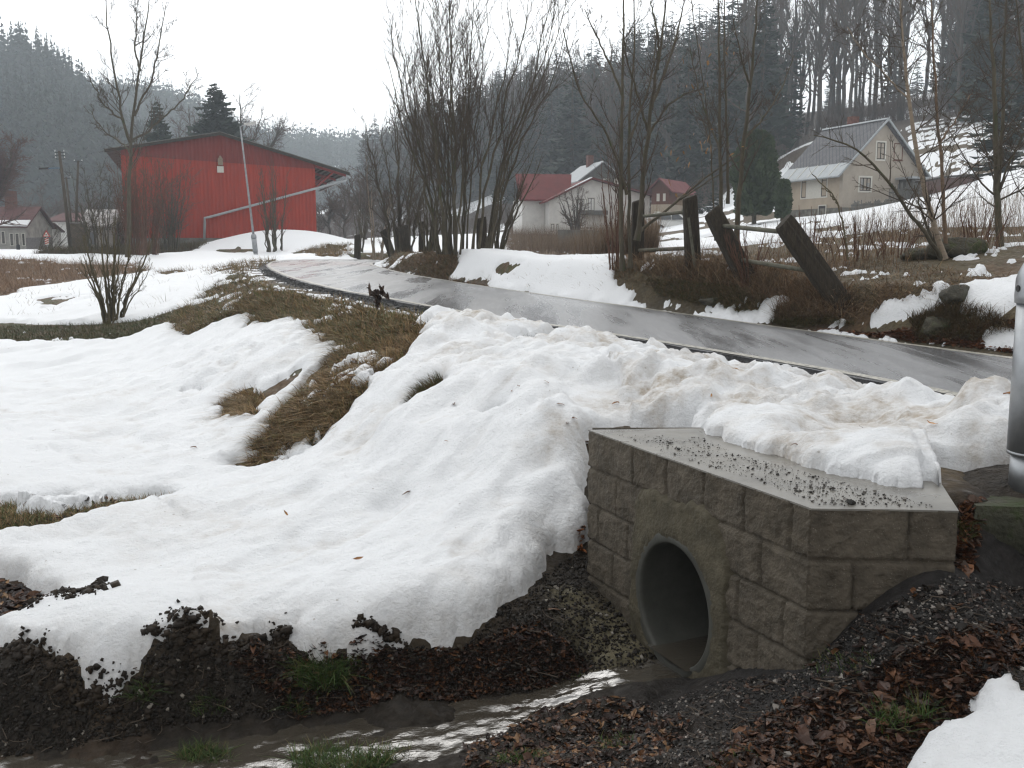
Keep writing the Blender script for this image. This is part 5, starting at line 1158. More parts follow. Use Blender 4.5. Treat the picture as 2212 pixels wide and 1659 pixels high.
def diamond_mat():
    m = nmat('diamond_panels', (.1,.1,.1), rough=.85, var=.2, scale=3, bump=.2); N = m.node_tree.nodes; L = m.node_tree.links
    tc = N.new('ShaderNodeTexCoord'); mp = N.new('ShaderNodeMapping'); mp.inputs['Rotation'].default_value = (0, R(45), 0); L.new(tc.outputs['Object'], mp.inputs[0])
    ch = N.new('ShaderNodeTexChecker'); ch.inputs['Scale'].default_value = 1.9; ch.inputs['Color1'].default_value = (.13,.055,.05,1); ch.inputs['Color2'].default_value = (.11,.10,.09,1); L.new(mp.outputs[0], ch.inputs[0]); L.new(ch.outputs[0], bsdf(m).inputs['Base Color']); return m
a = at(1990, 433, 56); b = at(2142, 416, 60); gw = empty('garden_shed', (a[0], a[1], a[2]-.8), math.atan2(b[1]-a[1], b[0]-a[0]), 'long low shed with red and grey diamond cladding on the slope', 'shed')
L_ = float(np.linalg.norm((b-a)[:2])); g = MB(); g.prism([(0,0,0),(L_,0,0),(L_,0,1.95),(L_*.62,0,2.25),(L_*.3,0,2.1),(0,0,1.75)], (0, .16, 0)); g.build('wall', diamond_mat(), gw)
g = MB(); g.prism([(-.1,-.12,1.76),(L_*.3,-.12,2.11),(L_*.62,-.12,2.26),(L_+.1,-.12,1.96),(L_+.1,-.12,2.06),(L_*.62,-.12,2.37),(L_*.3,-.12,2.21),(-.1,-.12,1.86)], (0, .5, 0)); g.build('roof', m_dframe, gw)

# white house with the red roof --------------------------------------------
def gable_house(name, label, cat, px0, px1, yb, Y, dirv, z_e, z_r, length, wallm, roofm, ov=.5, apex=.5, th=.14, z_b=None, zel=None, zer=None, snowy=False):
    a = at(px0, yb, Y); e = np.array(dirv, float); e /= np.linalg.norm(e)
    aa, _ = ray(px1, yb); t = (float(aa)*a[1]-a[0])/(e[0]-float(aa)*e[1]); w = t
    zb_ = a[2] if z_b is None else z_b
    o = empty(name, (a[0], a[1], zb_-1.0), math.atan2(e[1], e[0]), label, cat); z0 = zb_-1.0
    zl = (zel if zel is not None else z_e)-z0; zr_ = (zer if zer is not None else z_e)-z0; zk = z_r-z0; xa = w*apex
    g = MB(); g.prism([(0,0,0),(w,0,0),(w,0,zr_-.05),(xa,0,zk-.05),(0,0,zl-.05)], (0, length, 0)); wl = g.build('wall', wallm, o)
    sL = (zk-zl)/xa; sR = (zk-zr_)/(w-xa)
    def sheet(x0, z0_, x1, z1_, nm):
        q = MB(); q.hexa([(x0,-ov,z0_),(x1,-ov,z1_),(x1,length+ov,z1_),(x0,length+ov,z0_),(x0,-ov,z0_+th),(x1,-ov,z1_+th),(x1,length+ov,z1_+th),(x0,length+ov,z0_+th)]); return q.build(nm, roofm, o)
    r1 = sheet(-ov, zl-sL*ov, xa, zk, 'roof'); r2 = sheet(xa, zk, w+ov, zr_-sR*ov, 'roof')
    return o, w, zl, zk, xa, wl, r1, r2, a, e, z0
def zh(px, py, Y): return at(px, py, Y)[2]
m_white = nmat('bright_render', (.66,.65,.62), rough=.85, var=.12, scale=1.2, bump=.2, bscale=20)
o, w, zl, zk, xa, wl, r1, r2, aW, eW, z0W = gable_house('white_house', 'white house with red sheet roof behind the reeds', 'house', 1186, 1402, 512, 100, (1, .16), 0, zh(1273, 388, 101), 9, m_white, m_redroof, .6, .42, .16, None, zh(1186, 433, 100), zh(1402, 424, 103))
# wing on the left with its ridge along the picture
g = MB(); g.box(-2.3, -.02, 2.2, 8, 0, zl+.25); g.build('wing_wall', m_white, o)
g = MB(); zt = zh(1144, 380, 106)-z0W; g.hexa([(-2.7,1.5,zl+.0),(2.4,1.5,zl+.0),(3.4,5.4,zt),(-2.5,5.4,zt),(-2.7,1.5,zl+.15),(2.4,1.5,zl+.15),(3.4,5.4,zt+.15),(-2.5,5.4,zt+.15)]); g.build('wing_roof', m_redroof, o)
def gw_(px, py):      # on the gable wall of the white house
    a, h = ray(px, py); a = float(a); t = (a*aW[1]-aW[0])/(eW[0]-a*eW[1]); return t, float(h)*(aW[1]+eW[1]*t)-z0W
for (x0, y0, x1, y1, sh_) in ((1270,455,1284,428,2),(1246,455,1262,430,2),(1190,500,1197,484,1),(1202,500,1206,484,1),(1268,508,1282,492,2)):
    (s0, q0), (s1, q1) = gw_(x0, y0), gw_(x1, y1); window(o, (s0, 0, q0), (1,0,0), ez, (0,-1,0), abs(s1-s0), q1-q0, surround=.07, sash=sh_)
g = MB(); g.box(-.05, w+.05, -.05, 0, 0, gw_(1250, 507)[1]); g.build('plinth', m_plinth, o)
g = MB(); g.box(w*.28, w*.56, -.9, -.03, gw_(1260, 462)[1]-.1, gw_(1260, 462)[1]+.0); g.box(w*.28, w*.56, -.92, -.88, gw_(1260, 462)[1], gw_(1260, 455)[1]); g.build('balcony', m_greyw, o)
g = MB(); g.hexa([(-.2,-.7,zl+.05),(xa-.9,-.7,zk-.36),(xa-.9,1.5,zk-.36),(-.2,1.5,zl+.05),(-.2,-.7,zl+.2),(xa-.9,-.7,zk-.18),(xa-.9,1.5,zk-.18),(-.2,1.5,zl+.2)]); 
sn2 = MB(); 
f0 = .35; f1 = .97
xs0, xs1 = xa*f0, xa*f1; zs0, zs1 = zl+(zk-zl)*f0+.18, zl+(zk-zl)*f1+.18
sn2.hexa([(xs0,-.55,zs0),(xs1,-.6,zs1),(xs1,.6,zs1),(xs0,-.25,zs0),(xs0,-.55,zs0+.07),(xs1,-.6,zs1+.09),(xs1,.6,zs1+.09),(xs0,-.25,zs0+.07)]); sn2.build('roof_snow', m_snow, o)
# grey timber gable behind
o, w, zl, zk, xa, wl, r1, r2, aG, eG, z0G = gable_house('timber_house', 'grey timber-gabled house rising behind the white one', 'house', 1252, 1348, 505, 118, (1, .25), 0, zh(1299, 351, 119), 8, m_greyw, m_zinc, .5, .5, .16, None, zh(1245, 388, 118), zh(1350, 396, 120))
def gg(px, py):
    a, h = ray(px, py); a = float(a); t = (a*aG[1]-aG[0])/(eG[0]-a*eG[1]); return t, float(h)*(aG[1]+eG[1]*t)-z0G
for (x0, y0, x1, y1) in ((1305,400,1313,388),(1278,396,1283,386)):
    (s0, q0), (s1, q1) = gg(x0, y0), gg(x1, y1); window(o, (s0, 0, q0), (1,0,0), ez, (0,-1,0), abs(s1-s0), q1-q0, surround=.1, sash=2)
g = MB(); g.box(w*.38, w*.38+.7, 3.5, 4.2, zk-.4, zk+1.1); g.build('chimney', m_brick, o)
g = MB(); g.tube([(w*.82, -.5, zk-2.3), (w*.82, -.42, zk-2.3)], .55, 20); g.build('satellite_dish', m_frame, o)
# brown and tan chalet
o, w, zl, zk, xa, wl, r1, r2, aC, eC, z0C = gable_house('chalet', 'small wooden chalet with faded red roof and brown upper storey', 'house', 1406, 1444, 500, 96, (1, -.55), 0, zh(1425, 388, 96), 6.5, m_brownw, m_pinkroof, .5, .5, .12, None, zh(1406, 407, 96), zh(1444, 407, 96))
g = MB(); g.box(-.03, w+.03, -.03, 6.53, 0, zh(1430, 441, 95)-z0C); g.build('lower_wall', m_cream, o)
g = MB(); g.box(w*.3, w*.46, -.05, -.0, zl-1.2, zl-.5); g.box(w*.66, w*.8, -.05, -.0, zl-1.2, zl-.5); g.build('window', m_frame, o)
g = MB(); g.box(w+.031, w+.06, 2, 5.8, zh(1430, 441, 95)-z0C, zl-.1); g.build('tan_boarding', m_tanw, o)
g = MB(); g.box(w+.032, w+.07, .7, 1.3, 1.4, 2.6); g.box(w+.032, w+.07, 2.6, 3.2, 1.4, 2.6); g.box(w*.2, w*.5, -.07, -.03, 1.0, 2.9); g.build('door', m_frame, o)

# parked car --------------------------------------------------------------
def car(px, py, Y, rz, label):
    p = at(px, py, Y); o = empty('parked_car', p, rz, label, 'car')
    prof = [(-2.0,.35),(-2.05,.75),(-1.95,.95),(-1.55,1.38),(-1.2,1.45),(.2,1.45),(.75,1.02),(1.75,.85),(2.0,.65),(2.0,.35)]
    sec = []; ws_ = [.80,.84,.83,.62,.60,.60,.78,.80,.78,.80]
    V = []; 
    for (x, z), w_ in zip(prof, ws_): V += [(x, -w_, z), (x, w_, z)]
    n = len(prof); Fc = [(2*i, 2*((i+1) % n), 2*((i+1) % n)+1, 2*i+1) for i in range(n)]
    # side skins
    V += [(-1.95,-.84,.75),(1.95,-.82,.62),(1.95,.82,.62),(-1.95,.84,.75)]
    s1 = tuple(2*i for i in range(n)); s2_ = tuple(2*i+1 for i in range(n))[::-1]
    me = MB(); me.add(V[:2*n], Fc+[s1, s2_]); paint = nmat('white_car_paint', (.62,.62,.60), rough=.3, var=.05, bump=0)
    b = me.build('body', paint, o, bevel=.05)
    g = MB()
    for sg in (-1, 1):
        y_ = sg*.815; y2 = sg*.63
        g.add([(-1.62,y_*.99,.98),(-1.3,y2*1.02,1.36),(-.45,y2*1.02,1.39),(-.45,y_*.99,.98)], [(0,1,2,3)]); g.add([(-.38,y_*.99,.98),(-.38,y2*1.02,1.39),(.18,y2*1.02,1.38),(.62,y_*.99,.98)], [(0,1,2,3)])
    g.add([(-1.93,-.68,1.0),(-1.93,.68,1.0),(-1.62,.56,1.34),(-1.62,-.56,1.34)], [(0,1,2,3)]); g.add([(.76,-.68,1.05),(.76,.68,1.05),(.3,.54,1.42),(.3,-.54,1.42)], [(0,1,2,3)])
    g.build('windows', m_glass, o)
    for x in (-1.3, 1.3):
        for sg in (-1, 1):
            wv_ = MB(); wv_.tube([(x, sg*.70, .30), (x, sg*.86, .30)], .30, 20); wh = wv_.build('wheel', m_black, o); wv_ = MB(); wv_.tube([(x, sg*.862, .30), (x, sg*.875, .30)], .17, 14); wv_.build('rim', m_zinc, wh)
    for sg in (-1, 1): MB().box(1.96, 2.02, sg*.62-.14, sg*.62+.14, .6, .74).build('headlight', m_frame, o); MB().box(-2.07, -2.02, sg*.68-.1, sg*.68+.1, .7, .95).build('tail_light', m_redtrim, o)
    MB().hexa([(-1.5,-.55,1.455),(.1,-.55,1.455),(.1,.55,1.455),(-1.5,.55,1.455),(-1.4,-.48,1.51),(0,-.48,1.51),(0,.48,1.51),(-1.4,.48,1.51)]).build('roof_snow', m_snow, o)
    return o
car(1454, 503, 78, R(10), 'snow-dusted white hatchback parked below the chalet')

# red hall ------------------------------------------------------------------
HL = at(260, 320, 70); bB = np.array([.95, .31]); bB /= np.linalg.norm(bB); aa, _ = ray(680, 350); tW = (float(aa)*HL[1]-HL[0])/(bB[0]-float(aa)*bB[1])
z0B = -.4; hall = empty('red_hall', (HL[0], HL[1], z0B), math.atan2(bB[1], bB[0]), 'big red corrugated hall with a canopy roof beyond the bend', 'hall')
zeL = HL[2]-z0B; YR = HL[1]+bB[1]*tW; zeR = zh(680, 352, YR)-z0B; aa, hh_ = ray(475, 288); tP = (float(aa)*HL[1]-HL[0])/(bB[0]-float(aa)*bB[1]); zP = float(hh_)*(HL[1]+bB[1]*tP)-z0B
zWb = zh(475, 514, HL[1]+bB[1]*tP)-z0B; zBandL = zh(300, 330, 70.5)-z0B
m_hall = nmat('red_painted_boards', (.30,.030,.014), rough=.6, var=.16, scale=.8, bump=.1, stretch=(3, 3, .6), dark=((.24,.026,.015), .5, .56))
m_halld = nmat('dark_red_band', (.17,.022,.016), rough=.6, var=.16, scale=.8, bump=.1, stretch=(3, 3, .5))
def corrug(name, x0, x1, zfun0, zfun1, mat, off=0.0, pitch=.26):
    n = int((x1-x0)/pitch)*4; V = []; 
    for k in range(n+1):
        x = x0+(x1-x0)*k/n; d = (0, 0, -.035, -.035)[k % 4] + off
        V.append((x, d, zfun0(x))); V.append((x, d, zfun1(x)))
    Q = [(2*k, 2*k+2, 2*k+3, 2*k+1) for k in range(n)]
    return link(name, npmesh(name, V, Q=Q), mat, hall)
def zroof(x): return zeL+(zP-zeL)*x/tP if x < tP else zP+(zeR-zP)*(x-tP)/(tW-tP)
zb1 = zeR+.10
def zband(x): return min(zroof(x)-.02, zh(340, 338, 71)-z0B + (zh(676, 365, YR)-zh(340, 338, 71))*x/tW)
corrug('front_wall', 0, tW, lambda x: zWb, zband, m_hall)
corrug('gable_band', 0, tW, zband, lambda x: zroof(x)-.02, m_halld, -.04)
LB = 30
g = MB(); g.prism([(0,.03,zWb),(tW,.03,zWb),(tW,.03,zroof(tW)-.05),(tP,.03,zP-.05),(0,.03,zeL-.05)], (0, LB, 0)); g.build('side_walls', m_hall, hall)
g = MB(); g.box(.1, tW-.1, .02, LB, -1.2, zWb); g.build('plinth', m_conc, hall)
m_eternit = nmat('old_fibre_cement', (.15,.15,.135), rough=.85, var=.3, scale=2, bump=.3, dark=((.06,.065,.045), 1.5, .55)); m_darkwood = nmat('dark_roof_timber', (.035,.028,.022), rough=.8, var=.4)
cR = 2.45; cL = 1.0; sR = (zP-zeR)/(tW-tP); sL = (zP-zeL)/tP
def rsheet(xa_, za, xb, zb_, th, mat, nm, y0=-.35, y1=LB+.4, par=None):
    q = MB(); q.hexa([(xa_,y0,za),(xb,y0,zb_),(xb,y1,zb_),(xa_,y1,za),(xa_,y0,za+th),(xb,y0,zb_+th),(xb,y1,zb_+th),(xa_,y1,za+th)]); return q.build(nm, mat, par or hall)
rf = rsheet(tP, zP, tW+cR, zeR-sR*cR, .10, m_eternit, 'roof'); rsheet(-cL, zeL-sL*cL, tP, zP, .10, m_eternit, 'roof')
g = MB()
for (x0, z0_, x1, z1_) in ((-cL, zeL-sL*cL, tP, zP), (tP, zP, tW+cR, zeR-sR*cR)): g.hexa([(x0,-.40,z0_-.16),(x1,-.40,z1_-.16),(x1,-.36,z1_-.16),(x0,-.36,z0_-.16),(x0,-.40,z0_+.04),(x1,-.40,z1_+.04),(x1,-.36,z1_+.04),(x0,-.36,z0_+.04)])
g.build('verge_board', m_darkwood, hall)
for k in range(6):          # canopy trusses with red struts
    yy = .1+k*5.2; xe = tW+cR; ze_ = zeR-sR*cR
    g = MB(); g.hexa([(tW,yy,zeR-.3),(xe-.2,yy,ze_-.22),(xe-.2,yy+.14,ze_-.22),(tW,yy+.14,zeR-.3),(tW,yy,zeR-.12),(xe-.2,yy,ze_-.04),(xe-.2,yy+.14,ze_-.04),(tW,yy+.14,zeR-.12)])
    g.tube([(tW+.02, yy+.07, zeR-1.75), (tW+cR*.55, yy+.07, zeR-sR*cR*.55-.2)], .075, 6); g.build('canopy_truss', m_redtrim, hall)
g = MB()
for k in range(7): x = tW+.2+k*(cR-.4)/6; z = zeR-sR*(x-tW)-.12; g.box(x, x+.10, .3, LB, z, z+.09)
g.build('purlin', m_darkwood, hall)
g = MB(); xg = tW+cR+.03; zg_ = zeR-sR*cR-.30; g.tube([(xg, -.2, zg_), (xg, LB*.55, zg_-.12)], .09, 8); g.build('gutter', m_galv, hall)
g = MB()
for k in range(18): y_ = .1+k*.9; g.tube([(xg, y_, zg_+.02), (xg-.02, y_, zg_+.33)], .018, 4)
g.build('gutter_bracket', m_galv, hall)
def hf(px, py, d=-.3):
    a, h = ray(px, py); a = float(a); t = (a*(HL[1])-HL[0])/(bB[0]-a*bB[1]); return (t, d, float(h)*(HL[1]+bB[1]*t)-z0B)
p1 = hf(748, 380); p2 = hf(746, 390); p3 = hf(442, 471); p4 = hf(441, 517)
g = MB(); g.tube([(xg, -.15, zg_), (p1[0], -.3, p1[2]), (p2[0], -.3, p2[2]), (p2[0]-.4, -.3, p2[2]-.12), (p3[0]+.3, -.16, p3[2]+.06), p3, (p3[0], -.12, p3[2]-.3), (p4[0], -.12, p4[2])], .085, 10); g.build('downpipe', m_zinc, hall, True)
q = hf(476, 354, -.15); g = MB(); g.box(q[0]-.16, q[0]+.16, -.35, -.05, q[2]-.1, q[2]+.35); g.tube([(q[0], -.2, q[2]+.35), (q[0], -.2, q[2]+.55)], [.14, .04], 10); g.build('floodlight', nmat('tan_metal', (.22,.17,.12), rough=.5), hall)
q = hf(476, 366, -.05); g = MB(); g.box(q[0]-.22, q[0]+.22, -.12, -.05, q[2]-.22, q[2]+.22); g.build('white_box', m_frame, hall)

# left-hand hamlet --------------------------------------------------------------
def simple_house(name, label, px0, px1, yb, yt, Y, depth, roofm, wallm, yr, dirv=(1, 0), ridge_along=True, snow=False):
    a = at(px0, yb, Y); e = np.array(dirv, float); e /= np.linalg.norm(e); aa, _ = ray(px1, yb); w = (float(aa)*a[1]-a[0])/(e[0]-float(aa)*e[1])
    z0 = a[2]-1.0; o = empty(name, (a[0], a[1], z0), math.atan2(e[1], e[0]), label, 'house'); ze_ = zh(px0, yt, Y)-z0; zr_ = zh(px0, yr, Y+depth/2)-z0
    MB().box(0, w, 0, depth, 0, ze_).build('wall', wallm, o)
    if ridge_along:
        r = MB(); r.hexa([(-.3,-.4,ze_-.12),(w+.3,-.4,ze_-.12),(w+.3,depth/2,zr_),(-.3,depth/2,zr_),(-.3,-.4,ze_),(w+.3,-.4,ze_),(w+.3,depth/2,zr_+.12),(-.3,depth/2,zr_+.12)])
        r.hexa([(-.3,depth/2,zr_),(w+.3,depth/2,zr_),(w+.3,depth+.4,ze_-.12),(-.3,depth+.4,ze_-.12),(-.3,depth/2,zr_+.12),(w+.3,depth/2,zr_+.12),(w+.3,depth+.4,ze_),(-.3,depth+.4,ze_)]); rfo = r.build('roof', roofm, o)
        MB().prism([(0,0,ze_),(0,depth,ze_),(0,depth/2,zr_)], (w,0,0)).build('gable', wallm, o)
        if snow: MB().hexa([(-.3,-.42,ze_+.005),(w+.3,-.42,ze_+.005),(w+.3,.5,ze_+.12+(zr_-ze_)*.22),(-.3,.4,ze_+.12+(zr_-ze_)*.2),(-.3,-.42,ze_+.10),(w+.3,-.42,ze_+.10),(w+.3,.5,ze_+.2+(zr_-ze_)*.22),(-.3,.4,ze_+.2+(zr_-ze_)*.2)]).build('roof_snow', m_snow, o)
    return o, w, ze_, z0, a
m_brroof = nmat('brown_red_roof', (.09,.035,.032), spec=.15, rough=.8, var=.3, scale=2)
o, w, ze_, z0, a = simple_house('village_house', 'grey-walled house with brown-red snow-edged roof at the left edge', -40, 58, 541, 489, 88, 7, m_brroof, nmat('grey_render', (.33,.32,.29), rough=.9, var=.3, scale=1.5), 449, (1, .12), True, True)
for (x0, y0, x1, y1) in ((24,530,30,510),(36,530,42,512),(50,530,55,512),(6,526,12,508)):
    tt = (np.interp([x0, x1], [-40, 58], [0, w])); window(o, (tt[0], 0, zh(x0, y0, 88)-z0), (1,0,0), ez, (0,-1,0), tt[1]-tt[0], 1.0, surround=.05, sash=2)
MB().box(w*.3, w*.3+.8, 3, 3.8, ze_+1, ze_+3.2).build('chimney', m_brick, o)
o, w, ze_, z0, a = simple_house('village_house', 'low white outbuilding right of the brown-red roof', 57, 95, 536, 498, 98, 5, m_brroof, m_white, 484, (1, .1), True, False)
MB().box(w*.25, w*.5, 2, 2.9, ze_, ze_+1.8).build('chimney', nmat('tan_chimney', (.25,.19,.14), rough=.9), o)
MB().box(w*.2, w*.45, -.05, 0, ze_-1.1, ze_-.4).build('window', m_glass, o)
o, w, ze_, z0, a = simple_house('village_house', 'plain white house behind the utility poles', 108, 190, 538, 477, 108, 7, m_brroof, m_white, 462, (1, -.1), True, False)
MB().box(w*.62, w*.74, -.05, 0, ze_-2, ze_-.9).build('window', m_glass, o)
o, w, ze_, z0, a = simple_house('village_house', 'snow-roofed house half hidden by the bushes', 182, 252, 538, 487, 92, 7, nmat('snowy_roof', (.4,.38,.36), rough=.8, var=.5, scale=1.2), nmat('dull_render', (.35,.33,.3), rough=.9, var=.2), 455, (1, .2), True, False)
MB().box(w*.2, w*.34, -.05, 0, ze_-1.7, ze_-.6).build('window', m_glass, o)
# low wall behind the sign
a = at(57, 536, 84); b = at(112, 533, 90); o = MB(); d = b-a; n_ = np.array([0, .25, 0]); o.hexa([-[0,0,1] if False else (0,0,-1), d+[0,0,-1], d+n_+[0,0,-1], n_+[0,0,-1], (0,0,.85), d+[0,0,.85], d+n_+[0,0,.85], n_+[0,0,.85]]); ow = o.build('garden_wall', nmat('grey_wall', (.17,.17,.17), rough=.9, var=.3)); ow.location = a; tag(ow, 'low grey roadside wall left of the warning sign', 'wall')
# brick kiosk
a = at(153, 524, 62); b = at(180, 524, 62); ks = empty('brick_kiosk', (a[0], a[1], a[2]-.6), R(5), 'small brick kiosk standing beside the utility pole', 'kiosk'); w = float(b[0]-a[0])
def brick_mat():
    m = nmat('old_bricks', (.1,.09,.07), rough=.9, var=.3, bump=0); N = m.node_tree.nodes; L = m.node_tree.links; tc = N.new('ShaderNodeTexCoord'); mp = N.new('ShaderNodeMapping'); mp.inputs['Rotation'].default_value = (R(90), 0, 0); L.new(tc.outputs['Object'], mp.inputs[0])
    br = N.new('ShaderNodeTexBrick'); br.inputs['Scale'].default_value = 3.2; br.inputs['Color1'].default_value = (.13,.10,.075,1); br.inputs['Color2'].default_value = (.09,.075,.055,1); br.inputs['Mortar'].default_value = (.05,.045,.04,1); L.new(mp.outputs[0], br.inputs['Vector']); L.new(br.outputs[0], bsdf(m).inputs['Base Color']); return m
MB().box(0, w, 0, w, 0, 1.75).build('walls', brick_mat(), ks); MB().box(-.08, w+.08, -.08, w+.08, 1.75, 1.83).build('roof', m_conc, ks)
# utility poles
m_pole = nmat('utility_pole_wood', (.075,.062,.048), rough=.85, var=.35, scale=3, stretch=(4, 4, .5))
def upole(bx, by, tx, ty, Y, r, label, ins=0, arm=False, brace=None):
    b = at(bx, by, Y); t = at(tx, ty, Y); o = empty('utility_pole', b, 0, label, 'utility pole', 'leaning wooden utility poles'); d = t-b
    MB().tube([(0,0,-.6), d*.5, d], [r*1.15, r, r*.8], 10).build('pole', m_pole, o, True)
    wm = nmat('porcelain', (.6,.6,.58), rough=.3, var=.05, bump=0)
    for k in range(ins):
        p = d*(1-.018-.035*k)
        for s_ in (-1, 1):
            h = MB(); h.tube([p, p+[s_*.22, 0, 0], p+[s_*.26, 0, .08]], .02, 5); hk = h.build('bracket', m_black, o); MB().tube([p+[s_*.26, 0, .06], p+[s_*.26, 0, .15]], [.032, .022], 8).build('insulator', wm, hk)
    if arm:
        p = d*.815; MB().tube([p, p+[-.5, 0, .0], p+[-.8, 0, -.03]], .025, 6).build('lamp_arm', nmat('blue_paint', (.06,.13,.2), rough=.5), o); MB().hexa([p+[-1.3,-.1,-.1], p+[-.75,-.1,-.06], p+[-.75,.1,-.06], p+[-1.3,.1,-.1], p+[-1.25,-.08,0], p+[-.75,-.08,.04], p+[-.75,.08,.04], p+[-1.25,.08,0]]).build('lamp_head', m_dframe, o)
    return o
upole(152, 524, 128, 326, 60, .10, 'stout leaning utility pole with insulators and a small lamp arm', 3, True)
upole(156, 500, 143, 383, 68, .075, 'thin short pole right behind the stout utility pole', 1)
upole(163, 492, 169, 347, 70, .085, 'bare wooden pole rising behind the brick kiosk', 1)
# warning sign
sgn = empty('road_sign', at(102, 536, 58), 0, 'red-bordered triangular warning sign over a striped board', 'road sign'); ss = 58/FPX
tri = lambda s, y: [(-8*ss*s, y, 24*ss+(1-s)*5*ss*.6), (8*ss*s, y, 24*ss+(1-s)*5*ss*.6), (0, y, 24*ss+14*ss*s+(1-s)*5*ss*.6)]
MB().prism(tri(1, 0), (0, .03, 0)).build('red_triangle', nmat('sign_red', (.4,.03,.03), rough=.4, var=.05, bump=0), sgn); MB().prism(tri(.66, -.006), (0, .005, 0)).build('white_field', m_frame, sgn)
MB().hexa([(-2.6*ss,-.014,27.2*ss),(2.6*ss,-.014,27.2*ss),(2.6*ss,-.008,27.2*ss),(-2.6*ss,-.008,27.2*ss),(-1.2*ss,-.014,29.6*ss),(1.4*ss,-.014,28.8*ss),(1.4*ss,-.008,28.8*ss),(-1.2*ss,-.008,29.6*ss)]).build('pictogram', m_black, sgn)
sb = MB().box(-4*ss, 4*ss, -.01, .02, 7*ss, 21*ss).build('striped_board', m_frame, sgn); st_ = MB()
for k in range(3): st_.prism([(-4*ss,-.016,(8+k*4.5)*ss),(4*ss,-.016,(11+k*4.5)*ss),(4*ss,-.016,(13.2+k*4.5)*ss),(-4*ss,-.016,(10.2+k*4.5)*ss)], (0,.005,0))
st_.build('stripes', nmat('stripe_red', (.4,.04,.03), rough=.4, var=.05, bump=0), sb); MB().tube([(0,.04,-.5),(0,.04,26*ss)], .03, 8).build('pole', m_galv, sgn)
o = MB().tube([(0,0,-.3),(0,0,.55),(0,0,.62)], [.13,.13,.07], 12).build('bollard', m_black); o.location = at(40, 546, 75); tag(o, 'short black bollard at the far left roadside', 'bollard')
# low retaining wall and boards at the white house garden
a = at(1205, 520, 70); b = at(1330, 520, 72); d = b-a; ow = MB().hexa([(0,0,-.5), d+[0,0,-.5], d+[0,.3,-.5], (0,.3,-.5), (0,0,.75), d+[0,0,.7], d+[0,.3,.7], (0,.3,.75)]).build('garden_wall', m_conc); ow.location = a; tag(ow, 'pale low garden wall behind the reeds, below the white house', 'wall')
# metal gate-like rack near the ramp
# ------------------------------------------------------------------ trees
m_bark = nmat('dark_bark', (.078,.066,.045), rough=.85, var=.45, scale=5, bump=.6, bscale=30, bdist=.01, stretch=(3, 3, .7), dark=((.05,.065,.025), 2.2, .56))
m_twig = nmat('brown_twigs', (.072,.055,.040), rough=.8, var=.3, scale=3, bump=0)
m_rtwig = nmat('reddish_twigs', (.105,.052,.032), rough=.8, var=.3, scale=3, bump=0)
m_oltwig = nmat('olive_stems', (.10,.082,.045), rough=.8, var=.35, scale=3, bump=0)
m_birch = nmat('birch_bark', (.24,.19,.14), rough=.7, var=.2, scale=4, bump=.3, stretch=(2, 2, 6), dark=((.05,.04,.035), 3.2, .57))
m_tanbark = nmat('tan_bark', (.15,.10,.065), rough=.7, var=.3, scale=4, bump=.3, stretch=(2, 2, 5), dark=((.05,.04,.035), 3.2, .57))
m_gbark = nmat('grey_bark', (.085,.075,.065), rough=.85, var=.3, scale=3, bump=0)
m_gtwig = nmat('grey_twigs', (.095,.066,.052), rough=.85, var=.25, scale=1, bump=0)
m_needle = nmat('spruce_needles', (.018,.030,.018), rough=.8, var=.45, scale=1.3, bump=0)
m_larch = nmat('larch_twigs', (.11,.062,.05), rough=.85, var=.3, scale=2, bump=0)
m_thuja = nmat('thuja_green', (.045,.062,.028), rough=.8, var=.45, scale=3, bump=0)
UP = np.array([0, 0, 1.])
def nz_(v): return v/(np.linalg.norm(v, axis=-1, keepdims=True)+1e-9)
def tubes_mesh(name, groups):
    """groups: list of (pts (N,n,3), rad (N,n), sides) -> one mesh"""
    VV = []; QQ = []; k0 = 0
    for P, r, s in groups:
        if len(P) == 0: continue
        N, n, _ = P.shape; T = nz_(np.gradient(P, axis=1)); ref = np.where(np.abs(T[..., 2:3]) > .9, np.array([1., 0, 0]), UP)
        ref = ref[:, :1].repeat(n, 1); A = nz_(np.cross(T, ref)); B = np.cross(T, A)
        a = np.arange(s)*2*np.pi/s
        V = P[:, :, None]+r[:, :, None, None]*(A[:, :, None]*np.cos(a)[None, None, :, None]+B[:, :, None]*np.sin(a)[None, None, :, None])
        i = np.arange(N*n*s).reshape(N, n, s)+k0; j = np.roll(i, -1, 2)
        QQ.append(np.stack([i[:, :-1], j[:, :-1], j[:, 1:], i[:, 1:]], -1).reshape(-1, 4)); VV.append(V.reshape(-1, 3)); k0 += N*n*s
    return npmesh(name, np.concatenate(VV), Q=np.concatenate(QQ), smooth=True)
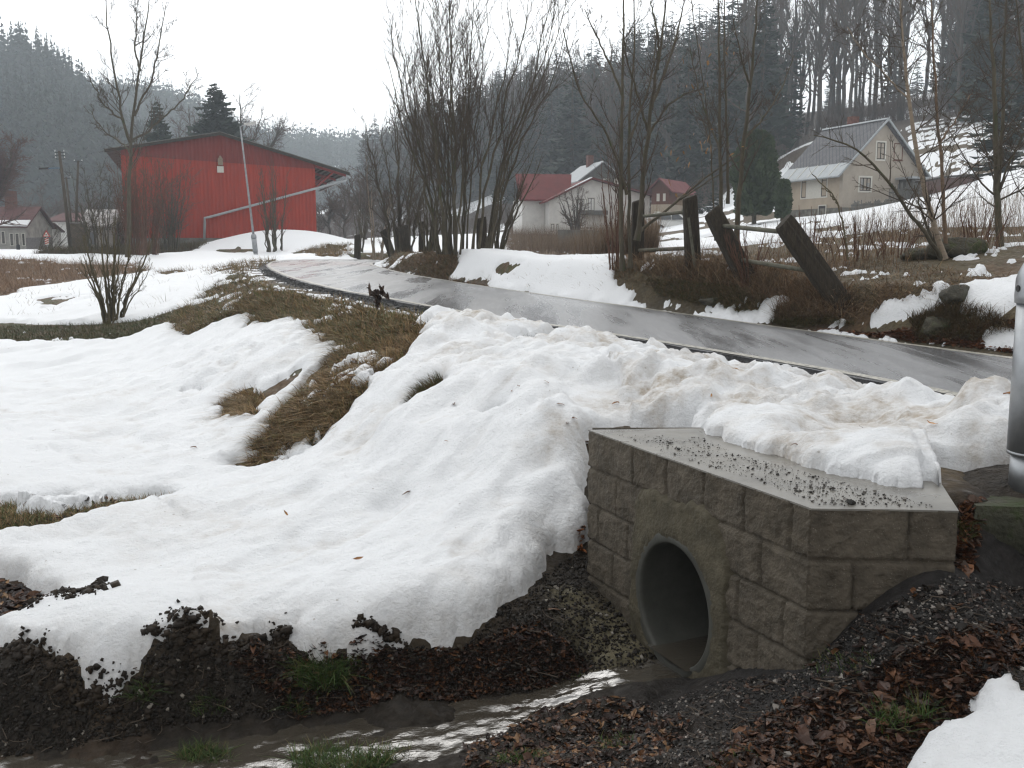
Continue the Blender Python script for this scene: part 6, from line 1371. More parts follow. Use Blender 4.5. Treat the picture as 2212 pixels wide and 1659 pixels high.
def sprout(P, r, k, t0, t1, ang, lf, rf, n, trop, wand, rng, lref=None, rmin=.002):
    N, m, _ = P.shape; idx = np.repeat(np.arange(N), k); M = len(idx)
    if M == 0: return np.zeros((0, n, 3)), np.zeros((0, n))
    t = rng.uniform(t0, t1, M); f = t*(m-1); i = np.minimum(f.astype(int), m-2); w = (f-i)[:, None]
    b = P[idx, i]*(1-w)+P[idx, i+1]*w; tg = nz_(P[idx, i+1]-P[idx, i]); rb = r[idx, i]*(1-w[:, 0])+r[idx, i+1]*w[:, 0]
    L = np.linalg.norm(np.diff(P, axis=1), axis=2).sum(1)[idx] if lref is None else np.full(M, lref)
    q = nz_(rng.normal(size=(M, 3))); ax = nz_(np.cross(tg, q)); an = (ang*rng.uniform(.65, 1.35, M))[:, None]
    d = tg*np.cos(an)+ax*np.sin(an); L = L*lf*(1-.55*t)*rng.uniform(.6, 1.25, M); st_ = (L/(n-1))[:, None]
    out = [b]
    for j in range(n-1):
        d = nz_(d+rng.normal(0, wand, (M, 3))+UP*trop); out.append(out[-1]+d*st_)
    R0 = np.maximum(rb*rf, rmin); tt = np.linspace(0, 1, n)[None]
    return np.stack(out, 1), np.maximum(R0[:, None]*(1-.8*tt), rmin*.6)
def stem_from(pts, n, r0, r1, rng, wob=.01):
    pts = np.array(pts, float); 
    for _ in range(2):
        Q = [pts[0]]
        for i in range(len(pts)-1): Q += [.75*pts[i]+.25*pts[i+1], .25*pts[i]+.75*pts[i+1]]
        pts = np.array(Q+[pts[-1]])
    s = np.r_[0, np.cumsum(np.linalg.norm(np.diff(pts, axis=0), axis=1))]; t = np.linspace(0, s[-1], n)
    P = np.stack([np.interp(t, s, pts[:, k]) for k in range(3)], -1); P[1:] += rng.normal(0, wob, (n-1, 3))
    tt = np.linspace(0, 1, n); r = r0*(1-tt)**.8+r1; r[0] *= 1.35
    return P, r
def tree_obj(name, org, stems, levels, rng, label, cat, group=None, tm=None, bm=None, stemname='trunk', sides=8):
    """stems: list of (P, r) in world space; levels: list of dicts for sprout"""
    o = empty(name, org, 0, label, cat, group); org = np.array(org, float)
    for (P, r) in stems: link(stemname, tubes_mesh(stemname, [((P-org)[None], r[None], sides)]), tm or m_bark, o)
    n = max(len(P) for P, r in stems); S = np.stack([P-org for P, r in stems]); Rr = np.stack([r for P, r in stems]); gr = []
    prev = [(S, Rr)]
    for lv in levels:
        lv = dict(lv); s = lv.pop('sides', 3); src = lv.pop('src', -1); P, r = prev[src]; q = sprout(P, r, rng=rng, **lv); prev.append(q); gr.append((q[0], q[1], s))
    link('branches', tubes_mesh('branches', gr), bm or m_twig, o); return o
def pxs(pts, Y, dY=0): return [at(x, y_, Y+dY*i/max(1, len(pts)-1)) for i, (x, y_) in enumerate(pts)]
rng = rs(77)
def lvl(k, t0, t1, ang, lf, rf, n, trop, wand, sides=3, **kw): return dict(k=k, t0=t0, t1=t1, ang=ang, lf=lf, rf=rf, n=n, trop=trop, wand=wand, sides=sides, **kw)
NP = 18
# the tall bare ash on the left
Y = 47
defs = [([(276,556),(279,450),(281,345),(283,306),(289,249),(303,153),(306,103),(318,50),(326,-40)], .13), ([(282,308),(270,285),(266,262),(253,191),(240,120),(230,38),(226,-30)], .075), ([(282,306),(300,296),(316,288),(350,255),(385,228),(429,160)], .06), ([(290,250),(304,215),(325,180),(340,120),(352,60),(360,0)], .055), ([(267,262),(240,240),(215,215),(196,170),(185,150)], .05), ([(281,330),(255,300),(225,285),(190,235)], .045),([(303,153),(290,100),(296,40),(288,-30)], .05)]
stems = [stem_from(pxs(p, Y, d), NP, r*.75, .010, rng, .03) for (p, r), d in zip(defs, (0, -1.5, 1.5, 1, -2, 2, 1))]
tree_obj('ash_tree', stems[0][0][0], stems, [lvl(15, .15, 1, R(45), .26, .4, 8, .10, .10, 4, rmin=.011), lvl(6, .15, 1, R(38), .5, .6, 6, .10, .12, 3, rmin=.009), lvl(4, .1, 1, R(35), .55, .7, 4, .08, .12, 3, rmin=.007)], rng, 'tall bare ash tree in front of the left end of the red hall', 'tree')
def shrub(name, cx, cy, Y, top, n, spread, r0, label, cat, tm, bm, lean=0, fan=1.0, k1=6, k2=4, depth=.35, group=None, topv=.15, levels=None, rb=.15, stemname='stem', sides=5, curve=.4):
    hh_ = hit(cx, cy, None, 6.0)[0]; Y = hh_[1] if abs(hh_[1]-Y) < .3*Y else Y; b = at(cx, cy, Y); H = at(cx, top, Y)[2]-b[2]; stems = []
    b[2] = zg(np.array([b[0]]), np.array([b[1]]))[0] if abs(zg(np.array([b[0]]), np.array([b[1]]))[0]-b[2]) < .6 else b[2]
    for i in range(n):
        a = rng.uniform(0, 2*np.pi); q = math.sqrt(rng.rand())*fan; dx = math.cos(a)*q*spread+lean; dy = math.sin(a)*q*spread*.8; h = H*rng.uniform(1-2*topv, 1+topv)*(1-.22*q*q)
        p0 = b+[math.cos(a)*q*rb, math.sin(a)*q*rb, -.05]; e = b+[dx, dy, h]; m1 = p0*(1-.35)+e*.35+np.array([-(dx)*.12, -dy*.12, 0])*curve*2
        stems.append(stem_from([p0, m1, p0*.3+e*.7+np.array([dx*.03, 0, 0]), e], 14, r0*rng.uniform(.55, 1.15), .004, rng, .012*H*.4))
    lv = levels or [lvl(k1, .2, .95, R(32), .30, .5, 7, .10, .09, 3, rmin=.004), lvl(k2, .15, .95, R(30), .5, .6, 5, .08, .10, 3, rmin=.003)]
    return tree_obj(name, b, stems, lv, rng, label, cat, group, tm, bm, stemname, sides)
# the willow clump in the middle
shrub('willow_clump', 1000, 545, 28, -90, 27, 2.6, .035, 'large many-stemmed bare willow clump on the bank across the road', 'tree', m_bark, m_twig, lean=.35, k1=17, k2=7, rb=.75, sides=6, topv=.12, levels=[lvl(18, .25, .97, R(27), .34, .38, 8, .08, .09, 4, rmin=.007), lvl(7, .15, .97, R(28), .45, .7, 5, .06, .09, 3, rmin=.0055)])
shrub('willow_clump', 1075, 545, 27, 320, 9, .9, .03, 'young bare willow leaning at the right side of the big clump', 'shrub', m_bark, m_twig, lean=.45, k1=8, k2=5)
shrub('alder_tree', 868, 543, 39, 170, 10, 1.5, .06, 'dense bare alder with upright stems left of the big willow', 'tree', m_bark, m_twig, k1=22, k2=9, rb=.4, levels=[lvl(24, .12, .97, R(33), .26, .42, 7, .08, .09, 3, rmin=.008), lvl(8, .15, .97, R(30), .5, .6, 5, .05, .1, 3, rmin=.006)])
shrub('birch_sapling', 812, 545, 44, 300, 4, .9, .05, 'slender pale birch left of the dense alder', 'tree', m_birch, m_twig, k1=20, k2=6, rb=.25, levels=[lvl(20, .2, .97, R(36), .22, .4, 7, .04, .1, 3, rmin=.007), lvl(7, .15, .97, R(30), .5, .6, 5, -.03, .1, 3, rmin=.005)])
shrub('shrub', 778, 546, 50, 400, 10, 1.0, .03, 'low brown bush at the last bend of the road', 'shrub', m_bark, m_twig)
shrub('shrub', 925, 545, 36, 330, 9, 1.1, .035, 'slim bare bush between the far fence posts and willow', 'shrub', m_bark, m_twig, k1=9, k2=6)
# cluster of young trees at the fence
Y = 18.4
stems = [stem_from(pxs(p, Y, d), NP, r*.85, .007, rng, .008) for p, r, d in (([(1345,585),(1342,480),(1341,340),(1345,200),(1347,90),(1347,-60)], .046, 0), ([(1362,580),(1358,420),(1357,300),(1362,200),(1372,110),(1368,-40)], .034, .6), ([(1354,420),(1330,330),(1300,270),(1255,210),(1235,140),(1215,60)], .02, -1), ([(1358,310),(1385,235),(1410,160),(1420,60)], .02, .8), ([(1346,210),(1322,150),(1290,80),(1262,20)], .02, .5))]
tree_obj('young_maple', stems[0][0][0], stems, [lvl(13, .15, .98, R(42), .26, .4, 8, .12, .09, 4, rmin=.0055), lvl(5, .2, 1, R(36), .5, .65, 6, .10, .1, 3, rmin=.0045), lvl(3, .2, 1, R(36), .5, .7, 4, .08, .1, 3, rmin=.004)], rng, 'slender twin-trunked bare tree left of the first fence post', 'tree')
shrub('sapling_shoots', 1325, 580, 18, 330, 11, .42, .016, 'thin reddish shoots at the foot of the twin-trunked tree', 'shrub', m_rtwig, m_rtwig, lean=-.12, k1=3, k2=2, rb=.2)
Y = 19
stems = [stem_from(pxs(p, Y, d), NP, r*.8, .008, rng, .01) for p, r, d in (([(1376,520),(1386,429),(1396,320),(1404,240),(1420,150),(1434,60),(1441,-40)], .055, 0), ([(1406,235),(1435,160),(1462,80),(1480,0)], .03, 1), ([(1400,280),(1375,200),(1352,120),(1345,60)], .022, -1), ([(1398,300),(1432,240),(1475,200),(1530,190)], .022, 0.5), ([(1420,150),(1424,80),(1404,0)], .025, .3))]
tree_obj('young_maple', stems[0][0][0], stems, [lvl(13, .15, .98, R(42), .26, .4, 8, .12, .09, 4, rmin=.0055), lvl(5, .2, 1, R(36), .5, .65, 6, .10, .1, 3, rmin=.0045), lvl(3, .2, 1, R(36), .5, .7, 4, .08, .1, 3, rmin=.004)], rng, 'bare tree leaning right from behind the first fence post', 'tree')
def clinging(tree, pts, n):      # a few orange leaves still hanging
    P = np.concatenate([rng.normal(0, .12, (n, 3))+at(x, y_, 18.6)-np.array(tree.location) for x, y_ in pts]); l_ = leaves('leaves', P, rng.uniform(.010, .018, len(P)), pick([(.30,.17,.07),(.22,.12,.05)], len(P), rng), rng, m_leaf, .8, 2.2, 2.5); l_.parent = tree
mp_ = [o for o in bpy.data.objects if o.name.startswith('young_maple') and o.type == 'EMPTY']
clinging(mp_[-1], [(1500,130),(1520,320),(1480,350),(1450,400),(1590,330),(1530,300),(1440,330),(1505,190),(1550,120)], 5)
# crossing dead pole
P, r = stem_from(pxs([(1376,505),(1440,455),(1520,385),(1600,330),(1640,300)], 19.5, 1), 12, .022, .008, rng, .006)
P2, r2 = stem_from(pxs([(1470,430),(1540,385),(1610,340)], 19.7, 1), 12, .014, .005, rng, .006)
tree_obj('fallen_sapling', P[0], [(P, r), (P2, r2)], [lvl(5, .3, 1, R(30), .2, .5, 5, .05, .1, 3, rmin=.004)], rng, 'long thin sapling leaning across behind the fence', 'sapling')
Y = 20.5
def T(name, label, defs, lv, tm=None, bm=None, Y=20, cat='tree', w=.009, group=None):
    stems = [stem_from(pxs(p, Y, d), NP, r*.7, .007, rng, w) for p, r, d in defs]; return tree_obj(name, stems[0][0][0], stems, lv, rng, label, cat, group, tm, bm)
LVY = [lvl(14, .2, .98, R(44), .20, .4, 8, .11, .09, 4, rmin=.0055), lvl(5, .2, 1, R(36), .5, .65, 6, .09, .1, 3, rmin=.0045), lvl(3, .2, 1, R(36), .5, .7, 4, .06, .1, 3, rmin=.004)]
T('young_maple', 'straight bare double-stemmed tree behind the second fence post', [([(1558,530),(1557,440),(1556,300),(1554,150),(1553,-50)], .055, 0), ([(1572,440),(1571,330),(1568,220),(1563,100),(1566,-40)], .035, .5), ([(1556,320),(1530,260),(1505,180),(1490,100)], .02, .6)], LVY, Y=20)
T('young_maple', 'thick bare trunk leaning slightly right over the leaning fence posts', [([(1590,525),(1594,450),(1602,360),(1614,260),(1626,130),(1640,-50)], .068, 0), ([(1608,300),(1650,255),(1690,190),(1715,120)], .022, 1), ([(1620,190),(1600,120),(1582,40)], .022, -.6)], LVY, Y=19.5)
T('sapling', 'very thin dark sapling left of the double-stemmed tree', [([(1545,520),(1541,421),(1534,300),(1522,200),(1505,90),(1490,-20)], .018, 0), ([(1537,320),(1520,260),(1498,230)], .012, .5)], LVY[:2], Y=21, cat='sapling')
LVB = [lvl(22, .12, .98, R(55), .34, .32, 10, .05, .07, 4, rmin=.0055), lvl(8, .15, 1, R(34), .42, .65, 6, .01, .1, 3, rmin=.0042), lvl(3, .2, 1, R(32), .5, .8, 4, -.03, .1, 3, rmin=.0036)]
T('birch', 'pale-barked birch growing from the mossy boulders on the right', [([(2040,560),(2024,500),(1993,402),(1977,325),(1970,260),(1962,191),(1950,115),(1945,40),(1944,-60)], .062, 0), ([(1962,215),(1920,170),(1870,120),(1830,60)], .011, -1)], LVB, m_birch, m_twig, 16.2)
T('birch', 'slimmer tan birch just right of the pale birch', [([(2046,560),(2040,480),(2035,383),(2031,306),(2022,250),(2021,191),(2014,90),(2010,-50)], .042, 0), ([(2030,310),(2070,250),(2100,200)], .016, .5)], LVB, m_tanbark, m_twig, 16.4)
T('birch', 'dark leaning birch stem crossing left in front of the cream house', [([(2034,560),(2010,520),(1960,455),(1925,400),(1880,345),(1830,310),(1760,290)], .042, -.6), ([(2034,560),(2005,500),(1985,440),(1975,400)], .035, .4)], [lvl(16, .2, .98, R(48), .28, .45, 8, .03, .09, 4, rmin=.005), lvl(5, .15, 1, R(34), .42, .55, 6, .0, .1, 3, rmin=.0035)], m_bark, m_twig, 16.2)
T('young_maple', 'sturdy bare twin-trunk tree at the right, its foot dark with moss', [([(2160,545),(2155,470),(2153,345),(2148,230),(2144,130),(2136,-60)], .085, 0), ([(2152,420),(2162,340),(2166,268),(2168,150),(2176,-60)], .05, .4), ([(2156,420),(2180,350),(2212,290),(2235,240)], .022, 0)], LVB, m_bark, m_twig, 17.5)
T('young_maple', 'bare tree partly outside the right edge of the picture', [([(2250,540),(2240,400),(2225,250),(2205,100),(2190,-50)], .06, 0)], LVB, m_bark, m_twig, 19)
shrub('shrub', 1620, 610, 15.5, 480, 12, .5, .010, 'wiry brown undergrowth between the two leaning posts', 'shrub', m_rtwig, m_rtwig, k1=4, k2=2)
for i, (x, y_, yt, Y_, lb) in enumerate([(1850,560,455,18,'rusty twiggy undergrowth below the cream house'), (1930,555,470,17,'rusty twiggy undergrowth left of the birch foot'), (1750,545,450,21,'sparse tall brown shoots in front of the cream house wall'), (2110,540,440,19,'wiry brown undergrowth between the birch and the mossy tree')]):
    shrub('shrub', x, y_, Y_, yt, 14, .7, .011, lb, 'shrub', m_rtwig, m_rtwig, k1=4, k2=3, rb=.4)
T('dry_stalk', 'tall dried umbel stalk in front of the cream house', [([(1832,560),(1820,470),(1800,420),(1775,400),(1755,372)], .010, 0), ([(1810,440),(1790,415),(1775,405)], .007, .1)], [lvl(6, .3, 1, R(50), .14, .5, 5, .05, .1, 3, rmin=.003)], m_oltwig, m_oltwig, 15.5, 'plant')
# left shrub in the field, thickets by the hall
shrub('shrub', 240, 697, 22.5, 470, 20, 1.0, .03, 'fan-shaped bare willow shrub in the snowy field', 'shrub', m_oltwig, m_oltwig, k1=6, k2=4, rb=.22, levels=[lvl(7, .2, .95, R(24), .32, .5, 6, .07, .07, 3, rmin=.006), lvl(4, .2, .95, R(25), .5, .6, 5, .05, .1, 3, rmin=.004)])
shrub('thicket', 305, 553, 50, 318, 34, 1.7, .035, 'tall rusty thicket in front of the red hall, at the ash foot', 'shrub', m_rtwig, m_rtwig, k1=8, k2=6, rb=.9, levels=[lvl(10, .15, .95, R(30), .26, .5, 6, .05, .1, 3, rmin=.010), lvl(7, .15, .95, R(32), .5, .6, 5, .04, .12, 3, rmin=.007)])
shrub('thicket', 365, 545, 55, 345, 22, 1.7, .05, 'dark rounded bush against the middle of the red hall', 'shrub', m_bark, m_twig, k1=8, k2=7, rb=.6, levels=[lvl(11, .2, .95, R(45), .30, .5, 6, .02, .12, 3, rmin=.011), lvl(8, .15, .95, R(38), .5, .6, 5, .02, .14, 3, rmin=.008)])
shrub('thicket', 225, 545, 56, 350, 20, 2.0, .05, 'grey-brown thicket left of the red hall', 'shrub', m_bark, m_twig, k1=8, k2=7, rb=1.0, levels=[lvl(11, .2, .95, R(42), .30, .5, 6, .02, .12, 3, rmin=.011), lvl(8, .15, .95, R(38), .5, .6, 5, .02, .14, 3, rmin=.008)])
shrub('shrub', 593, 545, 57, 330, 14, 1.0, .05, 'upright bare bush beside the leaning street lamp', 'shrub', m_bark, m_twig, k1=9, k2=6, rb=.5, levels=[lvl(9, .15, .95, R(24), .28, .5, 6, .06, .08, 3, rmin=.010), lvl(5, .15, .95, R(28), .5, .6, 5, .04, .1, 3, rmin=.007)])
shrub('shrub', 105, 530, 62, 470, 16, 1.3, .02, 'small brown bush by the warning sign', 'shrub', m_bark, m_twig, k1=6, k2=4, rb=.8, lean=1.0)
shrub('shrub', 1245, 515, 82, 400, 10, 2.3, .09, 'bare fruit tree in the garden of the white house', 'tree', m_gbark, m_gtwig, k1=9, k2=7, rb=.3, levels=[lvl(11, .2, .95, R(48), .32, .5, 6, .03, .14, 3, rmin=.014), lvl(8, .15, .95, R(40), .5, .6, 5, .02, .14, 3, rmin=.010)])
# dead weed standing at the near road edge
b = hit(815, 690)[0]; weed = empty('wilted_weed', b, 0, 'dark wilted weed with drooping leaves at the near road edge', 'plant'); ws_ = [np.array([[0,0,0],[.01,0,.14],[dx*.5,0,.28],[dx,.0,.36+dz],[dx+.04*s_,0,.30+dz]], float) for dx, dz, s_ in ((-.05,.02,-1),(.04,.05,1),(.10,-.03,1),(0,.0,-1))]
stw = [stem_from(p, 10, .006, .003, rng, .003) for p in ws_]; link('stems', tubes_mesh('stems', [(np.stack([p for p, r in stw]), np.stack([r for p, r in stw]), 4)]), m_dark, weed)
lp = np.concatenate([p[4:] for p, r in stw]); lp = lp+rng.normal(0, .015, lp.shape); lo_ = leaves('leaves', np.repeat(lp, 2, 0), np.full(len(lp)*2, .022), pick([(.035,.02,.015),(.05,.03,.02)], len(lp)*2, rng), rng, m_leaf, .9, 2.0, 1.6); lo_.parent = weed

# sticks and stems lying about
def sticks(name, label, polys, n, rng, L0=.10):
    PP = np.concatenate([fill('s', pl, n, rng) for pl in polys]); PP = PP[(inF(PP) < .02) & (poly_sd(PP[:, 0], PP[:, 1], FOOT) < -.05)]; N = len(PP); PP = setz(PP, .012)
    a = rng.uniform(0, np.pi, N); L = L0*rng.lognormal(0, .5, N); u = np.linspace(-.5, .5, 5); cv = rng.normal(0, .12, N)
    X = PP[:, None]+np.stack([np.cos(a)[:, None]*u*L[:, None]-np.sin(a)[:, None]*cv[:, None]*L[:, None]*u**2*4, np.sin(a)[:, None]*u*L[:, None]+np.cos(a)[:, None]*cv[:, None]*L[:, None]*u**2*4, rng.normal(0, .05, (N, 1))*u*L[:, None]], -1)
    X[..., 2] = np.maximum(X[..., 2], zg(X[..., 0], X[..., 1])+.003)
    return tag(link(name, tubes_mesh(name, [(X, np.full((N, 5), .0017)*rng.uniform(.6, 1.8, (N, 1)), 4)]), m_twig), label, kind='stuff')
sticks('fallen_sticks', 'thin sticks and dry stems scattered over mud and litter', [[(0,1480),(500,1440),(1000,1400),(1250,1300),(1300,1480),(900,1530),(300,1620),(0,1640)], [(1100,1640),(1700,1480),(2050,1260),(2212,1290),(2212,1380),(1990,1600),(1500,1700)]], 170, rng, .055)
# ---- conifers
def conifer_mesh(H, Rm, whorls, per, rng, seg=4, low=.1, droop=.35, hang=.0, dens=1.0):
    B = []; D = []; L = []
    for k in range(whorls):
        t = low+(1-low)*(k+rng.rand())/whorls; l = Rm*(1-t)**.75*rng.uniform(.8, 1.15)+.012*H
        n = per if t < .8 else max(4, per-2)
        for j in range(n): a = rng.rand()*2*np.pi; B.append((0, 0, min(.995, t+rng.uniform(-.02, .02))*H)); D.append(a); L.append(l*rng.uniform(.7, 1.15))
    B = np.array(B, float); D = np.array(D); L = np.array(L); N = len(L); u = np.linspace(0, 1, seg+1)
    x = L[:, None]*u; z = B[:, 2][:, None]-droop*L[:, None]*u+.28*L[:, None]*u**2.2+ .0
    wdt = L[:, None]*.24*np.sin(np.clip(u, .12, 1)*np.pi*.86)[None]*rng.uniform(.7, 1.4, (N, seg+1)); wdt[:, -1] *= .15
    ca, sa = np.cos(D)[:, None], np.sin(D)[:, None]
    C0 = np.stack([x*ca, x*sa, z], -1); side = np.stack([-sa+0*x, ca+0*x, 0*x], -1)
    dz_ = np.zeros_like(C0); dz_[..., 2] = -wdt*.55-hang
    Lp = C0+side*wdt[..., None]+dz_*rng.uniform(.5, 1.5, (N, seg+1, 1)); Rp = C0-side*wdt[..., None]+dz_*rng.uniform(.5, 1.5, (N, seg+1, 1))
    # jagged: side points slide outward along the branch
    V = np.stack([Lp, C0, Rp], 2); V[:, :, 0, :2] += (np.stack([ca, sa], -1)*rng.uniform(-.05, .12, (N, seg+1, 1))*L[:, None, None]); V[:, :, 2, :2] += (np.stack([ca, sa], -1)*rng.uniform(-.05, .12, (N, seg+1, 1))*L[:, None, None])
    g = []
    for s_ in range(seg):
        a = s_*3; b_ = (s_+1)*3
        g += [(a, a+1, b_+1), (a+1, a+2, b_+1), (b_, a+1, b_+1) if s_ % 1 == 0 else (a, a, a), (a+1, b_+2, b_+1)]
    g = np.array(g); T_ = (g[None]+(np.arange(N)*3*(seg+1))[:, None, None]).reshape(-1, 3)
    return npmesh('crown', V.reshape(-1, 3), T=T_)
def trunk_mesh(H, r): return tubes_mesh('trunk', [(np.array([[[0,0,-.8],[0,0,H*.3],[0,0,H*.65],[0,0,H*.98]]], float), np.array([[r*1.2, r*.85, r*.5, r*.1]]), 6)])
CON = [(conifer_mesh(1, .17, 34, 9, rng, 4, .10), trunk_mesh(1, .013)), (conifer_mesh(1, .14, 36, 8, rng, 4, .16), trunk_mesh(1, .012)), (conifer_mesh(1, .20, 30, 9, rng, 4, .06), trunk_mesh(1, .014))]
def place_tree(name, protos, i, loc, h, sx, rz, label, cat, group, mats, parts=('crown', 'trunk')):
    o = empty(name, loc, rz, label, cat, group); o.scale = (h*sx, h*sx, h)
    for me, mt, pn in zip(protos[i], mats, parts): link(pn, me, mt, o)
    return o
# hero spruces behind the hall
def hero(px, yb, ytop, Y, R_, label, wh=34, per=11):
    b = at(px, yb, Y); H = at(px, ytop, Y)[2]-b[2]; b[2] = zlook(b[0], b[1]); H = at(px, ytop, Y)[2]-b[2]
    o = empty('spruce', b, 0, label, 'tree'); link('crown', conifer_mesh(H, R_, wh, per, rng, 5, .12, .4, .05), m_needle, o); link('trunk', trunk_mesh(H, .2), m_bark, o)
hero(476, 530, 178, 108, 6.6, 'large dark spruce standing behind the ridge of the red hall', 60, 15); hero(353, 530, 218, 104, 4.0, 'smaller dark spruce behind the left roof slope of the hall', 50, 13)
def broad(px, yb, ytop, Y, spread, n, r0, label, tm=m_gbark, bm=m_gtwig, k1=13, k2=9, fork=.25, group=None, lv=None):
    b = at(px, yb, Y); b[2] = zlook(b[0], b[1]); H = at(px, ytop, Y)[2]-b[2]; stems = []
    stems.append(stem_from([b-[0,0,.3], b+[0, 0, H*.4], b+[0.2, 0, H*.75], b+[0, 0, H*.97]], NP, r0, .02, rng, .05))
    for k in range(n):
        a = 2*np.pi*k/n+rng.rand(); q = spread*rng.uniform(.6, 1); s_ = b+[0, 0, H*(fork+.25*rng.rand())]; e = b+[math.cos(a)*q, math.sin(a)*q, H*rng.uniform(.62, .93)]; stems.append(stem_from([s_, s_*.55+e*.45+[0, 0, -H*.02], e], NP, r0*.5, .015, rng, .05))
    return tree_obj('bare_tree', b, stems, lv or [lvl(int(k1*1.7), .2, .98, R(45), .36, .45, 7, .04, .13, 3, rmin=.024), lvl(int(k2*1.5), .15, 1, R(38), .48, .55, 5, .02, .14, 3, rmin=.018)], rng, label, 'tree', group, tm, bm, sides=6)
broad(528, 530, 188, 118, 6.5, 14, .34, 'round bare crown spreading behind the large spruce'); broad(420, 530, 225, 112, 4.5, 10, .24, 'bare crown between the two spruces behind the hall')
for i, (px, yt, Y_, sp) in enumerate([(712,395,120,3.0),(745,400,100,2.6),(790,350,90,2.8),(690,440,130,2.5),(735,430,140,3.2),(775,410,150,3.5),(830,400,110,3.0)]):
    broad(px, 532, yt, Y_, sp, 6, .16, 'misty grey bare tree in the stream hollow right of the red hall', k1=12, k2=9, group='misty bare trees in the hollow right of the hall')
for i, (px, yt, Y_, sp) in enumerate([(95,400,130,4),(140,415,140,4),(200,425,120,4),(60,405,150,4),(250,400,125,4),(180,400,160,5)]):
    broad(px, 532, yt, Y_, sp, 6, .2, 'grey misty bare tree in the hamlet on the left', k1=12, k2=9, group='misty bare trees behind the hamlet')
broad(-18, 500, 262, 84, 2.6, 12, .3, 'large reddish bare larch cut by the left edge', m_bark, m_larch, 20, 12, .08)
# dense evergreen column (arborvitae) and small conifers by the cream house
def column_mesh(H, Rm, n, rng, size, prof):
    t = rng.rand(n)**.85; a = rng.uniform(0, 2*np.pi, n); r = Rm*prof(t)*(.62+.42*rng.rand(n)**.5)*(1+.14*np.sin(a*3+t*9)+.10*np.sin(a*5-t*17))
    P = np.stack([r*np.cos(a), r*np.sin(a), t*H], -1); u = nz_(np.stack([np.cos(a), np.sin(a), 1.2+0*a], -1)+rng.normal(0, .35, (n, 3))); s = nz_(np.cross(u, rng.normal(size=(n, 3)))); sz = size*rng.uniform(.5, 1.5, (n, 1))
    V = np.stack([P-s*sz*.5, P+s*sz*.5, P+u*sz*1.6+s*sz*.3, P+u*sz*1.7-s*sz*.35], 1).reshape(-1, 3); return npmesh('foliage', V, Q=np.arange(n*4).reshape(-1, 4))
def thuja(px, yb, yt, Y, wpx, label, n=9000, sz=.15, name='arborvitae', mat=None):
    b = at(px, yb, Y); H = at(px, yt, Y)[2]-b[2]; o = empty(name, b, 0, label, 'shrub'); Rm = wpx/2*Y/FPX
    link('foliage', column_mesh(H, Rm, n, rng, sz, lambda t: np.sqrt(np.clip(1-((t-.42)/.60)**2, 0.03, 1))), mat or m_thuja, o); link('trunk', trunk_mesh(H*.9, .12), m_bark, o)
thuja(1629, 466, 292, 58, 80, 'dark oval arborvitae beside the cream house'); thuja(1690, 472, 392, 56, 28, 'narrow columnar conifer close to the cream house wall', 3500, .09)
for (px, yt, Y_, lb) in ((1505,400,84,'small dark conifer right of the chalet'),(1540,385,88,'taller dark conifer between chalet and arborvitae'),(1480,432,80,'low dark conifer beside the parked car')):
    b = at(px, 482, Y_); H = at(px, yt, Y_)[2]-b[2]; place_tree('small_conifer', CON, 2, b, H, 1.5, rng.rand()*6, lb, 'tree', None, (m_needle, m_bark))

# ---- forests: bare trees and spruces on the right-hand slope (each a thing)
def bare_proto(seed, H=1.0, lean=.02, fork=.35, nb=7, spread=.16):
    r = rs(seed); stems = [stem_from([[0,0,-.04],[lean,0,H*.4],[lean*.4,lean,H*.75],[0,lean,H]], 14, .0105, .0014, r, .003)]
    for k in range(nb):
        a = 2*np.pi*k/nb+r.rand(); s_ = np.array([lean*.5, 0, H*(fork+.4*r.rand())]); q = spread*r.uniform(.5, 1); e = np.array([math.cos(a)*q, math.sin(a)*q, min(H*.98, s_[2]+H*r.uniform(.25, .42))]); stems.append(stem_from([s_, s_*.6+e*.4-[0,0,.02], e], 14, .005, .001, r, .003))
    S = np.stack([p for p, q in stems]); Q_ = np.stack([q for p, q in stems])
    g = []; a1 = sprout(S, Q_, 12, .25, .98, R(40), .30, .45, 6, .06, .12, r, rmin=.0011); a2 = sprout(a1[0], a1[1], 6, .15, 1, R(36), .5, .6, 4, .04, .14, r, rmin=.0008)
    return (tubes_mesh('branches', [(a1[0], a1[1], 3), (a2[0], a2[1], 3)]), tubes_mesh('trunk', [(S, Q_, 5)]))
BARE_T = [bare_proto(900), bare_proto(901, fork=.45, nb=6, spread=.12), bare_proto(902, fork=.3, nb=9, spread=.2), bare_proto(903, lean=.04, fork=.5, nb=5, spread=.10)]
m_forest_spruce = m_needle
def scatter_forest(n, fn, seed, mind):
    r = rs(seed); out = []; tries = 0
    while len(out) < n and tries < 60000:
        tries += 1; px = r.uniform(780, 2420); Y = 92+(r.rand()**.8)*250; a, _ = ray(px, 500); x = float(a)*Y; z = float(zlook(x, Y)); sx_, sy_ = topx(x, Y, z)
        p = fn(sx_, sy_, Y, z, r)
        if p <= r.rand(): continue
        if any((x-q[0])**2+(Y-q[1])**2 < mind**2 for q in out): continue
        out.append((x, Y, z, sx_))
    return out
def inforest(px, py, Y, z):
    if z < 4.0: return False
    if 1640 < px < 1760 and Y < 116: return False                 # little snowfield left of the house
    if px > 1760 and py > 262+max(0, 2000-px)*.02 and Y < 112 and px < 2205: return False
    if px >= 2100 and Y < 100: return False
    return True
def f_spruce(px, py, Y, z, r):
    if not inforest(px, py, Y, z): return 0
    if px < 1660: return 1 if py < 452 else .3
    if px < 2060: return .05
    return .4
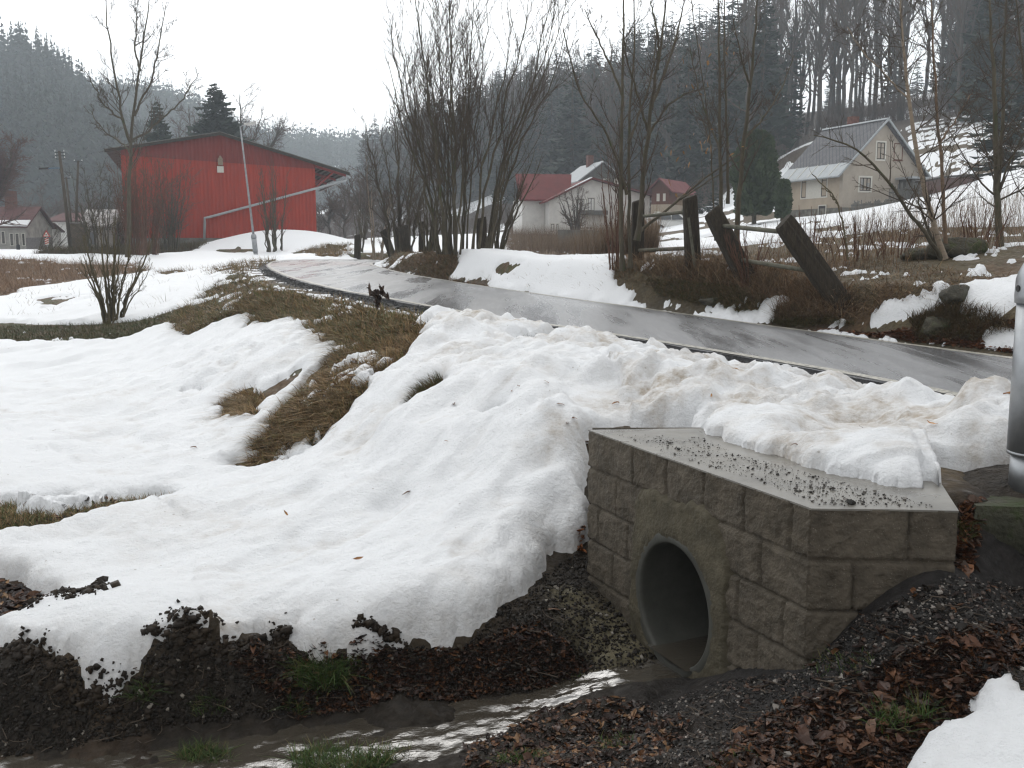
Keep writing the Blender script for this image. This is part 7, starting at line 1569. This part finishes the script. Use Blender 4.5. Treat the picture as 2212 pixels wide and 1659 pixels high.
def f_bare(px, py, Y, z, r):
    if not inforest(px, py, Y, z): return 0
    if px > 1690 and px < 2080 and Y > 168: return 0
    if px < 1660: return .35 if py > 330 else .12
    return 1
spr = scatter_forest(295, f_spruce, 41, 3.6); bar = scatter_forest(290, f_bare, 42, 3.0)
for i, (x, Y, z, px) in enumerate(spr):
    hh = rng.uniform(19, 27)*(1 if px < 1640 else .85); place_tree('spruce', CON, i % 3, (x, Y, z-.3), hh, rng.uniform(.85, 1.2), rng.rand()*6.28, 'dark spruce in the misty forest on the right-hand slope', 'tree', 'spruces in the forest on the right-hand slope', (m_needle, m_bark))
for i, (x, Y, z, px) in enumerate(bar):
    hh = rng.uniform(18, 26); place_tree('bare_tree', BARE_T, i % 4, (x, Y, z-.3), hh, rng.uniform(.9, 1.3), rng.rand()*6.28, 'tall leafless tree in the misty forest on the right-hand slope', 'tree', 'leafless trees in the forest on the right-hand slope', (m_gtwig, m_gbark), ('branches', 'trunk'))
# brown larch and dark conifer at the upper right
def bigcon(px, yb, yt, Y, sx, mat, lb, i=2):
    b = at(px, yb, Y); b[2] = zlook(b[0], b[1]); H = at(px, yt, Y)[2]-b[2]; place_tree('conifer', CON, i, b, H, sx, rng.rand()*6, lb, 'tree', None, (mat, m_bark))
bigcon(2150, 400, 150, 70, 1.5, m_needle, 'dark spruce by the end of the diamond-clad shed'); bigcon(2215, 400, -40, 80, 1.1, m_larch, 'brown larch at the upper right edge', 0); bigcon(2110, 300, -60, 112, 1.0, m_larch, 'tall brown larch above the snowy slope at the right', 1)
# undergrowth (bare shrubs) along the forest foot as one mass
def brush_mass(name, label, pts, mat, hgt, rng, k=9):
    N = len(pts); B = np.repeat(pts, k, 0)+rng.normal(0, 1, (N*k, 3))*[.9, .9, 0]; d = nz_(rng.normal(0, .35, (N*k, 3))+UP); H = hgt*rng.uniform(.5, 1.2, N*k); n = 5
    P = B[:, None]+d[:, None]*np.linspace(0, 1, n)[None, :, None]*H[:, None, None]+rng.normal(0, .06, (N*k, n, 3)); r_ = np.full((N*k, n), .018)*np.linspace(1.2, .5, n)
    q = sprout(P, r_, 5, .2, .95, R(35), .4, .7, 4, .05, .15, rng, rmin=.010); q2 = sprout(q[0], q[1], 3, .2, .95, R(35), .6, .8, 3, .05, .15, rng, rmin=.009)
    return tag(link(name, tubes_mesh(name, [(P, r_, 3), (q[0], q[1], 3), (q2[0], q2[1], 3)]), mat), label, kind='stuff')
pts = []
for (x0, x1, Y0, Y1, n) in ((1120, 1700, 108, 150, 170), (820, 1200, 120, 240, 130), (620, 860, 130, 260, 90), (-60, 300, 110, 200, 120), (1740, 2200, 118, 150, 130)):
    for _ in range(n):
        px = rng.uniform(x0, x1); Y = rng.uniform(Y0, Y1); a, _h2 = ray(px, 500); x = float(a)*Y; pts.append((x, Y, float(zlook(x, Y))))
brush_mass('brushwood', 'brown leafless brushwood at the foot of the misty slopes', np.array(pts), m_gtwig, 3.6, rng)
# ---- far woods: one mass each
def conmass(name, label, pts, hts, rng, mat, wh=11, per=6):
    N = len(pts); u = []; 
    tl = np.linspace(.06, .97, wh); M = wh*per
    t = np.repeat(tl, per)[None]+rng.uniform(-.03, .03, (N, M)); a = rng.uniform(0, 2*np.pi, (N, M)); l = (.19*(1-t)**.85+.012)*rng.uniform(.7, 1.2, (N, M))*hts[:, None]
    c, s = np.cos(a), np.sin(a); z = t*hts[:, None]; base = pts[:, None]+np.stack([0*z, 0*z, z+.02*hts[:, None]], -1)
    tip = pts[:, None]+np.stack([c*l, s*l, z-l*.28], -1); w = l*.42
    L_ = pts[:, None]+np.stack([c*l*.45-s*w, s*l*.45+c*w, z-l*.42], -1); R__ = pts[:, None]+np.stack([c*l*.45+s*w, s*l*.45-c*w, z-l*.42], -1)
    V = np.stack([base, L_, tip, R__], 2).reshape(-1, 3)
    return tag(link(name, npmesh(name, V, Q=np.arange(len(V)).reshape(-1, 4)), mat), label, kind='stuff')
def massfill(n, rngp, Yr, cond, h0, h1, sp=1.0):
    out = []; r = rng
    px = r.uniform(*rngp, n); Y = r.uniform(Yr[0]**.5, Yr[1]**.5, n)**2; a, _ = ray(px, px*0+500); x = a*Y; z = zlook(x, Y); sx_, sy_ = topx(x, Y, z); m = cond(sx_, sy_, Y, z); 
    P = np.stack([x, Y, z-.5], -1)[m]; return P, r.uniform(h0, h1, len(P))
P1, H1 = massfill(3600, (-330, 520), (215, 440), lambda x, y_, Y, z: (z > 8) & ~((np.abs(x-20) < 45) & (np.abs(y_-250) < 60) & (np.abs(x-20-(y_-250)*.8) < 22)), 15, 25)
conmass('spruce_wood', 'misty spruce wood covering the steep hill on the left', P1, H1, rng, m_needle)
P2, H2 = massfill(2600, (100, 720), (440, 640), lambda x, y_, Y, z: z > 14, 15, 24)
conmass('spruce_wood', 'paler misty wood on the second hill behind the hall', P2, H2, rng, m_needle, 8, 5)
P3, H3 = massfill(4200, (440, 1500), (480, 900), lambda x, y_, Y, z: z > 12, 16, 25)
conmass('spruce_wood', 'faint spruce wood on the farthest ridge', P3, H3, rng, m_needle, 7, 5)
P4, H4 = massfill(1500, (830, 2500), (200, 380), lambda x, y_, Y, z: (z > 12), 16, 22)
k4 = (P4[:, 1] > 235) & ((P4[:, 0]/P4[:, 1] < .25) | (P4[:, 0]/P4[:, 1] > .46))
conmass('spruce_wood', 'dark wood filling the upper right-hand slope', P4[k4], H4[k4], rng, m_needle, 9, 6)

# ------------------------------------------------------------------ haze
hb = MB().box(-820, 820, -12, 985, float(G.min())-1, float(GZ.max())+32); hz = hb.build('haze', None); tag(hz, 'thin damp winter haze filling the valley', kind='stuff')
hm = bpy.data.materials.new('haze'); hm.use_nodes = True; t = hm.node_tree; t.nodes.clear(); o_ = t.nodes.new('ShaderNodeOutputMaterial'); pv = t.nodes.new('ShaderNodeVolumePrincipled')
pv.inputs['Density'].default_value = .00082; pv.inputs['Color'].default_value = (.86,.94,1.0,1); pv.inputs['Anisotropy'].default_value = .2; t.links.new(pv.outputs[0], o_.inputs['Volume']); hz.data.materials.append(hm)
